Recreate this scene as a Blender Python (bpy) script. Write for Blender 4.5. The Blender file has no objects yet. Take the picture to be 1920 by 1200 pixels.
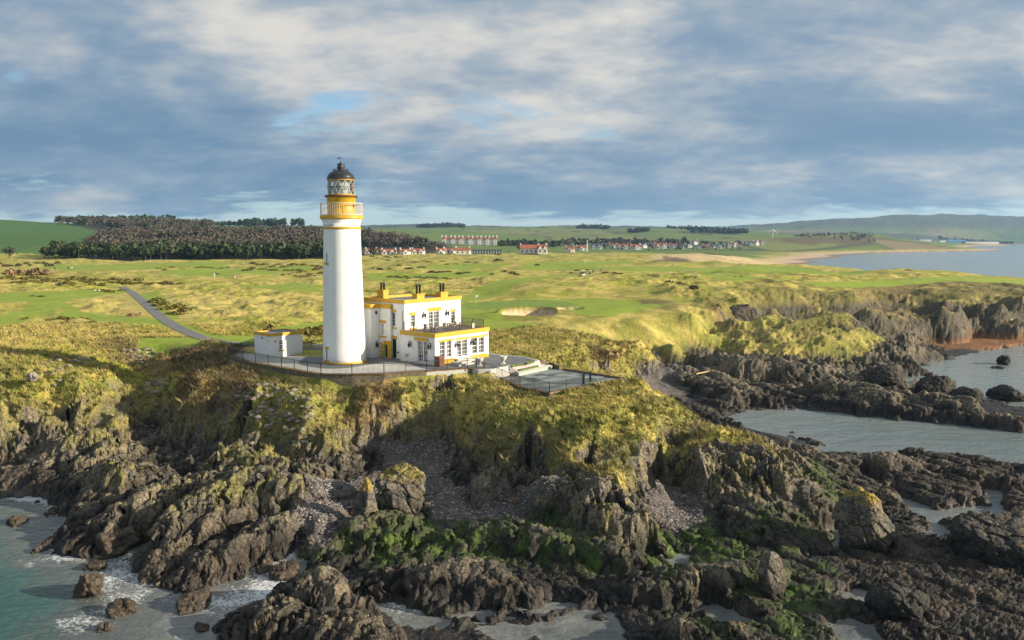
import bpy, bmesh, math, random
import numpy as np
from mathutils import Vector, Matrix
random.seed(7)
rng = np.random.default_rng(11)
R = math.radians
scene = bpy.context.scene
COL = scene.collection

# ------------------------------------------------------------------ camera
FPX, HC, TH = 1500.0, 24.1, math.atan(152 / 1500)
cam_d = bpy.data.cameras.new('camera')
cam_d.sensor_width = 36.0
cam_d.lens = 36.0 * FPX / 1920
cam_d.clip_start = 1.0
cam_d.clip_end = 40000
cam = bpy.data.objects.new('camera', cam_d)
cam.location = (0, 0, HC)
cam.rotation_euler = (math.pi / 2 - TH, 0, 0)
COL.objects.link(cam)
scene.camera = cam

# ------------------------------------------------------------------ light and sky
SUN_EL = R(17)
SUN_DIR = Vector((0.982, -0.185, 0)).normalized()            # horizontal direction towards the sun
sd = bpy.data.lights.new('sun', 'SUN')
sd.energy = 5.0
sd.angle = R(0.6)
sd.color = (1.0, 0.87, 0.68)
so = bpy.data.objects.new('sun', sd)
to_sun = Vector((SUN_DIR.x * math.cos(SUN_EL), SUN_DIR.y * math.cos(SUN_EL), math.sin(SUN_EL)))
so.rotation_euler = to_sun.to_track_quat('Z', 'Y').to_euler()
so.location = (60, -20, 60)
COL.objects.link(so)

scene.view_settings.view_transform = 'Standard'
scene.view_settings.look = 'None'
scene.view_settings.gamma = 1.0
scene.view_settings.use_curve_mapping = False
scene.view_settings.exposure = 0.86
scene.cycles.max_bounces = 5
scene.cycles.diffuse_bounces = 2
scene.cycles.glossy_bounces = 3
scene.cycles.transmission_bounces = 4
scene.cycles.volume_bounces = 0
scene.cycles.transparent_max_bounces = 6
scene.cycles.caustics_reflective = False
scene.cycles.caustics_refractive = False
scene.cycles.use_denoising = True


class NT:
    """tiny helper for node trees"""
    def __init__(s, tree):
        s.t = tree
        s.n = tree.nodes
        s.l = tree.links

    def node(s, typ, **kw):
        n = s.n.new(typ)
        for k, v in kw.items():
            setattr(n, k, v)
        return n

    def put(s, sock, v):
        if isinstance(v, bpy.types.NodeSocket):
            s.l.new(v, sock)
        elif v is not None:
            if sock.type == 'RGBA' and len(v) == 3:
                v = (*v, 1)
            sock.default_value = v

    def math(s, op, a, b=None, c=None, clamp=False):
        n = s.node('ShaderNodeMath', operation=op, use_clamp=clamp)
        s.put(n.inputs[0], a)
        if b is not None: s.put(n.inputs[1], b)
        if c is not None: s.put(n.inputs[2], c)
        return n.outputs[0]

    def mix(s, f, a, b, mode='MIX'):
        n = s.node('ShaderNodeMix', data_type='RGBA', blend_type=mode)
        s.put(n.inputs[0], f); s.put(n.inputs[6], a); s.put(n.inputs[7], b)
        return n.outputs[2]

    def noise(s, vec, scale, detail=4, rough=0.55, dist=0.0, out=0):
        n = s.node('ShaderNodeTexNoise')
        s.put(n.inputs['Vector'], vec)
        n.inputs['Scale'].default_value = scale
        n.inputs['Detail'].default_value = detail
        n.inputs['Roughness'].default_value = rough
        n.inputs['Distortion'].default_value = dist
        return n.outputs[out]

    def ramp(s, f, a, b, c=0.0, d=1.0, smooth=True):
        n = s.node('ShaderNodeMapRange')
        if smooth: n.interpolation_type = 'SMOOTHSTEP'
        s.put(n.inputs[0], f)
        for i, v in enumerate((a, b, c, d)):
            s.put(n.inputs[i + 1], v)
        return n.outputs[0]

    def cramp(s, f, stops):
        n = s.node('ShaderNodeValToRGB')
        e = n.color_ramp.elements
        while len(e) < len(stops): e.new(0.5)
        for el, (p, c) in zip(e, stops):
            el.position = p
            el.color = (*c, 1) if len(c) == 3 else c
        s.put(n.inputs[0], f)
        return n.outputs[0]

    def vmul(s, v, k):
        n = s.node('ShaderNodeVectorMath', operation='MULTIPLY')
        s.put(n.inputs[0], v); n.inputs[1].default_value = k
        return n.outputs[0]


world = bpy.data.worlds.new('World')
scene.world = world
world.use_nodes = True
w = NT(world.node_tree)
w.n.clear()
tc = w.node('ShaderNodeTexCoord')
sep = w.node('ShaderNodeSeparateXYZ')
w.l.new(tc.outputs['Generated'], sep.inputs[0])
dz = w.math('MAXIMUM', sep.outputs[2], 0.0)
den = w.math('ADD', dz, 0.24)
u_ = w.math('DIVIDE', sep.outputs[0], den)
v_ = w.math('DIVIDE', sep.outputs[1], den)
cmb = w.node('ShaderNodeCombineXYZ')
w.put(cmb.inputs[0], u_); w.put(cmb.inputs[1], v_); cmb.inputs[2].default_value = 3.7
P = cmb.outputs[0]
sky = w.node('ShaderNodeTexSky', sky_type='NISHITA')
sky.sun_disc = False
sky.sun_elevation = SUN_EL
sky.sun_rotation = math.atan2(SUN_DIR.x, SUN_DIR.y)
sky.altitude = 20
sky.air_density = 1.0
sky.dust_density = 0.6
bg_sky = w.node('ShaderNodeBackground'); bg_sky.inputs[1].default_value = 0.11
w.l.new(sky.outputs[0], bg_sky.inputs[0])
# cloud sheet: broad masses, ragged mid-size clumps, thin streaks
n1 = w.noise(w.vmul(P, (0.75, 0.85, 1)), 1.1, 4, 0.50, 0.25)
n2 = w.noise(w.vmul(P, (0.75, 1.05, 1)), 3.4, 5, 0.55, 0.30)
n3 = w.noise(w.vmul(P, (0.75, 1.7, 1)), 9.5, 5, 0.60, 0.25)
dens = w.math('ADD', w.math('MULTIPLY', n1, 0.58), w.math('ADD', w.math('MULTIPLY', n2, 0.40), w.math('MULTIPLY', n3, 0.14)))
# cover thins out towards the horizon
cov = w.ramp(dz, 0.010, 0.055, -0.085, 0.125)
dens = w.math('ADD', dens, cov)
mask = w.ramp(dens, 0.50, 0.60)
# tone inside the cloud: thick = grey-blue base, thin rims and bellies = warm white
t1 = w.noise(w.vmul(P, (0.80, 1.00, 1)), 1.5, 5, 0.52, 0.35)
t2 = w.noise(w.vmul(P, (0.90, 1.05, 1)), 5.0, 5, 0.58, 0.25)
t3 = w.noise(w.vmul(P, (0.75, 1.3, 1)), 13.0, 4, 0.6, 0.2)
tone = w.math('ADD', w.math('MULTIPLY', t1, 0.64), w.math('ADD', w.math('MULTIPLY', t2, 0.28), w.math('MULTIPLY', t3, 0.08)))
tone = w.ramp(tone, 0.35, 0.70)
side = w.ramp(sep.outputs[0], -0.7, 0.7, -0.06, 0.12)
up = w.ramp(dz, 0.04, 0.26, -0.08, 0.10)
tone = w.math('ADD', tone, w.math('ADD', side, up), clamp=True)
ccol = w.cramp(tone, [(0.0, (0.085, 0.148, 0.225)), (0.35, (0.145, 0.198, 0.262)), (0.62, (0.235, 0.264, 0.293)), (1.0, (0.415, 0.395, 0.365))])
bg_c = w.node('ShaderNodeBackground'); bg_c.inputs[1].default_value = 1.0
w.l.new(ccol, bg_c.inputs[0])
# clear air behind the clouds: nishita plus its pale turquoise band at the horizon
bandc = w.cramp(dz, [(0.0, (0.40, 0.47, 0.45)), (0.05, (0.26, 0.41, 0.46)), (0.20, (0.10, 0.22, 0.38)), (1.0, (0.06, 0.14, 0.30))])
bg_b = w.node('ShaderNodeBackground'); bg_b.inputs[1].default_value = 1.0
w.l.new(bandc, bg_b.inputs[0])
ms0 = w.node('ShaderNodeMixShader'); ms0.inputs[0].default_value = 0.75
w.l.new(bg_sky.outputs[0], ms0.inputs[1]); w.l.new(bg_b.outputs[0], ms0.inputs[2])
ms = w.node('ShaderNodeMixShader')
w.l.new(mask, ms.inputs[0]); w.l.new(ms0.outputs[0], ms.inputs[1]); w.l.new(bg_c.outputs[0], ms.inputs[2])
wo = w.node('ShaderNodeOutputWorld')
w.l.new(ms.outputs[0], wo.inputs[0])
world.cycles.sampling_method = 'MANUAL'
world.cycles.sample_map_resolution = 512

# ------------------------------------------------------------------ pixel <-> world (only used to survey positions off the photograph)
def G(px, py, z):
    """ground point seen at photo pixel (px, py) if it lies at height z"""
    x = (px - 960) / FPX
    v = (py - 600) / FPX
    dy = math.cos(TH) - v * math.sin(TH)
    dzz = -math.sin(TH) - v * math.cos(TH)
    t = (z - HC) / dzz
    return (x * t, dy * t)

def GY(px, Y, z):
    d = Y * math.cos(TH) + (HC - z) * math.sin(TH)
    return ((px - 960) / FPX * d, Y)

def ZS(py, Y):
    """height of a point seen at row py at distance Y"""
    dep = TH + math.atan((py - 600) / FPX)
    return HC - Y * math.tan(dep)

# ------------------------------------------------------------------ numpy noise
def _h(ix, iy, seed):
    h = (ix.astype(np.int64) * 374761393 + iy.astype(np.int64) * 668265263 + seed * 1442695041) & 0xffffffff
    h = ((h ^ (h >> 13)) * 1274126177) & 0xffffffff
    h = ((h ^ (h >> 15)) * 2246822519) & 0xffffffff
    return ((h ^ (h >> 16)) & 0xffffff).astype(np.float32) / np.float32(0xffffff)

def pn(x, y, seed=0):
    """gradient noise, about -1..1"""
    fx = np.floor(x); fy = np.floor(y)
    dx = (x - fx).astype(np.float32); dy = (y - fy).astype(np.float32)
    ux = dx * dx * dx * (dx * (dx * 6 - 15) + 10); uy = dy * dy * dy * (dy * (dy * 6 - 15) + 10)
    def g(ox, oy):
        a = _h(fx + ox, fy + oy, seed) * np.float32(6.2831853)
        return np.cos(a) * (dx - ox) + np.sin(a) * (dy - oy)
    a = g(0, 0); b = g(1, 0); c = g(0, 1); d = g(1, 1)
    r = a + (b - a) * ux
    r2 = c + (d - c) * ux
    return (r + (r2 - r) * uy) * 1.5

def fbm(x, y, seed=0, oct=4, gain=0.5, lac=2.03):
    s = 0; a = 1.0; f = 1.0; t = 0
    for i in range(oct):
        s = s + a * pn(x * f + 17.3 * i, y * f - 9.1 * i, seed + i)
        t += a; a *= gain; f *= lac
    return s / t

def ridged(x, y, seed=0, oct=4, gain=0.5):
    s = 0; a = 1.0; f = 1.0; t = 0
    for i in range(oct):
        s = s + a * (1 - np.abs(pn(x * f + 31.7 * i, y * f + 7.7 * i, seed + i)) * 1.6)
        t += a; a *= gain; f *= 2.1
    return s / t

def cell(x, y, seed=0, jit=0.95):
    """cellular noise: F1, F2-F1, random value of the cell"""
    fx = np.floor(x); fy = np.floor(y)
    F1 = np.full(x.shape, 9.0, np.float32); F2 = F1.copy(); V = np.zeros(x.shape, np.float32)
    for oy in (-1, 0, 1):
        for ox in (-1, 0, 1):
            cx = fx + ox; cy = fy + oy
            px = cx + 0.5 + (_h(cx, cy, seed) - 0.5) * jit
            py = cy + 0.5 + (_h(cx, cy, seed + 5) - 0.5) * jit
            d = np.sqrt((px - x) ** 2 + (py - y) ** 2).astype(np.float32)
            m = d < F1
            F2 = np.where(m, F1, np.minimum(F2, d))
            V = np.where(m, _h(cx, cy, seed + 9), V)
            F1 = np.where(m, d, F1)
    return F1, F2 - F1, V

def sstep(x, a, b):
    t = np.clip((x - a) / (b - a), 0, 1)
    return t * t * (3 - 2 * t)

def lerp(a, b, t):
    return a + (b - a) * t

# ------------------------------------------------------------------ mesh helpers
def new_mesh(name, verts, faces):
    me = bpy.data.meshes.new(name)
    me.from_pydata(verts, [], faces)
    me.update()
    return me

def np_mesh(name, V, F, smooth=True):
    """V (n,3) float, F (m,4) or (m,3) int"""
    me = bpy.data.meshes.new(name)
    k = F.shape[1]
    me.vertices.add(len(V)); me.vertices.foreach_set('co', np.ascontiguousarray(V, np.float32).ravel())
    me.loops.add(F.size); me.loops.foreach_set('vertex_index', np.ascontiguousarray(F, np.int32).ravel())
    me.polygons.add(len(F)); me.polygons.foreach_set('loop_start', np.arange(0, F.size, k, dtype=np.int32))
    me.polygons.foreach_set('loop_total', np.full(len(F), k, np.int32))
    me.update(calc_edges=True)
    me.polygons.foreach_set('use_smooth', np.full(len(F), smooth, bool))
    return me

def link(name, me, mat=None, parent=None, label=None, cat=None, group=None, kind=None):
    o = bpy.data.objects.new(name, me)
    COL.objects.link(o)
    if mat is not None and me is not None and len(me.materials) == 0:
        me.materials.append(mat)
    if parent is not None: o.parent = parent
    if label: o['label'] = label
    if cat: o['category'] = cat
    if group: o['group'] = group
    if kind: o['kind'] = kind
    return o

def thing(name, loc, label, cat, group=None, rz=0.0):
    o = link(name, None, label=label, cat=cat, group=group)
    o.location = loc
    o.rotation_euler = (0, 0, rz)
    o.empty_display_size = 0.3
    return o

def copy_tree(o, parent=None):
    c = o.copy(); COL.objects.link(c)
    if parent is not None: c.parent = parent
    for ch in list(o.children): copy_tree(ch, c)
    return c

class MB:
    """collects simple solids into one mesh"""
    def __init__(s):
        s.v = []; s.f = []; s.mi = []; s.cur = 0
    def add(s, vs, fs):
        b = len(s.v); s.v += [tuple(v) for v in vs]
        for f in fs:
            s.f.append([b + i for i in f]); s.mi.append(s.cur)
    def box(s, x0, x1, y0, y1, z0, z1):
        s.add([(x0, y0, z0), (x1, y0, z0), (x1, y1, z0), (x0, y1, z0), (x0, y0, z1), (x1, y0, z1), (x1, y1, z1), (x0, y1, z1)],
              [(0, 3, 2, 1), (4, 5, 6, 7), (0, 1, 5, 4), (1, 2, 6, 5), (2, 3, 7, 6), (3, 0, 4, 7)])
    def bar(s, p, q, w, h=None, n=4):
        """prism between two points"""
        p = Vector(p); q = Vector(q); d = (q - p)
        if d.length < 1e-6: return
        d.normalize(); h = h or w
        up = Vector((0, 0, 1)) if abs(d.z) < 0.9 else Vector((1, 0, 0))
        a = d.cross(up).normalized(); b = a.cross(d).normalized()
        vs = []
        for e in (p, q):
            for i in range(n):
                t = 2 * math.pi * (i + 0.5) / n
                k = 1 / math.cos(math.pi / n) if n == 4 else 1
                vs.append(e + a * (math.cos(t) * w / 2 * k) + b * (math.sin(t) * h / 2 * k))
        fs = [(i, (i + 1) % n, n + (i + 1) % n, n + i) for i in range(n)] + [tuple(range(n))[::-1], tuple(range(n, 2 * n))]
        s.add(vs, fs)
    def lathe(s, prof, n=24, c=(0, 0), cap=True, a0=0.0, a1=2 * math.pi):
        full = abs(a1 - a0 - 2 * math.pi) < 1e-6
        m = n if full else n + 1
        vs = []
        for r, z in prof:
            for i in range(m):
                t = a0 + (a1 - a0) * i / n
                vs.append((c[0] + r * math.cos(t), c[1] + r * math.sin(t), z))
        fs = []
        for k in range(len(prof) - 1):
            for i in range(n):
                j = (i + 1) % m if full else i + 1
                fs.append((k * m + i, k * m + j, (k + 1) * m + j, (k + 1) * m + i))
        if cap and full:
            if prof[0][0] > 1e-4: fs.append(tuple(range(m))[::-1])
            if prof[-1][0] > 1e-4: fs.append(tuple(range((len(prof) - 1) * m, len(prof) * m)))
        s.add(vs, fs)
    def quad(s, a, b, c, d): s.add([a, b, c, d], [(0, 1, 2, 3)])
    def xf(s, M, start=0):
        for i in range(start, len(s.v)):
            s.v[i] = tuple(M @ Vector(s.v[i]))
    def build(s, name, mat, parent=None, smooth=False, **kw):
        me = new_mesh(name, s.v, s.f)
        mats = mat if isinstance(mat, (list, tuple)) else [mat]
        for m in mats: me.materials.append(m)
        for p, i in zip(me.polygons, s.mi): p.material_index = i
        if smooth: me.polygons.foreach_set('use_smooth', [True] * len(me.polygons))
        return link(name, me, None, parent, **kw)

def bevel(o, w=0.02, seg=2):
    m = o.modifiers.new('bevel', 'BEVEL'); m.width = w; m.segments = seg; m.limit_method = 'ANGLE'; m.angle_limit = R(40)
    return o

# ------------------------------------------------------------------ plain materials
def mat(name, col, rough=0.7, metal=0.0, spec=0.4, var=0.12, vscale=1.5, bump=0.0, bscale=20, dirt=None, dirt_amt=0.3, coord='Object'):
    m = bpy.data.materials.new(name); m.use_nodes = True
    t = NT(m.node_tree); b = m.node_tree.nodes['Principled BSDF']
    tcn = t.node('ShaderNodeTexCoord'); v = tcn.outputs[coord]
    n = t.noise(v, vscale, 5, 0.6)
    f = t.ramp(n, 0.3, 0.7, 1 - var, 1 + var)
    c = t.mix(1.0, col, f, 'MULTIPLY')
    if dirt is not None:
        n2 = t.noise(v, vscale * 0.7, 6, 0.7, 0.4)
        c = t.mix(t.ramp(n2, 0.48, 0.75, 0, dirt_amt), c, dirt)
    t.put(b.inputs['Base Color'], c)
    b.inputs['Roughness'].default_value = rough
    b.inputs['Metallic'].default_value = metal
    b.inputs['Specular IOR Level'].default_value = spec
    if bump:
        bn = t.node('ShaderNodeBump'); bn.inputs['Strength'].default_value = bump; bn.inputs['Distance'].default_value = 0.02
        t.put(bn.inputs['Height'], t.noise(v, bscale, 4, 0.6)); t.l.new(bn.outputs[0], b.inputs['Normal'])
    return m
# ================================================================== TERRAIN
# surveyed heights: photo column -> list of (row, height)
NEAR = {
 0: [(1200,-3),(1000,-2),(935,-.6),(905,.7),(865,1.4),(838,1.8),(810,3.4),(745,7.4),(700,8.4),(662,9.3),(640,9.8),(600,9.6),(560,10),(530,10.2)],
 60:[(1200,-3),(1000,-1.6),(950,-.4),(900,1.0),(850,1.8),(815,3.4),(735,7.8),(690,8.8),(655,9.4),(630,10),(600,9.6),(560,10)],
 110:[(1200,-3),(1060,-1.2),(1010,.6),(960,1.1),(900,1.5),(845,2.6),(800,3.2),(770,5.0),(705,8.0),(672,8.9),(650,9.3),(620,9.8),(590,9.6),(550,10)],
 150:[(1200,-2),(1080,-.9),(1000,1),(930,1.4),(870,2.2),(810,3.6),(760,5.2),(710,7.0),(672,8.6),(650,8.8),(630,9.8),(590,9.6),(545,10)],
 200:[(1200,-1),(1060,-.8),(1000,.8),(960,1.6),(920,2),(870,2.0),(830,3.0),(790,4.4),(740,6.6),(695,8.0),(665,8.4),(640,9.4),(615,10),(570,9.8)],
 250:[(1200,-.8),(1080,-.6),(1010,.9),(950,2.0),(900,2.0),(860,1.6),(820,2.4),(770,4.4),(725,6.0),(690,7.0),(668,8.2),(645,9.4),(615,9.8),(580,9.8)],
 300:[(1200,-.5),(1080,-.5),(1040,.5),(1000,1.6),(950,2.0),(900,1.5),(850,1.3),(810,1.8),(760,4.2),(710,5.8),(680,7.4),(658,9.3),(640,9.6),(600,9.7),(560,10)],
 350:[(1200,-.5),(1080,.1),(1000,1.8),(950,2.4),(900,2.3),(850,1.4),(820,2.6),(760,5.6),(720,7.2),(690,7.7),(665,8.6),(645,9.5),(620,9.6)],
 400:[(1200,-.5),(1110,.2),(1000,1.6),(940,2.2),(890,2.4),(850,1.6),(815,4.0),(740,7.2),(700,7.9),(680,8.5),(655,9.2),(640,9.4),(600,9.8),(550,10)],
 450:[(1200,.4),(1130,-.4),(1050,.5),(980,1.5),(900,2.3),(868,1.8),(835,4.0),(780,5.6),(730,7.6),(700,8.3),(684,8.9),(660,9.3),(640,9.4)],
 500:[(1200,.6),(1140,.4),(1080,-.3),(1040,.6),(980,1.5),(900,2.2),(870,1.9),(840,3.9),(790,5.0),(728,7.9),(706,8.3),(660,9.3),(640,9.5),(600,9.8)],
 560:[(1200,.7),(1120,.5),(1060,.3),(1000,1.2),(920,1.8),(890,1.6),(850,3.9),(800,5.0),(740,7.8),(714,8.2),(640,9.6)],
 610:[(1200,.8),(1120,.6),(1050,.7),(980,.9),(920,1.2),(890,1.3),(860,3.2),(812,5.0),(750,7.3),(718,8.1)],
 660:[(1200,.3),(1120,.6),(1000,.9),(950,1),(900,1.3),(872,1.8),(842,3.4),(800,4.6),(755,6.8),(735,7.6),(720,8.4)],
 700:[(1200,.2),(1100,.8),(1000,.9),(940,1),(900,1.3),(870,1.8),(840,2.5),(806,4.1),(780,5.4),(755,6.7),(735,7.7),(719,8.45)],
 760:[(1200,0),(1100,.8),(1000,.8),(940,.8),(900,1.2),(870,1.7),(838,2.4),(806,4.0),(780,5.3),(755,6.6),(735,7.6),(718,8.45)],
 830:[(1200,-.1),(1100,.8),(1000,.8),(940,.8),(900,1.1),(870,1.7),(840,2.2),(815,3.3),(800,4.1),(770,5.6),(740,7.25),(712,8.5)],
 870:[(1200,.4),(1000,.8),(940,.8),(910,1),(880,1.5),(845,3.8),(790,5.2),(750,6.8),(708,8.2)],
 900:[(1200,.3),(1100,.8),(1000,.9),(950,1),(908,1.3),(880,3.2),(832,5.1),(780,6.3),(740,7.5),(714,8.3)],
 950:[(1200,.2),(1100,.8),(1000,.9),(950,1.1),(915,1.5),(885,3.6),(845,5.2),(790,6.4),(750,7.5),(728,8.1)],
 1000:[(1200,-.1),(1100,.8),(1000,.9),(960,1.1),(925,1.6),(895,3.4),(855,5.0),(800,6.3),(760,7.5),(738,8.1)],
 1050:[(1200,.0),(1100,.8),(1000,1.1),(950,2.4),(905,3.6),(860,5.0),(800,6.5),(760,7.6),(740,8.1)],
 1100:[(1200,.0),(1100,.8),(1020,1.2),(965,3.0),(915,4.0),(860,5.3),(800,6.7),(760,7.6),(728,8.3)],
 1150:[(1200,.1),(1100,.8),(1030,1.1),(985,2.6),(930,3.8),(880,5.0),(820,6.3),(760,7.6),(716,8.5)],
 1200:[(1200,.6),(1100,.7),(1035,.7),(1000,1.0),(930,2.6),(880,4.9),(820,6.3),(760,7.5),(712,8.5)],
 1235:[(1200,.6),(1100,.6),(1000,.9),(935,1.2),(890,3.8),(845,5.3),(790,6.3),(745,7.2)],
 1265:[(1200,.7),(1100,.6),(1000,.9),(950,1.0),(905,1.4),(870,2.2),(828,5.1),(790,6.0),(775,6.4)],
 1300:[(1200,.6),(1100,.7),(1000,.9),(960,1.1),(915,2.4),(870,4.4),(825,5.3),(792,5.9)],
 1350:[(1200,.5),(1100,.8),(1010,.9),(960,1.6),(900,3.4),(850,4.7),(815,5.2)],
 1400:[(1200,.5),(1100,.8),(1010,.9),(970,1.8),(900,3.4),(840,4.4),(822,4.3)],
 1450:[(1200,.5),(1100,.8),(1010,.9),(980,1.6),(900,3.2),(850,3.9),(838,3.4)],
 1500:[(1200,.5),(1100,.8),(1000,.8),(970,1.2),(900,2.4),(868,2.6),(845,1.8)],
 1560:[(1200,.5),(1100,.7),(1000,.5),(960,.8),(900,1.3),(870,1.5),(856,1.0)],
 1650:[(1200,.5),(1100,.7),(1000,.7),(920,.8),(880,1.2),(860,1.1)],
 1750:[(1200,.6),(1100,.8),(1000,.8),(920,.8),(890,1.1),(868,1.1)],
 1850:[(1200,.6),(1100,.8),(1000,.9),(920,.8),(900,.9),(885,.9)],
 1920:[(1200,.6),(1100,.8),(1000,.9),(920,.8),(900,.7)],
}
# behind the headland and the far shore
MID = [
 (1180,700,3.0),(1230,720,1.4),(1230,745,1.2),(1290,760,.9),(1330,775,.7),
 (1150,690,4.0),(1200,690,2.0),(1250,700,1.3),(1300,705,1.4),(1380,720,1.2),(1450,740,1.0),(1550,760,.8),(1700,775,.6),(1850,790,.5),
 (1110,672,7.0),(1150,655,7.4),(1200,665,5.4),(1250,668,4.2),(1300,668,3.0),(1340,660,3.2),(1290,680,1.6),
 (940,655,9.0),(1000,662,8.9),(1060,658,8.6),(1100,650,8.5),(1000,640,9.2),(1100,630,9.2),(1200,640,7.2),(1260,645,6.0),(1330,640,4.4),(1290,615,8.0),(1340,625,6.0),
 (1380,650,2.4),(1420,640,1.8),(1500,650,1.6),(1600,650,1.4),(1700,660,1.0),(1780,670,.7),
 (1360,610,7.0),(1375,590,9.2),(1200,600,9.4),(1100,600,9.6),(1000,610,9.5),(900,620,9.4),(1300,590,9.6),
 (1400,608,6.0),(1420,595,8.6),(1460,622,2.8),(1450,590,9.0),(1450,570,10.3),(1500,632,2.2),(1510,600,7.0),(1540,574,10.2),(1560,628,2.4),(1580,600,6.4),(1590,578,10),
 (1620,612,3.0),(1640,590,7.6),(1625,572,9.6),(1680,614,2.2),(1700,600,6.0),(1690,572,8.6),(1690,556,9.9),(1750,619,1.4),(1760,603,4.6),(1770,570,9.2),(1770,552,10.3),(1800,560,9.9),(1860,610,2.6),(1850,588,6.0),(1840,556,10),
 (1890,602,4.4),(1880,560,9.6),(1920,612,2.6),(1915,590,6.0),(1920,553,10),(2100,618,1.5),(2100,590,6),(2100,556,10),(2300,625,1.5),(2300,556,10),
 (1820,634,.7),(1760,633,.8),(1800,626,1.0),(1850,640,.5),(1900,645,.4),(1750,645,.5),(1860,622,1.1),(1920,628,.8),(1980,630,.8),(2050,632,.8),(1740,626,1.2),
 (1450,555,10.4),(1600,553,10.2),(1750,545,10.2),(1900,542,10.2),(1920,532,10.2),
 (900,555,10),(1000,550,11),(1060,560,10),(1150,548,11),(1250,550,11.2),(1300,560,10.5),(1260,532,13.5),(1120,526,13.4),(1000,533,12.6),(940,543,11.3),(1330,535,12.4),(1200,570,10),(1000,575,9.8),(900,585,9.7),
 (1350,575,10.4),(1390,560,10.9),(1100,515,11),(1300,515,11.5),(1400,510,11.5),
 (600,600,9.6),(500,600,9.8),(400,600,9.6),(700,600,9.5),(800,600,9.6),(400,560,10),(600,560,10.4),(800,550,10.4),(200,560,10),(500,530,10.8),(700,525,10.8),(100,530,10.2),(300,530,10),
 (560,640,9.4),(650,650,9.2),(750,640,9.3),(900,660,9.3),
]
MIDY = [  # column, distance, height
 (1180,104,4.2),(1230,104,1.2),(1130,104,5.5),(1060,104,7.0),(1280,95,1.5),(1330,90,1.5),(1380,88,1.2),(1430,88,.8),(1480,88,.2),(1180,125,3.0),
 (-400,60,-3),(-400,80,.5),(-400,92,8.5),(-400,120,9.8),(-400,200,10),(-400,330,10.5),(-100,60,-3),(-100,76,.7),(-100,86,5),(-100,100,9),(-100,150,9.7),
 (1000,45,.2),(2300,50,.8),(2300,70,.8),(2300,85,.5),(2300,110,-1.5),(2300,160,-2),
 (0,330,10.5),(300,330,10.5),(600,330,11),(800,330,11),(1000,330,11),(1200,330,11.5),(1400,330,10.5),(1550,330,9.8),(1700,342,10.6),(1830,305,10.4),(1920,276,10.6),(2100,250,10.6),(2300,240,10.4),
 (1920,310,2),(1920,350,-2),(1830,345,3),(1750,380,3),(1750,440,-2),(1600,400,9.5),(1500,420,10.2),(1500,500,3),(1480,560,.6),(1550,470,2),(1600,520,-2),(1400,520,10.0),(1300,500,10.8),
 (2300,300,-2),(2300,600,-3),(2300,3000,-3),(2100,280,-2),(1920,600,-3),(1700,700,-3),(1560,700,-2),(1600,1000,-2),(1750,1500,-2),(1850,2500,-3),(2000,2500,-3),(2000,1200,-3),
 (-400,600,11),(0,520,10.5),(300,520,10),(600,600,11),(800,600,11),(1000,600,12),(1200,620,12),(1350,600,11),(1420,650,5),(1440,745,1.2),(1465,900,1.0),(1520,1180,1.4),(1620,1380,1.2),(1780,2240,1.2),(1850,3900,2),(1940,4000,2),(2200,4200,2),
 (1380,640,10),(1400,720,8),(1420,860,6),(1460,1060,5),(1540,1330,5),(1700,1900,4),(1760,2600,6),(1850,4600,16),
 (0,760,14),(300,760,14),(600,800,14),(800,800,12),(1000,850,12),(1200,900,10),(1350,900,9),
]
def sky_pt(px, py, Y): return (px, Y, ZS(py, Y))
FAR = [sky_pt(*p) for p in [
 (-500,411,1500),(-200,409,1500),(0,411,1500),(60,413,1500),(130,419,1500),(200,421,1500),(300,421,1500),(400,425,1500),(500,423,1600),(610,421,1700),(680,428,1700),
 (0,436,1050),(60,437,1050),(150,436,1050),(300,436,1050),(400,437,1050),(500,436,1050),(600,434,1100),(680,438,1100),(760,447,1100),(-300,436,1050),
 (0,462,750),(60,462,750),(150,462,760),(300,456,780),(400,455,780),(500,455,780),(600,455,800),(700,460,850),
 (-300,440,2600),(200,440,2600),(500,440,2600),
 (700,437,2300),(760,434,2400),(850,433,2500),(950,436,2400),(1050,434,2500),(1150,432,2500),(1200,428,2600),(1280,431,2600),(1350,434,2600),
 (820,457,1260),(880,458,1230),(950,458,1230),(760,463,1100),(1000,466,1100),(1060,468,1150),(1100,458,1500),(1200,452,1700),(1300,454,1600),
 (1400,448,1700),(1380,440,2300),(1450,451,1900),
 (680,426,4600),(740,422,4600),(820,419,4600),(870,425,4600),(960,428,4600),(1060,424,4600),(1120,423,4600),(1200,426,4600),(1280,427,4600),(1340,430,4700),
 (1380,429,5600),(1450,421,5700),(1530,414,5800),(1600,409,5900),(1700,403,6000),(1760,402,6000),(1820,402,6000),(1870,405,6000),(1920,407,6000),(2100,409,6000),(2400,412,6000),(2700,430,6000),
 (1450,439,4200),(1600,436,4200),(1750,440,4300),(1920,446,4600),(2300,446,4800),
 (1500,441,2600),(1600,440,2500),(1650,441,2400),(1720,449,2700),(1560,438,1750),(1640,437,1750),(1660,446,1700),(1480,446,1500),(1690,455,2100),(1750,455,2800),(1520,452,1480),
]] 
FAR += [(px, 9500, 60) for px in (-900,-400,0,400,800,1200,1600,2000,2600)] + [(px, 9500, 30) for px in (3000,)]
FAR += [(-900,1500,60),(-900,700,14),(-900,330,10),(-900,120,9),(-900,75,0),(-900,50,-3),(2800,250,-2),(2800,100,-1),(2800,60,.5),(2800,4000,2)]

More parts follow.
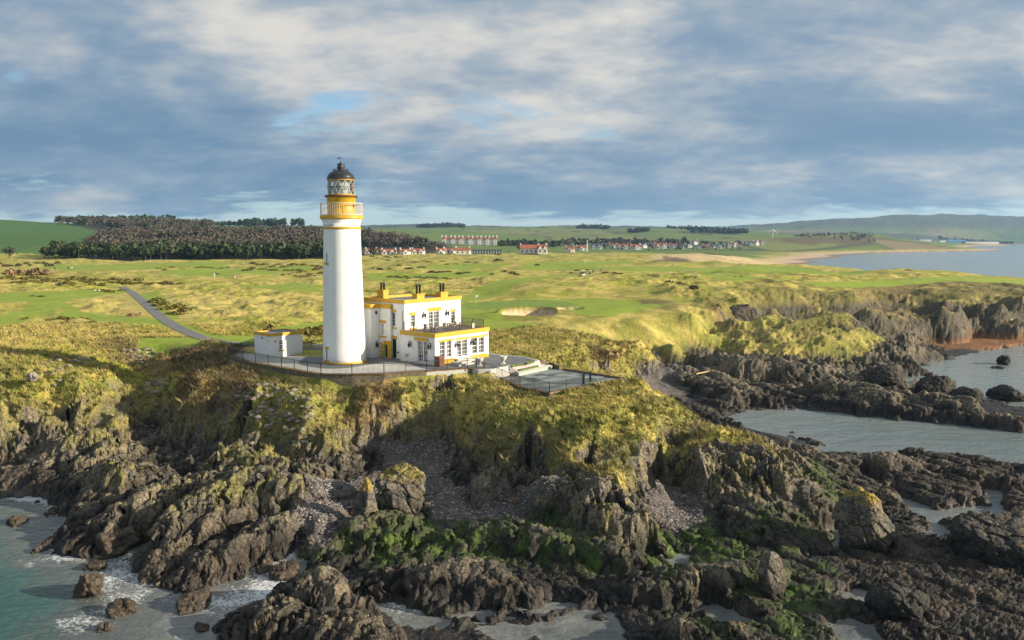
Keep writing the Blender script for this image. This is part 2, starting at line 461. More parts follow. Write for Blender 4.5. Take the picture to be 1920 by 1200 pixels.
ctrl = []
for px, col_ in NEAR.items():
    for py, z in col_: ctrl.append((*G(px, py, z), z))
for py, z in NEAR[0]: ctrl.append((*G(-180, py, z), z))
for py, z in NEAR[1920]: ctrl.append((*G(2150, py, z), z))
for px, py, z in MID: ctrl.append((*G(px, py, z), z))
for px, Y, z in MIDY + FAR: ctrl.append((*GY(px, Y, z), z))
ctrl = np.array(ctrl, np.float64)
CA = ctrl[:, 0] / ctrl[:, 1]; CL = np.log(ctrl[:, 1]); CZ = ctrl[:, 2]
# thin out near-duplicates
keep = []
for i in range(len(CZ)):
    if all((CA[i] - CA[j]) ** 2 + (CL[i] - CL[j]) ** 2 > 0.006 ** 2 for j in keep): keep.append(i)
CA, CL, CZ = CA[keep], CL[keep], CZ[keep]
D = np.sqrt((CA[:, None] - CA[None]) ** 2 + (CL[:, None] - CL[None]) ** 2)
n_ = len(CZ)
Am = np.zeros((n_ + 3, n_ + 3)); Am[:n_, :n_] = -D + np.eye(n_) * 0.0004
Pm = np.stack([np.ones(n_), CA, CL], 1); Am[:n_, n_:] = Pm; Am[n_:, :n_] = Pm.T
Wt = np.linalg.solve(Am, np.concatenate([CZ, np.zeros(3)]))

A_ = np.linspace(-0.80, 0.80, 1000)
Yr = [38.0]
while Yr[-1] < 9400:
    y = Yr[-1]
    Yr.append(y + (0.15 if y < 78 else 0.23 if y < 125 else y * 0.0042 if y < 300 else y * 0.017))
Yr = np.array(Yr)
NR, NC = len(Yr), len(A_)
# coarse evaluation, then interpolate on the grid
ac = np.linspace(-0.80, 0.80, 321); lc = np.linspace(math.log(37.9), math.log(9800), 620)
gA, gL = np.meshgrid(ac, lc)
Zc = np.zeros_like(gA)
for i in range(0, len(lc), 40):
    a = gA[i:i + 40].ravel(); l = gL[i:i + 40].ravel()
    d = np.sqrt((a[:, None] - CA[None]) ** 2 + (l[:, None] - CL[None]) ** 2)
    Zc[i:i + 40] = (-d @ Wt[:n_] + Wt[n_] + Wt[n_ + 1] * a + Wt[n_ + 2] * l).reshape(-1, 321)

def bil(Zg, a, l):
    fa = np.clip((a - ac[0]) / (ac[1] - ac[0]), 0, len(ac) - 1.001); fl = np.clip((l - lc[0]) / (lc[1] - lc[0]), 0, len(lc) - 1.001)
    i = fl.astype(int); j = fa.astype(int); u = fa - j; v = fl - i
    return (Zg[i, j] * (1 - u) + Zg[i, j + 1] * u) * (1 - v) + (Zg[i + 1, j] * (1 - u) + Zg[i + 1, j + 1] * u) * v

AA, YY = np.meshgrid(A_, Yr)
X = (AA * YY); Y = YY
B = bil(Zc, AA.ravel(), np.log(YY).ravel()).reshape(YY.shape)
nN = int(np.searchsorted(Yr, 300))                       # rows of the near part

def sdp(Xq, Yq, pts):
    """signed distance to a polygon, positive inside"""
    pts = np.array(pts, np.float64); n = len(pts)
    d = np.full(Xq.shape, 1e9); ins = np.zeros(Xq.shape, bool)
    for i in range(n):
        x0, y0 = pts[i]; x1, y1 = pts[(i + 1) % n]
        ex, ey = x1 - x0, y1 - y0
        L = ex * ex + ey * ey + 1e-9
        t = np.clip(((Xq - x0) * ex + (Yq - y0) * ey) / L, 0, 1)
        d = np.minimum(d, (Xq - x0 - ex * t) ** 2 + (Yq - y0 - ey * t) ** 2)
        c = ((y0 > Yq) != (y1 > Yq)) & (Xq < ex * (Yq - y0) / (ey if abs(ey) > 1e-9 else 1e-9) + x0)
        ins ^= c
    d = np.sqrt(d)
    return np.where(ins, d, -d)

def pmask(pts, f0=-1.0, f1=1.0, z=None, warp=0.0, wscale=0.1, shape=None):
    """mask on the whole grid of a polygon; pts (px,py[,z]) at height z"""
    W = [G(p[0], p[1], p[2] if len(p) > 2 else z) for p in pts]
    xs = [p[0] for p in W]; ys = [p[1] for p in W]
    m = np.zeros(X.shape, np.float32)
    pad = abs(f0) + warp * 2 + 1
    r0 = max(0, int(np.searchsorted(Yr, min(ys) - pad)) - 1); r1 = min(NR, int(np.searchsorted(Yr, max(ys) + pad)) + 1)
    if r1 <= r0: return m
    amin = min(x / y for x, y in W); amax = max(x / y for x, y in W)
    pa = pad / max(min(ys), 1)
    c0 = max(0, int(np.searchsorted(A_, amin - pa)) - 1); c1 = min(NC, int(np.searchsorted(A_, amax + pa)) + 1)
    xs_, ys_ = X[r0:r1, c0:c1], Y[r0:r1, c0:c1]
    if warp:
        wx = fbm(xs_ * wscale, ys_ * wscale, 71, 3) * warp; wy = fbm(xs_ * wscale, ys_ * wscale, 72, 3) * warp
        d = sdp(xs_ + wx, ys_ + wy, W)
    else:
        d = sdp(xs_, ys_, W)
    if shape == 'd': m = np.full(X.shape, -99.0, np.float32); m[r0:r1, c0:c1] = d; return m
    m[r0:r1, c0:c1] = sstep(d, f0, f1)
    return m

def pmaskW(W, f0, f1, warp=0.0, wscale=0.1, shape=None):
    old = G
    try:
        globals()['G'] = lambda a, b, c: (a, b)
        return pmask([(p[0], p[1], 0) for p in W], f0, f1, 0, warp, wscale, shape)
    finally:
        globals()['G'] = old

MOWNP = [[(-50,552),(110,545),(235,541),(232,549),(140,560),(85,585),(20,606),(-50,625),(-50,600),(40,580),(60,563),(-50,570)],
            [(105,556),(150,580),(230,590),(300,596),(330,612),(280,606),(180,598),(110,590)],
            [(262,632),(330,629),(405,633),(370,643),(262,642)], [(262,548),(300,545),(330,600),(420,625),(520,622),(560,640),(420,640),(360,622),(310,595)],
            [(80,500),(340,492),(420,492),(430,503),(240,510),(120,512)], [(300,510),(600,500),(608,512),(400,522),(310,520)], [(470,540),(560,535),(607,540),(607,552),(520,548)],
            [(505,612),(607,598),(607,610),(520,622)],
            [(690,520),(870,515),(960,517),(900,528),(690,531)], [(855,560),(905,548),(980,532),(1100,523),(1320,521),(1335,527),(1120,531),(1010,540),(950,556),(860,568)],
            [(860,568),(960,563),(1100,560),(1190,566),(1240,580),(1150,592),(1090,592),(1060,582),(950,582),(940,598),(1020,604),(940,612),(862,612)],
            [(1285,510),(1400,504),(1480,503),(1640,520),(1600,532),(1480,530),(1330,522)], [(1260,525),(1400,532),(1440,540),(1380,548),(1330,540)],
            [(1500,546),(1620,541),(1800,531),(1960,528),(1960,535),(1800,538),(1640,545),(1540,549)],
            [(1000,498),(1180,494),(1200,500),(1090,508),(960,512)], [(1060,508),(1200,505),(1330,508),(1250,514),(1100,515)], [(740,505),(900,498),(960,502),(840,512)]]
MW = np.zeros(X.shape, np.float32); MWf = MW.copy()
for pts in MOWNP:
    MW = np.maximum(MW, pmask(pts, -.35, .35, 10, 1.6, .07)); MWf = np.maximum(MWf, pmask(pts, -4, 1.5, 10, 1.6, .07))
MWf = np.maximum(MWf, pmask([(860,552),(1000,548),(1240,556),(1270,590),(1120,603),(930,618),(860,614)], -6, 2, 10))

# ---- near relief
Xn, Yn, Bn = X[:nN].astype(np.float32), Y[:nN].astype(np.float32), B[:nN].astype(np.float32)
dB_r = np.gradient(Bn, axis=0) / np.gradient(Yn, axis=0)
dB_c = np.gradient(Bn, axis=1) / np.gradient(Xn, axis=1)
slope = np.sqrt(dB_r ** 2 + dB_c ** 2)
wob = fbm(Xn * 0.22, Yn * 0.22, 3, 4)
wob2 = fbm(Xn * 0.9, Yn * 0.9, 8, 3)
rock = np.maximum(1 - sstep(Bn + wob * 1.5 + wob2 * 0.7 - .8 * sstep(-AA[:nN], .36, .44), 3.2, 4.3), sstep(slope + wob * 0.9 + wob2 * 0.5, 1.35, 1.9))
farcl = sstep(Yn, 118, 135)
rock = np.maximum(rock, farcl * sstep(slope + wob * .5 + wob2 * .3, .36, .62) * (1 - sstep(Bn + wob, 7.6, 9.2)) * sstep(AA[:nN], .262, .285))
rock *= 1 - sstep(Bn + wob * 1.2, 5.6, 7.0) * (Yn < 125)
rock *= 1 - sstep(Bn + wob * 0.8, 7.8, 9.0) * (1 - farcl)

PEBN = np.zeros(Xn.shape, np.float32)
for pts in [[(690,845),(760,838),(840,838),(850,900),(880,935),(960,930),(1010,948),(1080,965),(960,960),(800,950),(800,905),(710,870)], [(560,960),(640,900),(720,880),(700,920),(660,960),(620,1010),(570,1010)],
            [(1225,930),(1265,905),(1310,930),(1320,975),(1270,985),(1215,965)], [(1120,690),(1190,680),(1300,670),(1330,680),(1250,700),(1300,740),(1240,745),(1180,715)], [(1400,635),(1450,628),(1520,640),(1500,655),(1430,652)], [(1480,640),(1600,652),(1500,668)]]:
    PEBN = np.maximum(PEBN, pmask(pts, -1.2, 1.2, 1.6, 2.0, .25)[:nN])
PEBN *= 1 - sstep(Bn, 2.8, 3.6)
ORG = pmask([(1735,634),(1800,624),(1930,629),(2100,640),(2000,655),(1860,652),(1780,654),(1720,645)], -1.5, 2.5, .6, 3, .1)[:nN]
ORG *= 1 - sstep(Bn, 2.2, 3.0)

# explicit ridges of rock
RIDGES = [
 ([(105,1030,.5),(180,985,1.6),(260,935,2.6),(330,905,2.6),(420,892,2.8)], 3.0),
 ([(325,1095,.4),(400,1045,1.6),(480,995,2.4),(560,965,2.2),(610,930,2.0)], 2.9),
 ([(280,1050,.6),(330,975,2.6),(395,905,4.3),(450,882,4.6),(540,890,4.2),(600,905,3.0)], 2.7),
 ([(140,900,1.8),(200,880,3.0),(235,872,3.9),(300,880,2.6)], 2.0),
 ([(870,995,1.5),(930,975,2.4),(1000,985,2.3),(1080,1012,1.7)], 2.2),
 ([(1050,888,4.6),(1110,905,4.5),(1160,945,4.0),(1200,968,3.3)], 2.4),
 ([(1130,1010,2.0),(1180,1030,2.0),(1210,1045,1.4)], 1.8),
 ([(1300,850,5.0),(1380,850,4.8),(1450,870,4.2),(1500,905,3.0),(1530,950,1.6)], 2.9),
 ([(1400,818,2.6),(1480,838,2.3),(1540,862,1.7),(1600,868,1.5),(1680,856,2.1),(1740,866,1.5),(1830,882,1.2),(1900,900,1.1)], 1.8),
 ([(1215,1085,1.6),(1300,1070,2.0),(1400,1060,1.8),(1440,1050,1.7)], 1.8),
 ([(1280,1165,1.6),(1380,1180,1.5),(1430,1200,1.2)], 1.6),
 ([(560,1085,1.9),(620,1085,2.3),(660,1120,1.3)], 1.9),
 ([(420,1160,1.0),(500,1140,1.7),(600,1160,1.6),(700,1190,1.2)], 2.2),
 ([(800,1075,1.4),(900,1060,1.8),(930,1100,1.2)], 2.0),
 ([(660,985,1.5),(720,975,1.8),(780,990,1.4),(700,1010,1.2)], 1.9),
 ([(1215,690,3.0),(1290,690,3.2),(1350,715,2.2),(1410,740,1.6)], 4.0),
 ([(1370,672,4.2),(1440,668,4.8),(1520,685,3.9),(1555,712,2.2)], 5.5),
 ([(1590,660,3.4),(1660,640,4.4),(1720,655,2.6),(1800,668,1.0)], 5.0),
 ([(1420,625,4.0),(1520,640,3.6),(1600,640,4.0)], 4.5),
 ([(1575,720,2.6),(1660,735,2.8),(1700,745,1.6)], 3.6),
 ([(1560,745,1.4),(1680,760,1.6),(1800,775,1.4),(1920,795,1.0)], 3.4),
 ([(1740,742,2.6),(1810,755,2.2)], 2.6),
 ([(1200,735,1.4),(1290,765,1.5),(1360,780,1.0)], 3.6),
 ([(1650,620,2.6),(1700,612,3.6),(1760,628,1.6)], 4.0),
 ([(1040,668,7.2),(1080,672,7.6),(1110,690,5.4)], 3.0),
]
rf = ridged(Xn * 0.33, Yn * 0.33, 21, 3)
Hn = Bn.copy()
ridge_mask = np.zeros_like(Hn)
for pts, rad in RIDGES:
    W3 = [(*G(a, b, c), c) for a, b, c in pts]
    ys = [p[1] for p in W3]; asx = [p[0] / p[1] for p in W3]
    r0, r1 = np.searchsorted(Yr[:nN], [min(ys) - rad * 2, max(ys) + rad * 2])
    c0, c1 = np.searchsorted(A_, [min(asx) - rad * 2 / min(ys), max(asx) + rad * 2 / min(ys)])
    xs_, ys_ = Xn[r0:r1, c0:c1], Yn[r0:r1, c0:c1]
    wx = xs_ + fbm(xs_ * .3, ys_ * .3, 91, 3) * rad * .5; wy = ys_ + fbm(xs_ * .3, ys_ * .3, 92, 3) * rad * .5
    best = np.full(xs_.shape, 1e9, np.float32); hz = np.zeros(xs_.shape, np.float32)
    for (x0, y0, z0), (x1, y1, z1) in zip(W3[:-1], W3[1:]):
        ex, ey = x1 - x0, y1 - y0
        t = np.clip(((wx - x0) * ex + (wy - y0) * ey) / (ex * ex + ey * ey), 0, 1)
        d = np.sqrt((wx - x0 - ex * t) ** 2 + (wy - y0 - ey * t) ** 2)
        m = d < best
        best = np.where(m, d, best); hz = np.where(m, z0 + (z1 - z0) * t, hz)
    k = np.clip(1 - (best / rad) ** 2, 0, 1) ** 0.62
    sub = Hn[r0:r1, c0:c1]
    tgt = hz + 0.25
    new = sub + np.maximum(tgt - sub, 0) * k
    Hn[r0:r1, c0:c1] = new
    ridge_mask[r0:r1, c0:c1] = np.maximum(ridge_mask[r0:r1, c0:c1], k * (tgt > sub))
rock = np.maximum(rock, sstep(ridge_mask, 0.05, 0.3) * (1 - sstep(Hn + wob, 6.2, 7.2)))

# blocky jointed relief: cells of three sizes in a sheared frame (bedding runs away and to the right on the left side)
turn = sstep(AA[:nN], -0.12, 0.06)
ca, sa = np.cos(0.5), np.sin(0.5)
u1 = (Xn * ca - Yn * sa); v1 = (Xn * sa + Yn * ca)
cb, sb = np.cos(-0.75), np.sin(-0.75)
u2 = (Xn * cb - Yn * sb); v2 = (Xn * sb + Yn * cb)
def layered(fn):
    return fn(u1, v1) * (1 - turn) + fn(u2, v2) * turn
wpx = fbm(Xn * .5, Yn * .5, 5, 3); wpy = fbm(Xn * .5, Yn * .5, 6, 3)
def blocks(sx, sy, seed, amp, crack, cw):
    def f(u, v):
        F1, E, V = cell(u * sx + wpx * .35, v * sy + wpy * .35, seed)
        return amp * (V - .5) - crack * (1 - sstep(E, 0.0, cw)) + amp * .5 * (0.5 - F1)
    return layered(f)
rel = blocks(0.26, 0.12, 40, 1.1, .5, .10)
rel += blocks(0.50, 0.26, 41, .85, .55, .13)
rel += blocks(1.15, 0.62, 42, .42, .32, .16)
rel += blocks(2.6, 1.5, 43, .18, .15, .22)
rel += (ridged(Xn * .8, Yn * .8, 51, 4, .5) - .5) * .16
dist_fade = (1 - sstep(Yn, 130, 260) * 0.3) * (1 - .6 * sstep(Yn, 118, 135) * sstep(Bn, 3, 5))
plat = (1 - sstep(Bn, 1.4, 3.0))
amp = lerp(1.20, 0.62, plat) * dist_fade
amp = amp * (1 - .25 * plat * (1 - sstep(Yn, 56, 62)) * (AA[:nN] > -.1))
amp = amp * (1 - .25 * plat * sstep(AA[:nN], .24, .34) * (Yn < 90))
# finer shingly reef on the far right of the shore
shingle = sstep(AA[:nN], 0.32, 0.42) * (1 - sstep(Yn, 62, 72))
amp = amp * (1 - 0.15 * shingle)
rel += shingle * blocks(1.5, 3.4, 44, .30, .2, .25)
Hn = Hn + rock * rel * amp * (1 - PEBN * .88) * (1 - ORG * .92)
Hn = Hn * (1 - ORG) + (.55 + .3 * wob + rel * .08) * ORG
Hn = np.where(PEBN > .5, np.maximum(Hn, Bn - .1), Hn)
# crannied buttresses on steep rock: deep vertical clefts
cl = ridged(Xn * .55 + Yn * .12, Yn * .2, 61, 4)
Hn -= rock * (1 - plat) * np.clip(cl - .76, 0, 1) * 3.5 * sstep(Hn, 2.0, 3.5)
CLEFTS = [((985, 912, 1.3), (.15, 1), 3.0, 1.5, 1.6), ((1262, 942, 1.2), (-.05, 1), 6.5, 2.5, 1.4), ((832, 818, 2.3), (.25, 1), 2.2, 1.1, 2.6), ((655, 862, 2.0), (.1, 1), 3.5, 1.1, 2.4),
          ((1100, 905, 3.0), (.3, 1), 3.0, .7, 3.2), ((930, 905, 1.6), (.0, 1), 2.5, .8, 2.0), ((560, 880, 2.2), (.2, 1), 4.0, .8, 2.6), ((340, 815, 2.0), (.35, 1), 5.0, 1.2, 2.4), ((60, 838, 1.8), (.5, 1), 6.0, 1.3, 2.2), ((118, 800, 3.2), (.5, 1), 5.0, 1.1, 2.8), ((425, 835, 3.0), (.3, 1), 6.0, 1.2, 2.4), ((1385, 960, 1.5), (-.3, 1), 3.5, .6, 2.0), ((1470, 950, 1.5), (-.3, 1), 3.5, .6, 2.0)]
for (a_, b_, z_), (dx_, dy_), L_, w_, zf in CLEFTS:
    x0, y0 = G(a_, b_, z_); n__ = math.hypot(dx_, dy_); dx_, dy_ = dx_ / n__, dy_ / n__
    qx = Xn + wob2 * .5 - x0; qy = Yn + wob * .6 - y0
    along_ = qx * dx_ + qy * dy_; across = np.abs(-qx * dy_ + qy * dx_)
    ww = w_ * np.clip(1 - along_ / L_, 0.05, 1)
    m_ = (1 - sstep(across, ww * .75, ww * 1.25)) * sstep(along_, -1.0, 0) * (1 - sstep(along_, L_ * .9, L_))
    Hn = np.where(Hn > zf, lerp(Hn, np.maximum(zf + along_ * .1, zf) + rel * .2, m_), Hn)
    rock = np.maximum(rock, (1 - sstep(across, ww * 1.3, ww * 1.9)) * (along_ > -.5) * (along_ < L_ + .5) * (Bn > 2))
# knolls and gullies running down the bluffs
kz = sstep(Bn, 2.6, 4.2) * (1 - sstep(Bn, 7.0, 8.2)) * (1 - sstep(Yn, 94, 102)) * np.where(AA[:nN] < -.06, 1.0, .45)
gul = ridged((Xn * .94 - Yn * .34) * .16 + wob * .3, (Xn * .34 + Yn * .94) * .05, 63, 2)
Hn += kz * ((gul - .55) * 3.2 - .25)
rock = np.maximum(rock, kz * (1 - sstep(gul + wob2 * .2, .22, .42)))
# grass relief: tussocks and soil creep
g = (1 - rock) * (1 - MWf[:nN] * .85)
tuss = cell(Xn * 1.15 + wob2, Yn * 1.15 + wob, 81)
slope_rough = sstep(slope, 0.10, 0.35)
Hn += g * (wob * .35 + fbm(Xn * .05, Yn * .05, 12, 3) * 1.0 * sstep(Yn, 110, 150) + (fbm(Xn * .12, Yn * .12, 13, 3) * .9 + ridged(Xn * .07, Yn * .09, 17, 3) * .9 - .5) * sstep(Yn, 105, 140) * (1 - sstep(Yn, 240, 300) * .4))
Hn += g * np.maximum(slope_rough, 0.35 * sstep(Yn, 105, 130)) * ((0.5 - tuss[0]) * .60 + (tuss[2] - .5) * .22 + fbm(Xn * 2.6, Yn * 2.6, 14, 3) * .20 + fbm(Xn * .45, Yn * .45, 15, 3) * .45)

H = B.copy().astype(np.float32)
Xf, Yf = X[nN:], Y[nN:]
link_z = (1 - sstep(Yf, 700, 900))
Hf = B[nN:] + (fbm(Xf * .03, Yf * .03, 31, 4) * 2.4 + ridged(Xf * .02, Yf * .02, 37, 3) * 1.2 - .7) * link_z * sstep(B[nN:], 5, 9) * (1 - MWf[nN:] * .6) + fbm(Xf * .004, Yf * .004, 33, 4) * np.clip((Yf - 900) / 3000, 0, 1) * 22 * sstep(B[nN:], 10, 40)
blend = 1.0
H[nN:] = Hf
# match the two noises at the join
k = sstep(Y[:nN], 240, 300)
H[:nN] = Hn * (1 - k) + (B[:nN] + (fbm(X[:nN] * .03, Y[:nN] * .03, 31, 4) * 2.4 + ridged(X[:nN] * .02, Y[:nN] * .02, 37, 3) * 1.2 - .7) * sstep(B[:nN], 5, 9)) * k
rockF = np.zeros(X.shape, np.float32); rockF[:nN] = rock * (1 - k)

# ---- water bodies (carved below sea level)
SEAPOLYS = [
 ([(-500,925),(60,935),(140,975),(100,1015),(85,1045),(190,1062),(255,1020),(268,1080),(325,1108),(450,1085),(575,1025),(560,1105),(450,1125),(400,1165),(415,1260),(300,1500),(-600,1500)], .5, 2.4, .16),
 ([(1345,792),(1400,764),(1500,768),(1640,783),(1780,795),(1920,812),(2400,850),(2400,960),(1920,884),(1850,868),(1740,853),(1620,852),(1560,853),(1480,815),(1410,802)], .5, 1.6, .16),
 ([(1625,748),(1700,742),(1745,705),(1700,690),(1790,672),(1850,658),(1920,648),(2600,640),(2600,790),(1920,765),(1850,752),(1790,742),(1730,735),(1670,740)], .6, 2.0, .12),
 ([(1660,722),(1700,708),(1740,704),(1745,716),(1700,728)], .3, 1, .2),
]
POOLS = [
 [(1190,1078),(1205,1052),(1262,1044),(1284,1051),(1250,1066)], [(1546,1000),(1584,990),(1584,1030),(1562,1034),(1560,1015)],
 [(665,1118),(700,1128),(760,1140),(840,1168),(800,1172),(700,1150),(655,1142)],[(850,1158),(930,1140),(940,1152),(900,1166)],[(960,1140),(1060,1126),(1075,1136),(1000,1152)],[(1010,1175),(1080,1150),(1150,1152),(1160,1215),(1030,1215)],[(900,1180),(960,1172),(990,1180),(960,1200)],
 [(1680,925),(1712,942),(1760,955),(1850,945),(1900,958),(1880,974),(1780,980),(1735,974),(1695,955)],[(1850,915),(1885,920),(1875,950),(1850,945)],[(1720,1000),(1770,990),(1800,1005),(1740,1012)],[(1580,1125),(1650,1118),(1700,1130),(1640,1145)], [(1300,1142),(1345,1132),(1400,1160),(1420,1178),(1350,1166)],
 [(1570,1162),(1620,1165),(1660,1205),(1580,1210)], [(1620,895),(1640,900),(1655,915),(1640,920)], [(1440,1120),(1460,1125),(1455,1140)],
 [(860,1060),(905,1064),(900,1072),(865,1070)], [(645,1040),(675,1044),(660,1050)], [(1755,1025),(1785,1030),(1778,1040)], [(1780,885),(1815,890),(1800,897)],
 [(1570,1115),(1600,1108),(1650,1115),(1660,1125),(1610,1128)],[(240,1012),(262,1020),(270,1030),(250,1028)],
 [(1500,1045),(1540,1040),(1560,1052),(1520,1056)], [(1730,985),(1760,980),(1790,1000),(1760,1004)],
]
sea_d = np.full(X.shape, -99.0, np.float32)
for pts, wv, _, sc in SEAPOLYS:
    sea_d = np.maximum(sea_d, pmask(pts, -6, 6, 0, warp=wv * 2.2, wscale=sc * 1.6, shape='d'))
pool_d = np.full(X.shape, -99.0, np.float32)
for pts in POOLS:
    pool_d = np.maximum(pool_d, pmask(pts, -4, 4, 0.1, warp=1.1, wscale=.45, shape='d') + .15)
near = np.zeros(X.shape, bool); near[:nN] = True
low = near & (B < 3.5)
fine = np.zeros(X.shape, np.float32); fine[:nN] = rel
dry = np.clip(-np.maximum(sea_d, pool_d), 0, 3)
floor_h = 0.10 + 0.10 * dry + fine * 0.12
H = np.where(low & (sea_d < 0) & (pool_d < 0), np.maximum(H, np.minimum(floor_h, .5)), H)
# shore falls into the water over a short rocky step
shore = sstep(sea_d, -1.2, 0.6)
reef = fine * 0.75 * (1 - sstep(sea_d, 0, 5.5)) + 0.02
H = np.where(near & (sea_d > -1.2), lerp(H, np.minimum(H, -0.25 - 0.20 * np.clip(sea_d, 0, 12) + reef), shore), H)
H = np.where(near & (pool_d > -.6) & (B < 3), lerp(H, np.minimum(H, -0.22 + fine * .12), sstep(pool_d, -.6, .25)), H)

# flat made ground of the terraces and the road
TZ, LZ = 9.4, 8.25
TERR_UP = [G(*p) for p in [(430,668,TZ),(456,677,TZ),(602,703,TZ),(720,702,TZ),(880,692,TZ),(897,693,TZ),(920,692.5,TZ),(951,686.5,TZ),(1012,675.5,TZ),(985,669,TZ),(930,664,TZ),(800,640,TZ),(640,640,TZ),(560,648,TZ),(470,655,TZ)]]
TERR_LO = [G(*p) for p in [(930,710,LZ),(975,727,LZ),(1030,739,LZ),(1172,711,LZ),(1036,690,LZ)]]
mu = pmaskW(TERR_UP, -0.5, 0.1); mlw = pmaskW(TERR_LO, -0.5, 0.1)
H = H * (1 - mu) + (TZ - .35) * mu
H = H * (1 - mlw) + (LZ - .3) * mlw
ROAD_PX = [(228,538),(246,548),(262,560),(284,580),(312,602),(345,620),(388,636),(440,645),(500,649),(570,653),(640,655)]
ROADW = [G(a, b, 9.7) for a, b in ROAD_PX]
def pl_dist(Xq, Yq, pts):
    d = np.full(Xq.shape, 1e9)
    for (x0, y0), (x1, y1) in zip(pts[:-1], pts[1:]):
        ex, ey = x1 - x0, y1 - y0
        t = np.clip(((Xq - x0) * ex + (Yq - y0) * ey) / (ex * ex + ey * ey), 0, 1)
        d = np.minimum(d, (Xq - x0 - ex * t) ** 2 + (Yq - y0 - ey * t) ** 2)
    return np.sqrt(d)
rd = np.full(X.shape, 99.0); rd[:nN] = pl_dist(X[:nN], Y[:nN], ROADW)
Bs = B.copy()
H = np.where(rd < 9, lerp(H, 9.7 + 0 * H, 1 - sstep(rd, 2.2, 8.0)), H)
# bunkers
BUNK = [((995, 592), 5.0, 4.2, 1.5), ((1072, 586), 2.6, 1.3, .6)]
bm_ = np.zeros(X.shape, np.float32)
for (bx, by), ra, rb, dp in BUNK:
    cx, cy = G(bx, by, 9.8)
    d = np.sqrt(((X - cx) / ra) ** 2 + ((Y - cy) / rb) ** 2 + 1e-9)
    ang = np.arctan2(Y - cy, X - cx)
    d = d * (1 + 0.10 * np.sin(ang * 3 + 1))
    zc = float(bil(Zc, np.array([cx / cy]), np.log(np.array([cy])))[0])
    H = np.where(d < 2.2, lerp(H, zc + 0.15 + 0.25 * sstep(Y - cy, -2, 3), 1 - sstep(d, 1.2, 2.2)), H)
    H -= dp * (1 - sstep(d, .80, 1.0)); H += .5 * dp * np.exp(-((d - 1.12) / .12) ** 2) * sstep(Y - cy, -1, 1.5)
    bm_ = np.maximum(bm_, 1 - sstep(d, .94, 1.04))

# ---- sea level everywhere beyond the bay shore
BAY = [(-9999, 0)]
mx_, my_ = G(418, 652, 9.4)
H = H + 1.3 * np.exp(-((X - mx_) ** 2 / 9.0 + (Y - my_) ** 2 / 6.0)) * sstep(rd, 1.6, 3.6)
H = H.astype(np.float32)

def ground_z(x, y):
    a = x / y
    j = np.clip(np.searchsorted(A_, a) - 1, 0, NC - 2); i = np.clip(np.searchsorted(Yr, y) - 1, 0, NR - 2)
    u = np.clip((a - A_[j]) / (A_[j + 1] - A_[j]), 0, 1); v = np.clip((y - Yr[i]) / (Yr[i + 1] - Yr[i]), 0, 1)
    return (H[i, j] * (1 - u) + H[i, j + 1] * u) * (1 - v) + (H[i + 1, j] * (1 - u) + H[i + 1, j + 1] * u) * v

def on_ground(px, py, z0=9.8):
    """surface point seen at a photo pixel (few fixed-point steps)"""
    z = z0
    for _ in range(6):
        x, y = G(px, py, z); z = 0.5 * z + 0.5 * float(ground_z(x, y))
    return x, y, float(ground_z(x, y))
# ================================================================== GROUND COLOURS (albedo) AND MESHES
def colr(c): return np.array(c, np.float32)
shp = X.shape
Cc = np.zeros((*shp, 3), np.float32)
def paint(m, c, k=1.0):
    global Cc
    m = (m * k)[..., None].astype(np.float32)
    c = np.asarray(c, np.float32)
    Cc = Cc * (1 - m) + c * m
Xs, Ys = X.astype(np.float32), Y.astype(np.float32)
big = fbm(Xs * .035, Ys * .045, 101, 4); midn = fbm(Xs * .16, Ys * .22, 102, 4)
fin = np.zeros(shp, np.float32); fin[:nN] = fbm(Xs[:nN] * 1.1, Ys[:nN] * 1.4, 103, 4)
TAN = colr((.46, .375, .100)); OLIVE = colr((.265, .28, .030)); GREEN = colr((.20, .255, .022)); MOWN = colr((.235, .31, .028)); STRAW = colr((.50, .39, .125)); BRACK = colr((.20, .125, .065))
paint(np.ones(shp), TAN)
paint(sstep(midn + big * .6 + fin * .35, -.22, .25), OLIVE, .85)
paint(sstep(-midn + big * .5 + fin * .5, .25, .6), STRAW, .7)
paint(sstep(fbm(Xs * .07, Ys * .1, 104, 4) + fin * .2, .12, .5), GREEN, .6)
# foreground headland: olive tussock with yellow-green and tan streaks
hd = 1 - sstep(Ys, 92, 104)
paint(hd * sstep(fin * .7 + midn, -.3, .35), colr((.190, .185, .050)), .8)
paint(hd * sstep(-fin + midn * .6, .15, .6), colr((.110, .115, .025)), .8)
paint(hd * sstep(midn * .8 - fin * .5, .12, .45), colr((.29, .235, .09)), .75)
paint(hd * sstep(fbm(Xs * .3, Ys * .3, 108, 3), .15, .4), colr((.15, .185, .025)), .6)
def band(pts, c, k=1.0, f=1.2, warp=2.0, ws=.08, z=10.0): paint(pmask(pts, -f, f, z, warp, ws), c, k)
paint(sstep(fbm(Xs * .25, Ys * .4, 107, 4), .1, .35) * sstep(Ys, 100, 115), colr((.13, .125, .03)), .55)
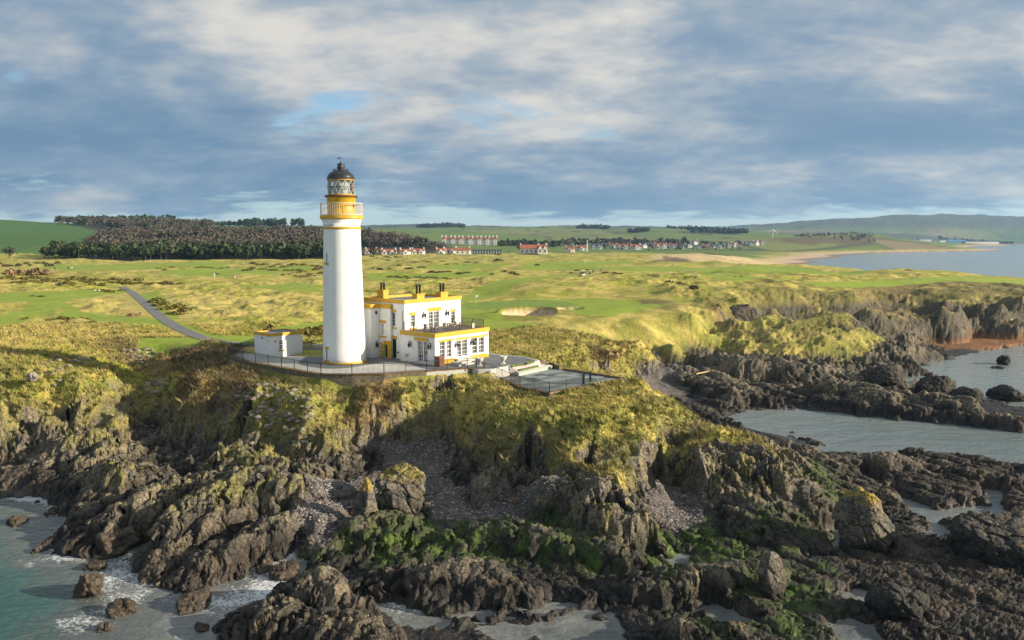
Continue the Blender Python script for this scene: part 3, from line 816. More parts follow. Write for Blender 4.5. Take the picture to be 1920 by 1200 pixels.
# browned bracken and dead scrub
for pts in [[(330,700),(400,672),(480,680),(520,700),(450,730),(440,790),(380,800),(330,760)], [(1100,655),(1150,648),(1185,668),(1150,680),(1110,675)], [(640,705),(720,705),(790,760),(770,790),(700,770),(650,730)],
            [(170,650),(260,655),(420,650),(400,680),(300,690),(220,675)], [(1305,590),(1350,580),(1400,595),(1370,610)], [(1600,560),(1700,555),(1700,590),(1620,585)]]:
    band(pts, BRACK, .75, 1.2, 3.0, .2, 8.0)
for pts in [[(280,560),(600,555),(600,600),(460,590),(330,600),(300,580)], [(0,600),(70,590),(180,600),(230,625),(110,645),(0,640)], [(100,550),(230,545),(285,590),(160,580)], [(900,620),(1050,605),(1300,620),(1330,660),(1150,650),(960,650)], [(1200,470),(1440,470),(1420,500),(1250,495)]]:
    band(pts, STRAW, .45, 3, 5, .06)
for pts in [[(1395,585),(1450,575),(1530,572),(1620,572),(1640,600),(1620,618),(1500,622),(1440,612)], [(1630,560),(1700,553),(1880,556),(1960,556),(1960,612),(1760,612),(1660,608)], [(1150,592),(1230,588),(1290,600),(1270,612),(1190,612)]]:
    paint(pmask(pts, -2, 3, 7.0, 4, .08) * sstep(midn + .35, -.25, .25), (.125, .098, .042), .8)  # brown scrub on the bluffs, with the shade of their faces painted in
paint(hd * sstep(6.4 - H, 0, 1.2) * sstep(midn + fin * .6, -.5, .1), (.150, .125, .055), .75)
paint(pmask([(880,602),(1200,590),(1380,556),(1660,556),(1660,645),(1330,675),(940,672)], -4, 4, 8.5, 4, .08) * sstep(midn + big, -.5, .1), (.185, .175, .038), .6)
# mown ground
paint(MW, MOWN, .94)
band([(870,566),(960,563),(1060,563),(1080,572),(1040,580),(960,579),(880,578)], colr((.165, .245, .035)), .9, .5, .6)
# rocks: two mineral tones, dark tide zone, pale lichen crust, moss
rockm = np.clip(rockF, 0, 1)
zt = H + 0.5 * midn
rk = colr((.170, .148, .112)) * np.ones((*shp, 3), np.float32)
tone = np.zeros(shp, np.float32); tone[:nN] = fbm(Xs[:nN] * .5, Ys[:nN] * .5, 120, 4)
def mixc(a, b, m): m = m[..., None]; return a * (1 - m) + np.asarray(b, np.float32) * m
rk = mixc(rk, (.31, .245, .155), sstep(tone, .0, .45) * .9)
rk = mixc(rk, (.085, .085, .082), sstep(-tone, .05, .45) * .8)
rk = mixc(rk, (.030, .027, .025), (1 - sstep(zt + tone * .9, .9, 2.5)) * .93)
rk = mixc(rk, (.070, .055, .043), (1 - sstep(zt, .1, .7)) * sstep(tone, -.1, .4) * .8)
browner = sstep(-AA, .22, .42) * (1 - sstep(zt, .8, 2.4)) + sstep(AA, .34, .48) * (1 - sstep(Ys, 70, 85)) * .8
rk = mixc(rk, (.125, .097, .072), np.clip(browner, 0, 1) * sstep(tone + .2, -.1, .5) * .8)
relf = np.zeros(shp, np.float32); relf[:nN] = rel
rk = mixc(rk, (.30, .245, .165), sstep(relf, .08, .7) * (.20 + .48 * sstep(zt, 1.6, 3.2)))  # paler raised rock; upper crags get sunlit tan painted into the colour
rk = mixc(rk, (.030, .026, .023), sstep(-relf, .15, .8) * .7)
rk = mixc(rk, (.43, .385, .32), sstep(zt, 2.6, 4.4) * sstep(fin + tone * .3, .10, .34) * .75)
rk = mixc(rk, (.085, .075, .042), sstep(Ys, 118, 140) * sstep(zt, 2.5, 4.5) * .75)
rk = rk * .74
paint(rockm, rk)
# weed green on the shelves, orange crust on the tops
algae = np.zeros(shp, np.float32)
for pts, kk in [([(570,1010),(660,1000),(760,960),(880,945),(950,960),(1060,965),(1180,1000),(1160,1070),(1060,1070),(950,1040),(820,1060),(700,1050),(600,1030)], .85),
            ([(1225,990),(1300,970),(1380,1000),(1400,1050),(1300,1110),(1230,1110),(1215,1070)], 1), ([(1370,1000),(1480,1080),(1560,1110),(1560,1200),(1440,1190),(1400,1090)], .9),
            ([(1490,880),(1560,880),(1600,940),(1580,970),(1520,960)], 1), ([(1260,1140),(1340,1150),(1360,1200),(1280,1180)], .9), ([(430,900),(560,920),(560,970),(420,960)], .55),
            ([(1400,970),(1530,975),(1540,1000),(1400,1000)], .6), ([(1480,1030),(1550,1030),(1570,1070),(1500,1075)], .6), ([(1640,860),(1680,858),(1670,875)], .6)]:
    algae = np.maximum(algae, pmask(pts, -1.5, 1.5, .9, 3.0, .3) * kk)
an = np.zeros(shp, np.float32); an[:nN] = fbm(Xs[:nN] * .8, Ys[:nN] * .8, 130, 4)
paint(algae * sstep(an, -.35, .05) * (1 - sstep(zt, 1.9, 3.0)) * (Ys < 110), (.045, .072, .014), .93)
paint(algae * sstep(an, .08, .4) * (1 - sstep(zt, 1.2, 2.2)) * (Ys < 110), (.080, .125, .016), .85)
moss = rockm * sstep(tone + fin * .7 + .25 * sstep(-AA, .1, .4), .02, .38) * sstep(zt, 2.3, 3.9) * (Ys < 125)
paint(moss, (.175, .165, .040), .8)
paint(rockm * sstep(-tone + fin * .5, .15, .5) * sstep(zt, 2.0, 3.4) * (Ys < 125), (.15, .115, .065), .55)
# pebbles
PEB = np.zeros(shp, np.float32); PEB[:nN] = PEBN
pebc = colr((.135, .120, .112)) * (1 + .5 * an[..., None])
paint(PEB, pebc, .9)
# weed-covered beach, orange; bunker sand; dune beach
ORGF = np.zeros(shp, np.float32); ORGF[:nN] = ORG
paint(ORGF * (1 - sstep(H, 1.3, 1.9)), (.26, .125, .05), .92)
paint(bm_, (.56, .43, .26))
far_sand = sstep(Ys, 420, 480) * (1 - sstep(H, 1.6, 4.0)) * (AA > .05)
paint(far_sand, (.48, .35, .23)); paint(far_sand * (1 - sstep(H, .5, 1.0)), (.21, .16, .12))
paint(pmask([(1215,492),(1260,480),(1340,471),(1470,474),(1560,472),(1470,482),(1430,497),(1330,496)], -8, 8, 9.5, 14, .02) * sstep(H, 1.5, 4), (.55, .42, .22), .9)
paint(pmask([(1215,494),(1245,484),(1290,486),(1300,492)], -3, 3, 11, 5, .05), (.10, .085, .05), .85)
# far country
farz = sstep(Ys, 640, 820) * sstep(H, 2.5, 6)
fld = cell(Xs * .0042 + .3 * np.sin(Ys * .002), Ys * .0016, 140)
fv = fld[2]
fc = np.where((fv < .45)[..., None], colr((.115, .170, .030)), np.where((fv < .72)[..., None], colr((.165, .190, .050)), np.where((fv < .88)[..., None], colr((.20, .165, .085)), colr((.085, .125, .030)))))
paint(farz, fc)
paint(farz * (1 - sstep(fld[1], .02, .06)), (.05, .055, .03), .8)
paint(sstep(Ys, 3300, 4200), np.where((big > .0)[..., None], colr((.070, .066, .042)), colr((.045, .056, .034))), .88)
paint(sstep(Ys, 3900, 4500) * (1 - sstep(H, 60, 120)) * (AA > .25), fc, .9)
lf = (AA < -.22) * (Ys > 560) * (Ys < 2200)
paint((lf * (Ys > 620)).astype(np.float32), (.060, .135, .018), .97)
paint((lf * (Ys > 735) * (Ys < 775) * (AA < -.30)).astype(np.float32), (.17, .16, .07), .9)
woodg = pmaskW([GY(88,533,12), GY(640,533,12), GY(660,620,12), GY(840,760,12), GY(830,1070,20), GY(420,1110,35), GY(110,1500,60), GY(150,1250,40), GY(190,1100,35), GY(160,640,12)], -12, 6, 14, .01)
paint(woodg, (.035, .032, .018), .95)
paint(pmask([(0,1040),(1,1)], 0, 1, 0) * 0, (0, 0, 0))
# bluffs behind the beach
bl = pmaskW([GY(1440,1440,5), GY(1530,1420,5), GY(1600,1500,5), GY(1690,1800,5), GY(1690,2100,8), GY(1655,1760,30), GY(1600,1700,30), GY(1500,1620,25), GY(1450,1560,14)], -20, 20, 60, .01)
paint(bl * (Ys > 1300) * sstep(H, 4, 8) * (1 - sstep(H, 26, 31)), (.105, .075, .045), .9)
green_field = pmaskW([GY(760,1180,13), GY(1060,1130,12), GY(1000,1230,14), GY(830,1250,15)], -20, 20, 20, .01)
paint(green_field, (.10, .165, .025), .9)  # even green field below the hotel
Cc = np.clip(Cc, .01, .9)

Vall = np.stack([X, Y, H], -1).astype(np.float32)
# push steep near rock sideways as well, so faces break up into knobs and hollows
sl2 = np.sqrt((np.gradient(H[:nN], axis=0) / np.gradient(Y[:nN], axis=0)) ** 2 + (np.gradient(H[:nN], axis=1) / np.gradient(X[:nN], axis=1)) ** 2)
kx = rock * sstep(sl2, .5, 1.6) * (Yn < 220)
hz_ = H[:nN] * 1.1
Vall[:nN, :, 0] += kx * (pn(hz_ + 3.1, Yn * .9, 201) * .34 + pn(hz_ * 2.7, Yn * 2.1 + Xn, 202) * .16)
Vall[:nN, :, 1] += kx * (pn(Xn * 1.1, hz_, 203) * .45 + pn(Xn * 2.6, hz_ * 2.4, 204) * .2)

rough_attr = np.clip(rockm, 0, 1)
wet = (1 - sstep(H, .05, .9)) * rockm
tus_attr = np.clip(1 - rockm - bm_ - PEB, 0, 1)
mownm = (Cc[..., 1] > Cc[..., 0] * 1.25).astype(np.float32)

def grid_faces(r, c):
    i = np.arange(r - 1)[:, None] * c + np.arange(c - 1)[None]
    return np.stack([i, i + 1, i + c + 1, i + c], -1).reshape(-1, 4)

def ground_mat():
    m = bpy.data.materials.new('ground'); m.use_nodes = True
    t = NT(m.node_tree); b = t.n['Principled BSDF']
    at = t.node('ShaderNodeAttribute', attribute_name='col'); am = t.node('ShaderNodeAttribute', attribute_name='msk')
    sp = t.node('ShaderNodeSeparateXYZ'); t.l.new(am.outputs['Vector'], sp.inputs[0])
    rockS, wetS, mownS = sp.outputs
    geo = t.node('ShaderNodeNewGeometry'); pos = geo.outputs['Position']
    # rock grain and lichen flecks
    n1 = t.noise(pos, 5.0, 6, .7, .3); n2 = t.noise(pos, 1.3, 5, .6)
    vor = t.node('ShaderNodeTexVoronoi', feature='DISTANCE_TO_EDGE'); vor.inputs['Scale'].default_value = 1.7; t.l.new(t.mix(.25, pos, t.noise(pos, 2.0, 4, .6, out=1), 'ADD'), vor.inputs['Vector'])
    crack = t.ramp(vor.outputs['Distance'], 0.0, .07, 0.45, 1.0)
    rockf = t.math('MULTIPLY', t.ramp(n1, .3, .72, .55, 1.5), crack)
    # grass streaks
    g1 = t.noise(t.vmul(pos, (1, 1.0, 1.6)), 3.2, 5, .75, .6); g2 = t.noise(pos, .55, 4, .6)
    grassf = t.math('MULTIPLY', t.ramp(g1, .30, .70, .58, 1.42), t.ramp(g2, .3, .7, .86, 1.14))
    mowf = t.ramp(g2, .3, .7, .9, 1.1)
    grassf = t.mix(mownS, grassf, mowf)
    f = t.mix(rockS, grassf, rockf)
    c = t.mix(1.0, at.outputs['Color'], f, 'MULTIPLY')
    # pale lichen specks high on rock
    zsep = t.node('ShaderNodeSeparateXYZ'); t.l.new(pos, zsep.inputs[0])
    hi = t.ramp(zsep.outputs[2], 1.9, 3.6)
    lic = t.math('MULTIPLY', t.math('MULTIPLY', t.ramp(t.noise(pos, 3.1, 6, .75), .56, .64), hi), rockS)
    c = t.mix(t.math('MULTIPLY', lic, .62), c, (.40, .37, .32))
    och = t.math('MULTIPLY', t.math('MULTIPLY', t.ramp(t.noise(pos, .9, 5, .7), .60, .67), t.ramp(zsep.outputs[2], 1.4, 3.0)), rockS)
    c = t.mix(t.math('MULTIPLY', och, .55), c, (.34, .24, .05))
    t.put(b.inputs['Base Color'], c)
    t.put(b.inputs['Roughness'], t.mix(wetS, (.86,) * 3, (.38,) * 3))
    b.inputs['Specular IOR Level'].default_value = .3
    hgt = t.math('ADD', t.math('MULTIPLY', n1, .5), t.math('MULTIPLY', crack, .35))
    hg = t.mix(rockS, t.math('MULTIPLY', g1, .8), t.math('ADD', hgt, n2))
    bn = t.node('ShaderNodeBump'); bn.inputs['Distance'].default_value = .22
    t.put(bn.inputs['Strength'], t.math('MULTIPLY', t.math('SUBTRACT', 1.0, t.math('MULTIPLY', mownS, .85)), .85))
    t.put(bn.inputs['Height'], hg); t.l.new(bn.outputs[0], b.inputs['Normal'])
    return m
M_ground = ground_mat()

def terrain_piece(name, r0, r1):
    V = Vall[r0:r1].reshape(-1, 3); F = grid_faces(r1 - r0, NC)
    if name == 'ground':           # drop what lies deep under the sea
        zf = V[F][:, :, 2].max(1); F = F[zf > -2.2]
    me = np_mesh(name, V, F)
    a = me.attributes.new('col', 'FLOAT_COLOR', 'POINT')
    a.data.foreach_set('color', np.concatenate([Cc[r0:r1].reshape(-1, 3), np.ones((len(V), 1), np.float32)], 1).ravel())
    a = me.attributes.new('msk', 'FLOAT_VECTOR', 'POINT')
    a.data.foreach_set('vector', np.stack([rough_attr[r0:r1], wet[r0:r1], mownm[r0:r1]], -1).astype(np.float32).reshape(-1, 3).ravel())
    return link(name, me, M_ground, kind='structure')
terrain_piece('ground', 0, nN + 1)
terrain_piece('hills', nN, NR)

# ---- sea: depth and foam carried as attributes of the water sheet
sa_ = np.concatenate([[-3.0, -1.5, -1.0], np.linspace(-.8, .8, 500), [1.0, 1.5, 3.0]])
sy_ = [34.0]
while sy_[-1] < 14000: sy_.append(sy_[-1] * 1.0058 if sy_[-1] < 220 else sy_[-1] * 1.04)
sy_ = np.array(sy_)
SA, SY = np.meshgrid(sa_, sy_); SX = SA * SY
gz = ground_z(SX.ravel(), SY.ravel()).reshape(SX.shape)
depth = np.clip(-gz, 0, 6)
outside = (np.abs(SA) > .8) | (SY > 9300)
depth = np.where(outside, 4, depth)
# the drone looks over a shelf: it stays shallow until well out to the left
west = np.clip((-SX - 25) / 11 + (50 - SY) / 14, 0, 1) * (SY < 90)
depth = np.where((SY < 92) & (SA < 0), depth * (.35 + .9 * west), depth)
m1 = (SY < 92) & (SA < -.12)
fo = fbm(SX * .16, SY * .2, 301, 4); fo2 = np.abs(fbm(SX * .7, SY * .9, 302, 4))
# washed zone around the reefs, foam gathers in laces
near_rock = np.clip(1 - depth / 2.0, 0, 1)
foam = m1 * sstep(near_rock * .7 + fo * .9, .22, 1.0) 
foam = np.maximum(foam, .35 * (~m1) * (SY < 250) * sstep(near_rock + fo * .5, .75, 1.1))
beachf = (SY > 450) * sstep(1 - depth / .9, .2, .9) * sstep(fbm(SX * .02, SY * .006, 303, 3), -.1, .4)
foam = np.maximum(foam, beachf * .9)
pool = np.zeros(SX.shape)
V = np.stack([SX, SY, np.zeros_like(SX)], -1).reshape(-1, 3)
me = np_mesh('sea', V, grid_faces(len(sy_), len(sa_)))
a = me.attributes.new('wat', 'FLOAT_VECTOR', 'POINT')
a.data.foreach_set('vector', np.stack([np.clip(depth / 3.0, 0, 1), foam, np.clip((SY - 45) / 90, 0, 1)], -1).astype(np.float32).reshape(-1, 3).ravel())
m = bpy.data.materials.new('sea_water'); m.use_nodes = True
t = NT(m.node_tree); b = t.n['Principled BSDF']
am = t.node('ShaderNodeAttribute', attribute_name='wat'); sp = t.node('ShaderNodeSeparateXYZ'); t.l.new(am.outputs['Vector'], sp.inputs[0])
geo = t.node('ShaderNodeNewGeometry'); pos = geo.outputs['Position']
wn = t.noise(pos, .22, 4, .6)
wc = t.cramp(t.math('ADD', sp.outputs[0], t.math('MULTIPLY', t.math('SUBTRACT', wn, .5), .5)), [(0, (.20, .205, .195)), (.12, (.125, .135, .13)), (.45, (.085, .105, .10)), (.8, (.035, .10, .09)), (1, (.022, .088, .082))])  # pale shallow stops also put sky glare on the pools into the colour
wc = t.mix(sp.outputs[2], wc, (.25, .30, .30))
lace = t.node('ShaderNodeTexVoronoi', feature='DISTANCE_TO_EDGE'); lace.inputs['Scale'].default_value = 2.4
t.l.new(t.mix(.9, pos, t.noise(pos, .9, 4, .65, out=1), 'ADD'), lace.inputs['Vector'])
lc_ = t.ramp(lace.outputs['Distance'], .0, .10, 1.0, .0)
ln2 = t.noise(pos, 3.6, 6, .78, .8)
fm = t.math('ADD', t.math('MULTIPLY', lc_, .16), t.math('MULTIPLY', ln2, 1.15))
fm = t.math('ADD', fm, t.math('MULTIPLY', sp.outputs[1], .55))
fmask = t.math('MULTIPLY', t.ramp(fm, .98, 1.20), t.ramp(sp.outputs[1], .05, .3))
wc = t.mix(t.math('MULTIPLY', fmask, .85), wc, (.72, .74, .74))
t.put(b.inputs['Base Color'], wc)
t.put(b.inputs['Roughness'], t.mix(fmask, (.13,) * 3, (.8,) * 3))
b.inputs['IOR'].default_value = 1.33
b.inputs['Specular IOR Level'].default_value = .5
wv = t.noise(t.vmul(pos, (1.0, 1.5, 1)), 1.3, 5, .6, .8); wv2 = t.noise(t.vmul(pos, (.7, 1.4, 1)), .33, 3, .5, .6)
bn = t.node('ShaderNodeBump'); bn.inputs['Distance'].default_value = .45; bn.inputs['Strength'].default_value = .8
t.put(bn.inputs['Height'], t.math('ADD', t.math('MULTIPLY', wv, .35), t.math('MULTIPLY', wv2, .65))); t.l.new(bn.outputs[0], b.inputs['Normal'])
link('sea', me, m, kind='structure')
# ================================================================== LIGHTHOUSE STATION
M_white = mat('white_paint', (.80, .80, .78), .55, var=.03, vscale=.8, bump=.12, bscale=6, dirt=(.55, .53, .47), dirt_amt=.22)
def weathered():
    m = M_white; t = NT(m.node_tree); b = t.n['Principled BSDF']; geo = t.node('ShaderNodeNewGeometry'); pos = geo.outputs['Position']
    src = b.inputs['Base Color'].links[0].from_socket
    st_ = t.noise(t.vmul(pos, (2.2, 2.2, .10)), 2.2, 5, .7); pt_ = t.noise(pos, .55, 5, .6)
    c_ = t.mix(t.math('MULTIPLY', t.ramp(st_, .56, .80), .30), src, (.50, .44, .34))
    c_ = t.mix(t.math('MULTIPLY', t.ramp(pt_, .50, .72), .16), c_, (.60, .60, .58))
    s = t.node('ShaderNodeSeparateXYZ'); t.l.new(pos, s.inputs[0])
    low = t.math('MULTIPLY', t.ramp(t.math('ADD', s.outputs[2], t.math('MULTIPLY', pt_, 1.5)), 10.1, 11.3, 1, 0), .22)
    c_ = t.mix(low, c_, (.42, .42, .34)); t.put(b.inputs['Base Color'], c_)
    fr = t.math('FRACT', t.math('MULTIPLY', s.outputs[2], 2.1)); ln_ = t.ramp(t.math('ABSOLUTE', t.math('SUBTRACT', fr, .5)), .44, .5)
    bn = t.node('ShaderNodeBump'); bn.inputs['Distance'].default_value = .02; bn.inputs['Strength'].default_value = .5
    t.put(bn.inputs['Height'], t.math('SUBTRACT', t.noise(pos, 5, 5, .7), t.math('MULTIPLY', ln_, .5))); t.l.new(bn.outputs[0], b.inputs['Normal'])
weathered()
M_yel = mat('ochre_paint', (.56, .335, .022), .5, var=.06, vscale=1.2, dirt=(.42, .25, .04), dirt_amt=.25)
M_yel2 = mat('ochre_sill', (.52, .30, .025), .55, var=.08)
M_black = mat('black_paint', (.022, .024, .028), .38, var=.15, spec=.5)
M_iron = mat('dark_iron', (.03, .028, .027), .5, var=.2)
M_rail = mat('white_rail', (.72, .66, .60), .5, var=.1)
M_cream = mat('cream_bar', (.74, .62, .44), .5, var=.1)
M_brown = mat('brown_deck', (.13, .06, .035), .6, var=.2)
M_green = mat('green_door', (.012, .055, .022), .35, var=.1)
M_frame = mat('window_frame', (.78, .78, .76), .45, var=.03)
M_lead = mat('lead_roof', (.15, .165, .20), .55, var=.15, vscale=.5, dirt=(.28, .29, .30), dirt_amt=.5)
M_plant = mat('planter_stone', (.62, .59, .53), .8, var=.15, vscale=5, bump=.3)
M_conc = mat('pale_paving', (.52, .51, .47), .8, var=.10, vscale=.4, dirt=(.33, .32, .28), dirt_amt=.5, bump=.2)
M_wood = mat('brown_wood', (.20, .075, .035), .5, var=.15)
M_red = mat('red_box', (.45, .02, .015), .5, var=.05)
M_blue = mat('blue_plate', (.02, .12, .35), .5, var=.05)

def glass_pane():
    m = bpy.data.materials.new('window_glass'); m.use_nodes = True
    b = m.node_tree.nodes['Principled BSDF']; t = NT(m.node_tree)
    v = t.node('ShaderNodeNewGeometry').outputs['Position']
    t.put(b.inputs['Base Color'], t.mix(t.ramp(t.noise(v, .9, 3), .4, .6), (.018, .022, .026), (.07, .075, .075)))
    b.inputs['Roughness'].default_value = .06; b.inputs['Specular IOR Level'].default_value = .9
    return m
M_glass = glass_pane()
def clear_glass():
    m = bpy.data.materials.new('lantern_glass'); m.use_nodes = True
    t = NT(m.node_tree); t.n.clear()
    tr = t.node('ShaderNodeBsdfTransparent'); tr.inputs[0].default_value = (.95, .98, .97, 1)
    gl = t.node('ShaderNodeBsdfGlossy'); gl.inputs['Roughness'].default_value = .05; gl.inputs[0].default_value = (1, 1, 1, 1)
    lw = t.node('ShaderNodeLayerWeight'); lw.inputs[0].default_value = .35
    mx = t.node('ShaderNodeMixShader'); t.put(mx.inputs[0], t.math('ADD', lw.outputs['Fresnel'], .12)); t.l.new(tr.outputs[0], mx.inputs[1]); t.l.new(gl.outputs[0], mx.inputs[2])
    o = t.node('ShaderNodeOutputMaterial'); t.l.new(mx.outputs[0], o.inputs[0])
    return m
M_clear = clear_glass()
m = bpy.data.materials.new('lens_glass'); m.use_nodes = True
b = m.node_tree.nodes['Principled BSDF']; b.inputs['Base Color'].default_value = (.70, .78, .74, 1); b.inputs['Roughness'].default_value = .12; b.inputs['Transmission Weight'].default_value = .35
M_lens = m

def depth_of(Yw, z): return Yw * math.cos(TH) + (HC - z) * math.sin(TH)

# ------------------------------------------------------------- lighthouse tower
tpx, tpy = G(646.5, 684.3, TZ)
TR0 = 2.58
ang = math.atan2(tpy, tpx)
TC = (tpx + math.cos(ang) * TR0, tpy + math.sin(ang) * TR0)
def tz(py): return ZS(py, TC[1]) - TZ
def tr(half_px, py): return half_px * depth_of(TC[1], TZ + tz(py)) / FPX
LH = thing('lighthouse', (*TC, TZ), 'tall white round lighthouse tower with ochre bands, railed gallery and black domed lantern', 'lighthouse')
zg = tz(411.6)                                    # underside of the gallery
zs = tz(428)
prof = [(TR0, 0.0), (TR0 * .985, .6)]
for k in range(1, 15):
    f = k / 14
    prof.append((lerp(TR0 * .985, tr(33.9, 440), f ** .9), lerp(.6, zs, f)))
rt = prof[-1][0]
prof += [(rt, zs + .3), (rt * .995, zg - .75), (rt * 1.03, zg - .3), (rt * 1.10, zg)]
mb = MB(); mb.lathe(prof, 64); sh = mb.build('tower_wall', M_white, LH, True)
mb = MB(); mb.lathe([(TR0 + .005, 0), (TR0 + .10, 0), (TR0 + .10, .17), (TR0 + .005, .24)], 64, cap=False); mb.build('plinth_band', M_yel, LH, True)
mb = MB(); mb.lathe([(rt + .005, zs - .13), (rt + .075, zs - .10), (rt + .075, zs + .13), (rt + .005, zs + .16)], 64, cap=False); mb.build('string_band', M_yel, LH, True)
rg = tr(39.8, 408); zd = tz(404.3)
mb = MB(); mb.lathe([(rt * 1.10, zg), (rg - .06, zg + .02), (rg, zg + .10), (rg, zd - .04), (rg - .05, zd), (0.2, zd)], 64, cap=False); mb.build('gallery_deck', M_yel, LH)
# gallery railing
zr = tz(381.8)
rl = link('gallery_railing', None, parent=LH)
mb = MB()
for z in (zd + .09, zr):
    mb.lathe([(rg - .10, z - .03), (rg - .04, z - .03), (rg - .04, z + .03), (rg - .10, z + .03), (rg - .10, z - .03)], 64, cap=False)
mb.build('handrail', M_rail, rl, True)
mb = MB(); mb.bar((0, 0, zd), (0, 0, zr), .035, n=4); bar_me = mb.build('bar', M_rail, rl)
NB = 60
for i in range(NB):
    o = bar_me if i == 0 else bar_me.copy()
    if i: COL.objects.link(o); o.parent = rl
    a = 2 * math.pi * i / NB
    o.location = ((rg - .07) * math.cos(a), (rg - .07) * math.sin(a), 0)
# drum, upper deck, lantern
zdr = tz(370.5); rdm = tr(26.3, 380)
mb = MB(); mb.lathe([(rdm + .05, zd), (rdm + .05, zd + .18), (rdm, zd + .22), (rdm, zdr), (rdm + .10, zdr + .03)], 48); mb.build('lantern_drum', M_yel, LH, True)
for a in (-.35, 1.9): 
    mb = MB(); s0 = 0; mb.box(rdm - .05, rdm + .06, -.14, .14, zd + .95, zd + 1.3); mb.xf(Matrix.Rotation(a, 4, 'Z'), s0); mb.build('drum_vent', M_iron, LH)
zu = tz(367.2); ru = tr(30.4, 368)
mb = MB(); mb.lathe([(rdm + .10, zdr), (ru, zdr + .05), (ru + .03, zu - .04), (ru - .02, zu + .03), (.3, zu + .03)], 48, cap=False); mb.build('upper_walkway', M_brown, LH)
zl = tz(336.5); rlan = tr(24.6, 350)
mb = MB(); mb.lathe([(rlan - .03, zu + .03), (rlan + .05, zu + .03), (rlan + .05, zu + .16), (rlan - .03, zu + .16), (rlan - .03, zu + .03)], 48, cap=False); mb.build('lower_rim', M_yel, LH, True); mb = MB()
mb.lathe([(rlan - .03, zl - .14), (rlan + .06, zl - .14), (rlan + .06, zl), (rlan - .03, zl), (rlan - .03, zl - .14)], 48, cap=False)
lat = mb.build('upper_rim', M_yel, LH, True)
NP = 12
mb = MB(); h0, h1 = zu + .15, zl - .13; hm = (h0 + h1) / 2
def cyl(a, z, r=rlan): return (r * math.cos(a), r * math.sin(a), z)
for i in range(NP):
    a = 2 * math.pi * i / NP; d = 2 * math.pi / NP
    for (p, q) in (((a, h0), (a + d / 2, hm)), ((a + d, h0), (a + d / 2, hm)), ((a + d / 2, hm), (a, h1)), ((a + d / 2, hm), (a + d, h1))):
        mb.bar(cyl(p[0], p[1]), cyl(q[0], q[1]), .036)
mb.build('glazing_lattice', M_cream, LH)
mb = MB()
for i in range(24):
    a = 2 * math.pi * i / 24; mb.bar(cyl(a, hm, rlan + .01), cyl(a + 2 * math.pi / 24, hm, rlan + .01), .07)
mb.build('glazing_belt', M_brown, LH)
mb = MB(); d = 2 * math.pi / NP
mb.lathe([(rlan - .03, h0 - .05), (rlan - .03, h1 + .05)], 3, cap=False, a0=0, a1=d); p0 = mb.build('glass_pane', M_clear, LH, True)
for i in range(1, NP):
    o = p0.copy(); COL.objects.link(o); o.parent = LH; o.rotation_euler = (0, 0, d * i)
# optic
mb = MB(); pr = []
for k in range(25):
    f = k / 24; z = lerp(h0 - .05, h1 - .1, f); r = .70 + .28 * math.sin(f * math.pi) + (.05 if k % 2 else 0); pr.append((r, z))
mb.lathe(pr, 20); mb.build('lens', M_lens, LH)
# dome, ventilator ball, vane
rd_ = tr(25.6, 336); zt_ = tz(318.5)
mb = MB(); pr = [(rd_ + .04, zl - .02), (rd_ + .05, zl + .08)]
for k in range(11):
    t_ = k / 10 * math.pi / 2 * .9; pr.append((rd_ * math.cos(t_), zl + .1 + (zt_ - zl - .1) * math.sin(t_) / math.sin(math.pi / 2 * .9)))
mb.lathe(pr, 48)
dome = mb.build('dome', M_black, LH, True)
mb = MB()
for i in range(12):
    a = 2 * math.pi * i / 12
    mb.bar((rd_ * .55 * math.cos(a), rd_ * .55 * math.sin(a), lerp(zl, zt_, .86)), (rd_ * .55 * math.cos(a), rd_ * .55 * math.sin(a), lerp(zl, zt_, 1.05)), .06)
for i in range(24):
    a = 2 * math.pi * i / 24; b_ = 2 * math.pi * (i + 1) / 24; z = lerp(zl, zt_, 1.04)
    mb.bar((rd_ * .55 * math.cos(a), rd_ * .55 * math.sin(a), z), (rd_ * .55 * math.cos(b_), rd_ * .55 * math.sin(b_), z), .04)
mb.build('dome_rail', M_black, LH)
zb = tz(304.5)
hb = zb - zt_
mb = MB(); mb.lathe([(.46, zt_ - .08), (.40, zt_ + .05), (.36, zt_ + hb * .18), (.47, zt_ + hb * .24), (.47, zt_ + hb * .34), (.32, zt_ + hb * .40), (.40, zt_ + hb * .55), (.38, zt_ + hb * .72), (.24, zt_ + hb * .88), (.08, zt_ + hb)], 24)
mb.build('ventilator_ball', M_black, LH, True)
mb = MB(); z = zt_ + hb; mb.bar((0, 0, z - .1), (0, 0, z + .75), .04); mb.bar((-.35, 0, z + .45), (.35, 0, z + .45), .03); mb.quad((-.35, 0, z + .38), (-.15, 0, z + .38), (-.15, 0, z + .56), (-.35, 0, z + .56)); mb.build('weather_vane', M_iron, LH)
mb = MB(); mb.bar((.52, -.1, zt_), (.52, -.1, zt_ + .75), .05); mb.build('conductor', M_iron, LH)
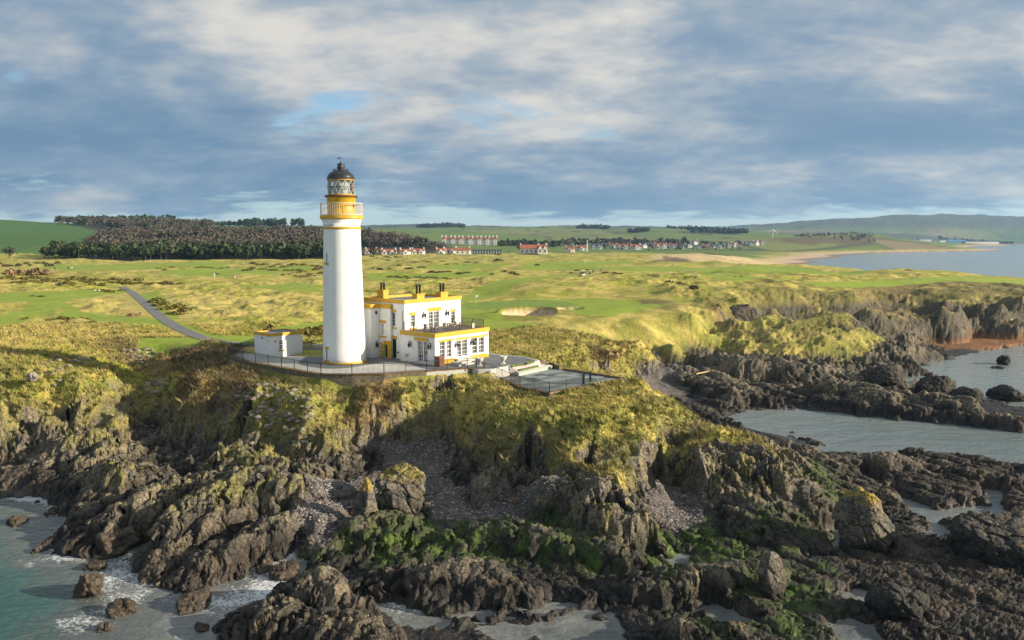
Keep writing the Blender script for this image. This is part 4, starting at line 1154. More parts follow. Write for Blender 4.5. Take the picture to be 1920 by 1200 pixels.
# slit windows on the seaward side
def on_tower(px):
    """angle on the wall seen at this column"""
    dx = (px - 646.5) * depth_of(TC[1], TZ + 3) / FPX
    return dx
def slit(px, pyt, pyb, lintel):
    zc0, zc1 = tz(pyb), tz(pyt); zc = (zc0 + zc1) / 2
    r = np.interp(zc, [p[1] for p in prof], [p[0] for p in prof])
    ax = lerp(646.5, 641.2, zc / 18)
    s = max(-.97, min(.97, (px - ax) * depth_of(TC[1], TZ + zc) / FPX / r))
    a = ang + math.pi + math.asin(s)
    fr = MB(); fr.box(r - .05, r + .03, -.17, .17, zc0, zc1); fr.xf(Matrix.Rotation(a, 4, 'Z'))
    w_ = fr.build('slit_window', M_frame, LH)
    g_ = MB(); g_.box(r - .05, r + .034, -.10, .10, zc0 + .06, zc1 - .06); g_.xf(Matrix.Rotation(a, 4, 'Z')); g_.build('pane', M_glass, w_)
    s_ = MB(); s_.box(r - .05, r + .16, -.30, .30, zc0 - .30, zc0 - .02); 
    if lintel: l_ = MB(); l_.box(r - .05, r + .08, -.30, .30, zc1 + .02, zc1 + .34); l_.xf(Matrix.Rotation(a, 4, 'Z')); l_.build('lintel', M_yel2, LH)
    s_.xf(Matrix.Rotation(a, 4, 'Z')); s_.build('sill', M_yel2, LH)
slit(614.6, 472.5, 491, False)
slit(614.6, 651.5, 670.5, True)

# ------------------------------------------------------------- keepers' house
C0 = G(760, 674.5, TZ)
AZ = R(50)                                        # local x runs along the sunny front, y along the shaded side
ex = (math.cos(AZ), math.sin(AZ)); ey = (-math.sin(AZ), math.cos(AZ))
def Wp(lx, ly): return (C0[0] + ex[0] * lx + ey[0] * ly, C0[1] + ex[1] * lx + ey[1] * ly)
def along(lx0, ly0, axis, px, z):
    p = Wp(lx0, ly0); e = ex if axis == 'x' else ey
    k = (px - 960) / FPX; c = math.cos(TH); D_ = (HC - z) * math.sin(TH)
    return (k * (p[1] * c + D_) - p[0]) / (e[0] - k * e[1] * c)
def UV(u, v): return 660 + u / 6, 510 + v / 6
HS = thing('keepers_house', (*C0, TZ), 'white two storey flat roofed house with ochre parapets and sunroom joined to the lighthouse', 'house', rz=AZ)
def hz(px, py, lx, ly): return ZS(py, Wp(lx, ly)[1]) - TZ

class Facade:
    """axis 'x': plane y=const facing -y ; axis 'y': plane x=const facing -x"""
    def __init__(s, axis, lx, ly, T=.25):
        s.axis, s.lx, s.ly, s.T = axis, lx, ly, T
    def s_at(s, px, z=TZ + 3): return along(s.lx, s.ly, s.axis, px, z)
    def pt(s, d): return (s.lx + d, s.ly) if s.axis == 'x' else (s.lx, s.ly + d)
    def rect(s, u0, u1, v0, v1):
        pxa, pya = UV(u0, v0); pxb, pyb = UV(u1, v1)
        sa, sb = s.s_at(pxa), s.s_at(pxb)
        mid = s.pt((sa + sb) / 2); Yw = Wp(*mid)[1]
        z1 = ZS(pya, Yw) - TZ; z0 = ZS(pyb, Yw) - TZ
        return (min(sa, sb), max(sa, sb), z0, z1)
    def P(s, d, out, z):
        """point d along, out metres proud of the wall"""
        return (s.lx + d, s.ly - out, z) if s.axis == 'x' else (s.lx - out, s.ly + d, z)
    def slab(s, mb, a, b, z0, z1, o0, o1):
        p = s.P(a, o0, z0); q = s.P(b, o1, z1)
        mb.box(min(p[0], q[0]), max(p[0], q[0]), min(p[1], q[1]), max(p[1], q[1]), z0, z1)
    def wall(s, mb, a, b, z0, z1, ops):
        S = sorted({a, b, *[v for o in ops for v in o[:2]]}); Z = sorted({z0, z1, *[v for o in ops for v in o[2:4]]})
        for i in range(len(S) - 1):
            for j in range(len(Z) - 1):
                cx, cz = (S[i] + S[i + 1]) / 2, (Z[j] + Z[j + 1]) / 2
                if any(o[0] < cx < o[1] and o[2] < cz < o[3] for o in ops): continue
                s.q(mb, S[i], S[i + 1], Z[j], Z[j + 1], 0)
        for o in ops:
            A, B_, c, d_ = o[:4]; T = s.T
            mb.quad(s.P(A, 0, c), s.P(A, 0, d_), s.P(A, -T, d_), s.P(A, -T, c)); mb.quad(s.P(B_, 0, c), s.P(B_, -T, c), s.P(B_, -T, d_), s.P(B_, 0, d_))
            mb.quad(s.P(A, 0, d_), s.P(B_, 0, d_), s.P(B_, -T, d_), s.P(A, -T, d_)); mb.quad(s.P(A, 0, c), s.P(A, -T, c), s.P(B_, -T, c), s.P(B_, 0, c))
    def q(s, mb, a, b, c, d, out): mb.quad(s.P(a, out, c), s.P(b, out, c), s.P(b, out, d), s.P(a, out, d))
    def window(s, o, cols=2, rows=4, name='window', fw=.07, door=False, parent=None):
        a, b, c, d = o[:4]; T = s.T - .02
        fr = MB()
        s.slab(fr, a, a + fw, c, d, -T, -T + .09); s.slab(fr, b - fw, b, c, d, -T, -T + .09)
        s.slab(fr, a + fw, b - fw, d - fw, d, -T, -T + .09); s.slab(fr, a + fw, b - fw, c, c + fw * (2.5 if door else 1.2), -T, -T + .09)
        for i in range(1, cols):
            x = a + (b - a) * i / cols; s.slab(fr, x - .018, x + .018, c + fw, d - fw, -T + .015, -T + .05)
        for j in range(1, rows):
            z = c + (d - c) * j / rows; k = .035 if (j == rows // 2 and not door) else .018
            s.slab(fr, a + fw, b - fw, z - k, z + k, -T + .01, -T + .06)
        w_ = fr.build(name, M_frame, parent or HS)
        g_ = MB(); s.slab(g_, a + .01, b - .01, c + .01, d - .01, -T - .02, -T + .02); g_.build('pane', M_glass, w_)
        return w_
    def trim(s, name, u0, u1, v0, v1, out=.07, mt=None):
        a, b, c, d = s.rect(u0, u1, v0, v1); mb = MB(); s.slab(mb, a, b, c, d, -.03, out); return mb.build(name, mt or M_yel, HS)
    def lantern(s, u, v):
        a, b, c, d = s.rect(u - 3, u + 3, v - 3, v + 3); x = (a + b) / 2; z = (c + d) / 2
        L_ = link('wall_lantern', None, parent=HS)
        mb = MB(); s.slab(mb, x - .06, x + .06, z - .25, z + .45, 0, .05)
        mb.bar(s.P(x, .04, z + .35), s.P(x, .30, z + .55), .04); mb.bar(s.P(x, .30, z + .55), s.P(x, .33, z + .30), .04)
        mb.bar(s.P(x, .04, z - .05), s.P(x, .30, z + .1), .03)
        mb.build('bracket', M_iron, L_)
        mb = MB(); p = s.P(x, .33, 0)
        mb.lathe([(.09, z - .28), (.15, z + .12)], 6, (p[0], p[1])); mb.lathe([(.19, z + .12), (.05, z + .32)], 6, (p[0], p[1])); mb.build('lamp_case', M_iron, L_)
        return L_

FR = Facade('x', 0, 0); FL = Facade('y', 0, 0)
Lr = FR.s_at(863.7, TZ + 7); Ll = FL.s_at(682, TZ + 7)
Hm = hz(760, 564.5, 0, 0)
yl0, yl1 = FL.s_at(732.5), FL.s_at(712.5)
# sunroom
c1w = G(816, 685.2, TZ); dxy = (c1w[0] - C0[0], c1w[1] - C0[1])
x1 = dxy[0] * ex[0] + dxy[1] * ex[1]; y1 = dxy[0] * ey[0] + dxy[1] * ey[1]
ER = Facade('x', x1, y1); EL = Facade('y', x1, y1)
Le = ER.s_at(916, TZ + 2)
He = hz(816, 627.5, x1, y1)
EL_len = EL.s_at(764.7, TZ + 3)
print('house', Lr, Ll, Hm, 'yl', yl0, yl1, 'sun', x1, y1, Le, He, EL_len)
# main walls
w1 = FR.rect(663, 712, 487, 618); w2 = FR.rect(868, 985, 440, 643); w3 = FR.rect(1115, 1160, 445, 577)
v1_ = FL.rect(490, 447, 455, 612); dr1 = FL.rect(497, 448, 752, 984)
dr1 = (dr1[0], dr1[1], 0.02, dr1[3])
mb = MB()
FR.wall(mb, 0, Lr, 0, Hm, [w1, w2, w3]); FL.wall(mb, 0, Ll, 0, Hm, [v1_, dr1])
mb.quad((Lr, 0, 0), (Lr, Ll, 0), (Lr, Ll, Hm), (Lr, 0, Hm)); mb.quad((0, Ll, 0), (0, Ll, Hm), (Lr, Ll, Hm), (Lr, Ll, 0))
mb.build('main_wall', M_white, HS)
bandh = .60
def parapet(x0, x1_, y0, y1_, h, name, bh=bandh, th=.32, o=.10, roofz=.55, rm=None):
    mb = MB(); z0, z1 = h - bh, h + .12
    mb.box(x0 - o, x1_ + o, y0 - o, y0 + th, z0, z1); mb.box(x0 - o, x1_ + o, y1_ - th, y1_ + o, z0, z1)
    mb.box(x0 - o, x0 + th, y0 + th, y1_ - th, z0 + .001, z1); mb.box(x1_ - th, x1_ + o, y0 + th, y1_ - th, z0 + .001, z1)
    p = mb.build(name, M_yel, HS)
    mb = MB(); mb.box(x0 + th - .01, x1_ - th + .01, y0 + th - .01, y1_ - th + .01, h - roofz - .1, h - roofz + .25); r = mb.build('roof', rm or M_lead, HS)
    return p, r
parapet(0, Lr, 0, Ll, Hm, 'parapet', bh=.34, roofz=.42)
for o_ in (w1, w3): FR.window(o_, 2, 4)
xm = (w2[0] + w2[1]) / 2
FR.window((w2[0], xm, w2[2], w2[3]), 2, 5, 'balcony_door', .1, True); FR.window((xm, w2[1], w2[2], w2[3]), 2, 5, 'balcony_door', .1, True)
FL.window(v1_, 2, 4)
for t_ in ((650, 720, 452, 485), (853, 1005, 397, 437), (1110, 1170, 415, 443)): FR.trim('lintel', *t_)
for t_ in ((650, 728, 626, 643), (1106, 1172, 580, 596)): FR.trim('sill', *t_, out=.12)
for t_ in ((500, 432, 420, 450), (505, 438, 718, 750)): FL.trim('lintel', *t_)
FL.trim('sill', 502, 434, 620, 638, out=.12)
mb = MB(); FL.slab(mb, dr1[0], dr1[1], dr1[2], dr1[3], -.2, -.12); g_ = mb.build('tall_door', M_green, HS)
mb = MB()
for k in range(1, 4):
    x = lerp(dr1[0], dr1[1], k / 4); FL.slab(mb, x - .02, x + .02, .1, dr1[3] - .1, -.12, -.10)
mb.build('panel_moulding', M_green, g_)
for u, v in ((805, 490), (1065, 465)): FR.lantern(u, v)
FL.lantern(660, 825) if False else None
# downpipes
for F_, u, va, vb in ((FL, 568, 440, 978),):
    a, b, c, d = F_.rect(u, u + 1, va, vb); mb = MB(); mb.bar(F_.P(a, .08, .05), F_.P(a, .08, d), .09, n=8); mb.build('downpipe', M_frame, HS)
mb = MB(); FL.slab(mb, *(lambda r: (r[0], r[1], r[2], r[3]))(FL.rect(522, 512, 895, 915)), 0, .10); mb.build('entry_panel', M_iron, HS)
# link block towards the tower
d1 = .35
LF = Facade('y', -d1, 0)
ya, yb = LF.s_at(732.5), LF.s_at(712.5)
Hl = hz(722, 572, -d1, (ya + yb) / 2)
wl = LF.rect(355, 330, 580, 707); dl = LF.rect(400, 364, 815, 982); dl = (dl[0], dl[1], .02, dl[3])
mb = MB(); LF.wall(mb, ya, yb, 0, Hl, [wl, dl]); mb.quad((-d1, ya, 0), (0, ya, 0), (0, ya, Hl), (-d1, ya, Hl)); mb.quad((-d1, ya, Hl), (0, ya, Hl), (0, yb, Hl), (-d1, yb, Hl))
# projecting bay: lit side and shaded end
BR = Facade('x', -d1, yb)
xb = BR.s_at(696) # negative
BL = Facade('y', -d1 + xb, yb)
ye = BL.s_at(684)
ye = ye + 2.2
mb.quad(BR.P(xb, 0, 0), BR.P(0, 0, 0), BR.P(0, 0, Hl), BR.P(xb, 0, Hl)); mb.quad(BL.P(0, 0, 0), BL.P(ye, 0, 0), BL.P(ye, 0, Hl), BL.P(0, 0, Hl))
bx0 = -d1 + xb
mb.quad((bx0, yb + ye, 0), (0, yb + ye, 0), (0, yb + ye, Hl), (bx0, yb + ye, Hl)); mb.quad((bx0, yb, Hl), (0, yb, Hl), (0, yb + ye, Hl), (bx0, yb + ye, Hl))
mb.build('link_wall', M_white, HS)
mb = MB(); o = .09; bh = .40
mb.box(-d1 - o, 0, ya - o, yb - o - .01, Hl - bh, Hl + .10); mb.box(bx0 - o, 0, yb - o, yb + ye + o, Hl - bh, Hl + .101)
mb.build('link_cornice', M_yel, HS)
LF.window(wl, 2, 4)
LF.trim('lintel', 386, 314, 543, 573); LF.trim('sill', 386, 320, 716, 736, out=.12)
# ochre door surround with quoins
mb = MB(); a, b, c, d = LF.rect(446, 325, 772, 990); dd0, dd1 = dl[0], dl[1]
lo, hi = min(a, b), max(a, b)
LF.slab(mb, lo, dd0, 0.0, dl[3], -.03, .06); LF.slab(mb, lo, hi - .5, dl[3], d, -.03, .06); LF.slab(mb, dd1, dd1 + .38, 0, dl[3], -.03, .06)
mb.build('door_surround', M_yel, HS)
q0 = None
for k in range(4):
    z0 = .05 + k * (d - .1) / 4
    mb = MB(); LF.slab(mb, dd1 + .38 + .005, dd1 + .72, z0, z0 + (d - .1) / 8, -.03, .07); mb.build('quoin', M_yel, HS)
mb = MB(); LF.slab(mb, dd0, dd1, dl[2], dl[3], -.22, -.14); mb.build('front_door', M_green, HS)
LF2 = Facade('x', -d1, yb)
L_ = BR.lantern(268, 822)
a, b, c, d = BR.rect(282, 283, 440, 985); mb = MB(); mb.bar(BR.P(a, .08, .05), BR.P(a, .08, d), .08, n=8); mb.build('downpipe', M_frame, HS)
mb = MB(); a, b, c, d = BR.rect(265, 280, 440, 475); BR.slab(mb, a, b, c, d, 0, .15); mb.build('rain_head', M_iron, HS)
# sunroom walls
sw = [ER.rect(985, 1045, 782, 965), ER.rect(1068, 1120, 775, 960), ER.rect(1352, 1412, 742, 920), ER.rect(1428, 1485, 735, 912)]
sdr = ER.rect(1183, 1300, 762, 975); sdr = (sdr[0], sdr[1], .35, sdr[3])
ldr = EL.rect(848, 736, 780, 1000); ldr = (ldr[0], ldr[1], .05, ldr[3])
mb = MB(); ER.wall(mb, 0, Le, 0, He, sw + [sdr]); EL.wall(mb, 0, -y1, 0, He, [ldr])
mb.quad((x1 + Le, y1, 0), (x1 + Le, 0, 0), (x1 + Le, 0, He), (x1 + Le, y1, He))
if x1 + Le > Lr: mb.quad((Lr, 0, 0), (Lr, 0, He), (x1 + Le, 0, He), (x1 + Le, 0, 0))
mb.build('sunroom_wall', M_white, HS)
mb = MB(); o = .10; z0, z1 = He - .40, He + .10; xe = x1 + Le
mb.box(x1 - o, xe + o, y1 - o, y1 + .3, z0, z1); mb.box(x1 - o, x1 + .3, y1 + .3, -.002, z0 + .001, z1); mb.box(xe - .3, xe + o, y1 + .3, 0.2, z0 + .001, z1)
if xe > Lr: mb.box(Lr + .002, xe - .3, -.1, .2, z0 + .001, z1)
mb.build('sunroom_parapet', M_yel, HS)
M_deck = mat('roof_terrace', (.15, .13, .12), .75, var=.2, vscale=1.5)
mb = MB(); mb.box(x1 + .29, xe - .29, y1 + .29, -.003, He - .25, He - .02); mb.build('roof_deck', M_deck, HS)
for o_ in sw: ER.window(o_, 2, 4)
xm = (sdr[0] + sdr[1]) / 2
for a, b in ((sdr[0], xm), (xm, sdr[1])): ER.window((a, b, sdr[2], sdr[3]), 2, 5, 'garden_door', .09, True)
xm = (ldr[0] + ldr[1]) / 2
for a, b in ((ldr[0], xm), (xm, ldr[1])): EL.window((a, b, ldr[2], ldr[3]), 2, 5, 'garden_door', .09, True)
for t_ in ((975, 1145, 755, 780), (1168, 1320, 733, 757), (1340, 1505, 712, 735)): ER.trim('lintel', *t_)
for t_ in ((1020, 1150, 972, 990), (1340, 1505, 925, 948)): ER.trim('sill', *t_, out=.12)
EL.trim('lintel', 860, 700, 740, 775)
mb = MB(); ER.slab(mb, 0.0, sdr[0] - .15, 0, .42, -.02, .06); mb.build('plinth', M_yel, HS); mb = MB(); ER.slab(mb, sdr[1] + .15, Le, 0, .36, -.02, .06); mb.build('plinth', M_yel, HS)
ER.lantern(1170, 822); ER.lantern(1342, 795); EL.lantern(883, 842); EL.lantern(660, 820) 
mb = MB(); a, b, c, d = ER.rect(1505, 1517, 700, 710); ER.slab(mb, a, b, c, d, 0, .2); mb.build('security_camera', M_iron, HS)
# steps to the sunroom door
st = MB()
for k in range(2):
    st.box(x1 + sdr[0] - .4 + k * .0, x1 + sdr[1] + .4, y1 - .9 + k * .4, y1 - .07, .0 + k * .17, .17 + k * .17)
st.build('door_steps', M_plant, HS)
# chimneys
def chimney(u, vt, vb, facade_y, size=(1.25, .75), pots=2):
    px, pyt = UV(u, vt); _, pyb = UV(u, vb)
    lx = along(0, facade_y, 'x', px, TZ + 8)
    Yw = Wp(lx, facade_y)[1]; z1 = ZS(pyt, Yw) - TZ; z0 = Hm - .3
    sx, sy = size
    mb = MB(); mb.box(lx - sx / 2, lx + sx / 2, facade_y - .13, facade_y + sy, z0, z1 - .16); mb.box(lx - sx / 2 - .08, lx + sx / 2 + .08, facade_y - .21, facade_y + sy + .08, z1 - .16, z1)
    ch = mb.build('chimney', M_yel, HS)
    for k in range(pots):
        mb = MB(); cx = lx + (k - .5) * .5; cy = facade_y + sy * .4
        mb.lathe([(.13, z1), (.13, z1 + .95), (.17, z1 + .97), (.17, z1 + 1.12), (.10, z1 + 1.14)], 12, (cx, cy)); mb.build('chimney_pot', M_black, ch, True)
chimney(765, 243, 330, .02); chimney(1030, 222, 300, .02)
lx3 = 0.5
px3, py3 = UV(352, 198)
yy3 = along(2.2, 0, 'y', px3, TZ + 8)
z1 = ZS(py3, Wp(2.2, yy3)[1]) - TZ
mb = MB(); mb.box(1.7, 2.5, yy3 - .6, yy3 + .6, Hm - .4, z1 - .16); mb.box(1.62, 2.58, yy3 - .68, yy3 + .68, z1 - .16, z1); ch = mb.build('chimney', M_yel, HS)
for k in (-.28, .28):
    mb = MB(); mb.lathe([(.13, z1), (.13, z1 + .8), (.17, z1 + .82), (.17, z1 + .92)], 12, (2.1, yy3 + k)); mb.build('chimney_pot', M_black, ch, True)
# balcony rail of scrolled iron standing on the sunroom roof
def iron_rail(pts, h, name, parent=None, z=0.0, step=.14, mt=None, scroll=False, posts=2.0, **kw):
    """pts local; returns root"""
    root = link(name, None, parent=parent, **kw)
    rails = MB(); bars = MB(); pm = MB()
    for (x0, y0, *z0), (x1_, y1_, *z1_) in zip(pts[:-1], pts[1:]):
        za = z0[0] if z0 else z; zb_ = z1_[0] if z1_ else z
        L = math.hypot(x1_ - x0, y1_ - y0)
        rails.bar((x0, y0, za + h), (x1_, y1_, zb_ + h), .045); rails.bar((x0, y0, za + .12), (x1_, y1_, zb_ + .12), .035)
        n = max(1, int(L / step))
        for i in range(n):
            f = (i + .5) / n; p = (lerp(x0, x1_, f), lerp(y0, y1_, f)); zz = lerp(za, zb_, f)
            bars.bar((*p, zz + .1), (*p, zz + h), .022)
        m_ = max(1, int(round(L / posts)))
        for i in range(m_ + 1):
            f = i / m_; p = (lerp(x0, x1_, f), lerp(y0, y1_, f)); zz = lerp(za, zb_, f)
            pp = MB(); pp.bar((*p, zz - .02), (*p, zz + h + .06), .055); pp.build('post', mt or M_iron, root)
    rails.build('rail', mt or M_iron, root)
    bars.build('bars', mt or M_iron, root, kind='stuff')
    return root
ins = .45
iron_rail([(x1 + ins, -.1), (x1 + ins, y1 + ins), (xe - ins, y1 + ins), (xe - ins, -.1)] , 1.05, 'balcony_railing', HS, z=He - .02, step=.16)

# furniture on the sunroom roof
M_seat = mat('grey_weave', (.42, .40, .38), .7, var=.1)
def table(lx, ly, lab):
    wx, wy = Wp(lx, ly); r = thing('garden_table', (wx, wy, TZ + He - .018), lab, 'table', rz=AZ)
    mb = MB(); mb.lathe([(.42, .70), (.42, .74)], 20); mb.build('table_top', M_seat, r); mb = MB(); mb.lathe([(.22, 0), (.22, .03), (.04, .06), (.04, .70)], 12); mb.build('pedestal', M_iron, r); return r
def gchair(lx, ly, rz, lab, grp='chairs on the sunroom roof terrace'):
    wx, wy = Wp(lx, ly); r = thing('garden_chair', (wx, wy, TZ + He - .018), lab, 'chair', grp, rz=AZ + rz)
    mb = MB(); mb.box(-.25, .25, -.25, .25, .40, .46); mb.build('seat', M_seat, r); mb = MB(); mb.box(-.25, .25, .22, .27, .46, .92); mb.build('backrest', M_seat, r)
    for sx in (-.22, .22):
        for sy in (-.22, .22): mb = MB(); mb.bar((sx, sy, 0), (sx, sy, .40), .04); mb.build('leg', M_iron, r)
    return r
ym = y1 * .55
table(x1 + 2.0, ym, 'round grey table on the sunroom roof nearest its left corner')
table(x1 + 5.2, ym, 'round grey table on the sunroom roof in front of the balcony doors')
for i, (dx, dy, rz, lb) in enumerate([(1.3, 0, 1.57, 'grey chair at the left side of the left roof table'), (2.7, 0, -1.57, 'grey chair at the right side of the left roof table'), (2.0, .7, 0, 'grey chair behind the left roof table'), (4.5, 0, 1.57, 'grey chair on the left of the right roof table'), (5.9, 0, -1.57, 'grey chair on the right of the right roof table')]):
    gchair(x1 + dx, ym + dy, rz, lb)

# ------------------------------------------------------------- store hut
Hc0 = G(507.5, 671.5, TZ)
hut_az = R(46)
HU = thing('store_hut', (*Hc0, TZ), 'small white flat roofed hut with ochre rim beside the lighthouse', 'hut', rz=hut_az)
def hl(axis, px, z):
    e = (math.cos(hut_az), math.sin(hut_az)) if axis == 'x' else (-math.sin(hut_az), math.cos(hut_az))
    k = (px - 960) / FPX; c = math.cos(TH); D_ = (HC - z) * math.sin(TH)
    return (k * (Hc0[1] * c + D_) - Hc0[0]) / (e[0] - k * e[1] * c)
hL, hW, hH = hl('x', 567, TZ + 1.5), hl('y', 477.5, TZ + 1.5), ZS(627, Hc0[1]) - TZ
wpx0, wpx1 = 440 + 455 / 5.4536, 440 + 500 / 5.4536
wa, wb = hl('x', wpx0, TZ + 1.5), hl('x', wpx1, TZ + 1.5); Yw = Hc0[1] + math.sin(hut_az) * (wa + wb) / 2
wz1, wz0 = ZS(500 + 750 * .1834, Yw) - TZ, ZS(500 + 848 * .1834, Yw) - TZ
def _UV(u, v): return 440 + u / 5.4536, 500 + v / 5.4536
HF = Facade('x', 0, 0, .15)
mb = MB(); HF.wall(mb, 0, hL, 0, hH, [(wa, wb, wz0, wz1)])
mb.quad((0, 0, 0), (0, hW, 0), (0, hW, hH), (0, 0, hH)); mb.quad((hL, 0, 0), (hL, hW, 0), (hL, hW, hH), (hL, 0, hH)); mb.quad((0, hW, 0), (hL, hW, 0), (hL, hW, hH), (0, hW, hH))
mb.build('wall', M_white, HU)
mb = MB(); o = .08; th = .25
mb.box(-o, hL + o, -o, th, hH - .28, hH + .08); mb.box(-o, hL + o, hW - th, hW + o, hH - .28, hH + .08); mb.box(-o, th, th, hW - th, hH - .279, hH + .08); mb.box(hL - th, hL + o, th, hW - th, hH - .279, hH + .08); mb.build('parapet', M_yel, HU)
mb = MB(); mb.box(.24, hL - .24, .24, hW - .24, hH - .2, hH - .06); mb.build('roof', M_lead, HU)
HF.window((wa, wb, wz0, wz1), 2, 4, parent=HU)
mb = MB(); mb.box(wa - .12, wb + .12, -.10, .02, wz0 - .17, wz0 - .01); mb.build('sill', M_yel2, HU)
def disc(px, py, mt, name, r=.10, face='x'):
    a = hl(face, px, TZ + 2); Yw = Hc0[1] + (math.sin(hut_az) if face == 'x' else math.cos(hut_az)) * a; z = ZS(py, Yw) - TZ
    mb = MB()
    if face == 'x': mb.bar((a, .0, z), (a, -.08, z), r * 2, n=10)
    else: mb.bar((0, a, z), (-.08, a, z), r * 2, n=10)
    mb.build(name, mt, HU)
disc(*_UV(414, 765), M_red, 'alarm_bell'); disc(*_UV(285, 728), M_blue, 'round_plate', .13, 'y'); disc(*_UV(345, 762), M_iron, 'wall_fitting', .05, 'y'); disc(*_UV(220, 720), M_frame, 'lamp_fitting', .10, 'y')
mb = MB(); a0 = hl('y', 440 + 245 / 5.4536, TZ + 1); a1 = hl('y', 440 + 330 / 5.4536, TZ + 1)
a0, a1 = min(a0, a1), max(a0, a1)
mb.box(-.035, 0, a0, a1, .05, 2.15); d_ = mb.build('door', M_white, HU); mb = MB(); mb.bar((-.07, a0 + .12, 1.0), (-.07, a0 + .12, 1.15), .04); mb.build('handle', M_iron, d_)
HUT2 = (hL, hW, hH); print('hut', HUT2)

# ------------------------------------------------------------- paving, walls, steps
def poly_slab(name, pts, z0, z1, mt, **kw):
    bmn = bmesh.new(); top = [bmn.verts.new((x, y, z1)) for x, y in pts]; f = bmn.faces.new(top)
    if f.normal.z < 0: f.normal_flip()
    bmn.normal_update()
    bot = [bmn.verts.new((x, y, z0)) for x, y in pts]; n = len(pts)
    for i in range(n): bmn.faces.new((top[i], top[(i + 1) % n], bot[(i + 1) % n], bot[i]))
    bmesh.ops.recalc_face_normals(bmn, faces=bmn.faces)
    bmesh.ops.triangulate(bmn, faces=[f])
    me = bpy.data.meshes.new(name); bmn.to_mesh(me); bmn.free(); me.materials.append(mt)
    return link(name, me, None, **kw)
def curve_pts(px_pts, z, n=8):
    """catmull-rom through surveyed points"""
    P_ = [Vector((*G(a, b, z), 0)) for a, b in px_pts]; out = []
    for i in range(len(P_) - 1):
        p0, p1, p2, p3 = P_[max(0, i - 1)], P_[i], P_[i + 1], P_[min(len(P_) - 1, i + 2)]
        for k in range(n):
            t_ = k / n; out.append(.5 * ((2 * p1) + (-p0 + p2) * t_ + (2 * p0 - 5 * p1 + 4 * p2 - p3) * t_ ** 2 + (-p0 + 3 * p1 - 3 * p2 + p3) * t_ ** 3))
    out.append(P_[-1]); return [(v.x, v.y) for v in out]
poly_slab('pavement', TERR_UP, TZ - .6, TZ - .004, M_conc, kind='structure')
M_setts = mat('dark_setts', (.135, .145, .150), .75, var=.25, vscale=2.5, bump=.4, bscale=9, dirt=(.24, .245, .235), dirt_amt=.6)
edge = curve_pts([(585, 650), (580, 664), (560, 679), (572, 686), (612, 691), (650, 690), (690, 684), (730, 679), (765, 682), (790, 690), (830, 694), (876, 691)], TZ, 6)
inner = [G(896, 692, TZ), G(920, 691.5, TZ), G(950, 685.8, TZ), G(1008, 675.8, TZ), G(984, 669.5, TZ), G(930, 665, TZ), G(800, 642, TZ), G(650, 641, TZ)]
poly_slab('paved_drive', edge + inner, TZ - .1, TZ + .0, M_setts, kind='structure')

def walling(name, pts, z_bot, z_top, mt, th=.35, coping=None, lab='', cat='wall'):
    """wall along points, outer face on the line"""
    r = link(name, None, label=lab, cat=cat)
    mb = MB(); cp = MB(); n = len(pts)
    nr = []
    for i in range(n):
        a = Vector(pts[max(0, i - 1)]); b = Vector(pts[min(n - 1, i + 1)]); d_ = (b - a).normalized(); nr.append(Vector((-d_.y, d_.x)))
    for i in range(n - 1):
        p, q = Vector(pts[i]), Vector(pts[i + 1]); a, b = p + nr[i] * th, q + nr[i + 1] * th
        zt0 = z_top[i] if isinstance(z_top, list) else z_top; zt1 = z_top[i + 1] if isinstance(z_top, list) else z_top
        mb.add([(p.x, p.y, z_bot), (q.x, q.y, z_bot), (b.x, b.y, z_bot), (a.x, a.y, z_bot), (p.x, p.y, zt0), (q.x, q.y, zt1), (b.x, b.y, zt1), (a.x, a.y, zt0)],
               [(4, 5, 6, 7), (0, 1, 5, 4), (1, 2, 6, 5), (2, 3, 7, 6), (3, 0, 4, 7)])
        if coping:
            L = (q - p).length; k = max(1, int(L / .9)); dd = (q - p) / L
            for j in range(k):
                f0, f1 = j / k + .008, (j + 1) / k - .008
                s0, s1 = p.lerp(q, f0) - nr[i] * .06, p.lerp(q, f1) - nr[i] * .06; t0, t1 = p.lerp(q, f0) + nr[i] * (th + .02), p.lerp(q, f1) + nr[i] * (th + .02)
                za = lerp(zt0, zt1, f0) + rng.uniform(-.008, .008); h_ = .11
                c_ = MB(); c_.add([(s0.x, s0.y, za), (s1.x, s1.y, za), (t1.x, t1.y, za), (t0.x, t0.y, za), (s0.x, s0.y, za + h_), (s1.x, s1.y, za + h_), (t1.x, t1.y, za + h_), (t0.x, t0.y, za + h_)],
                      [(0, 3, 2, 1), (4, 5, 6, 7), (0, 1, 5, 4), (1, 2, 6, 5), (2, 3, 7, 6), (3, 0, 4, 7)])
                c_.build('coping_stone', coping, r)
    mb.build('masonry', mt, r)
    return r
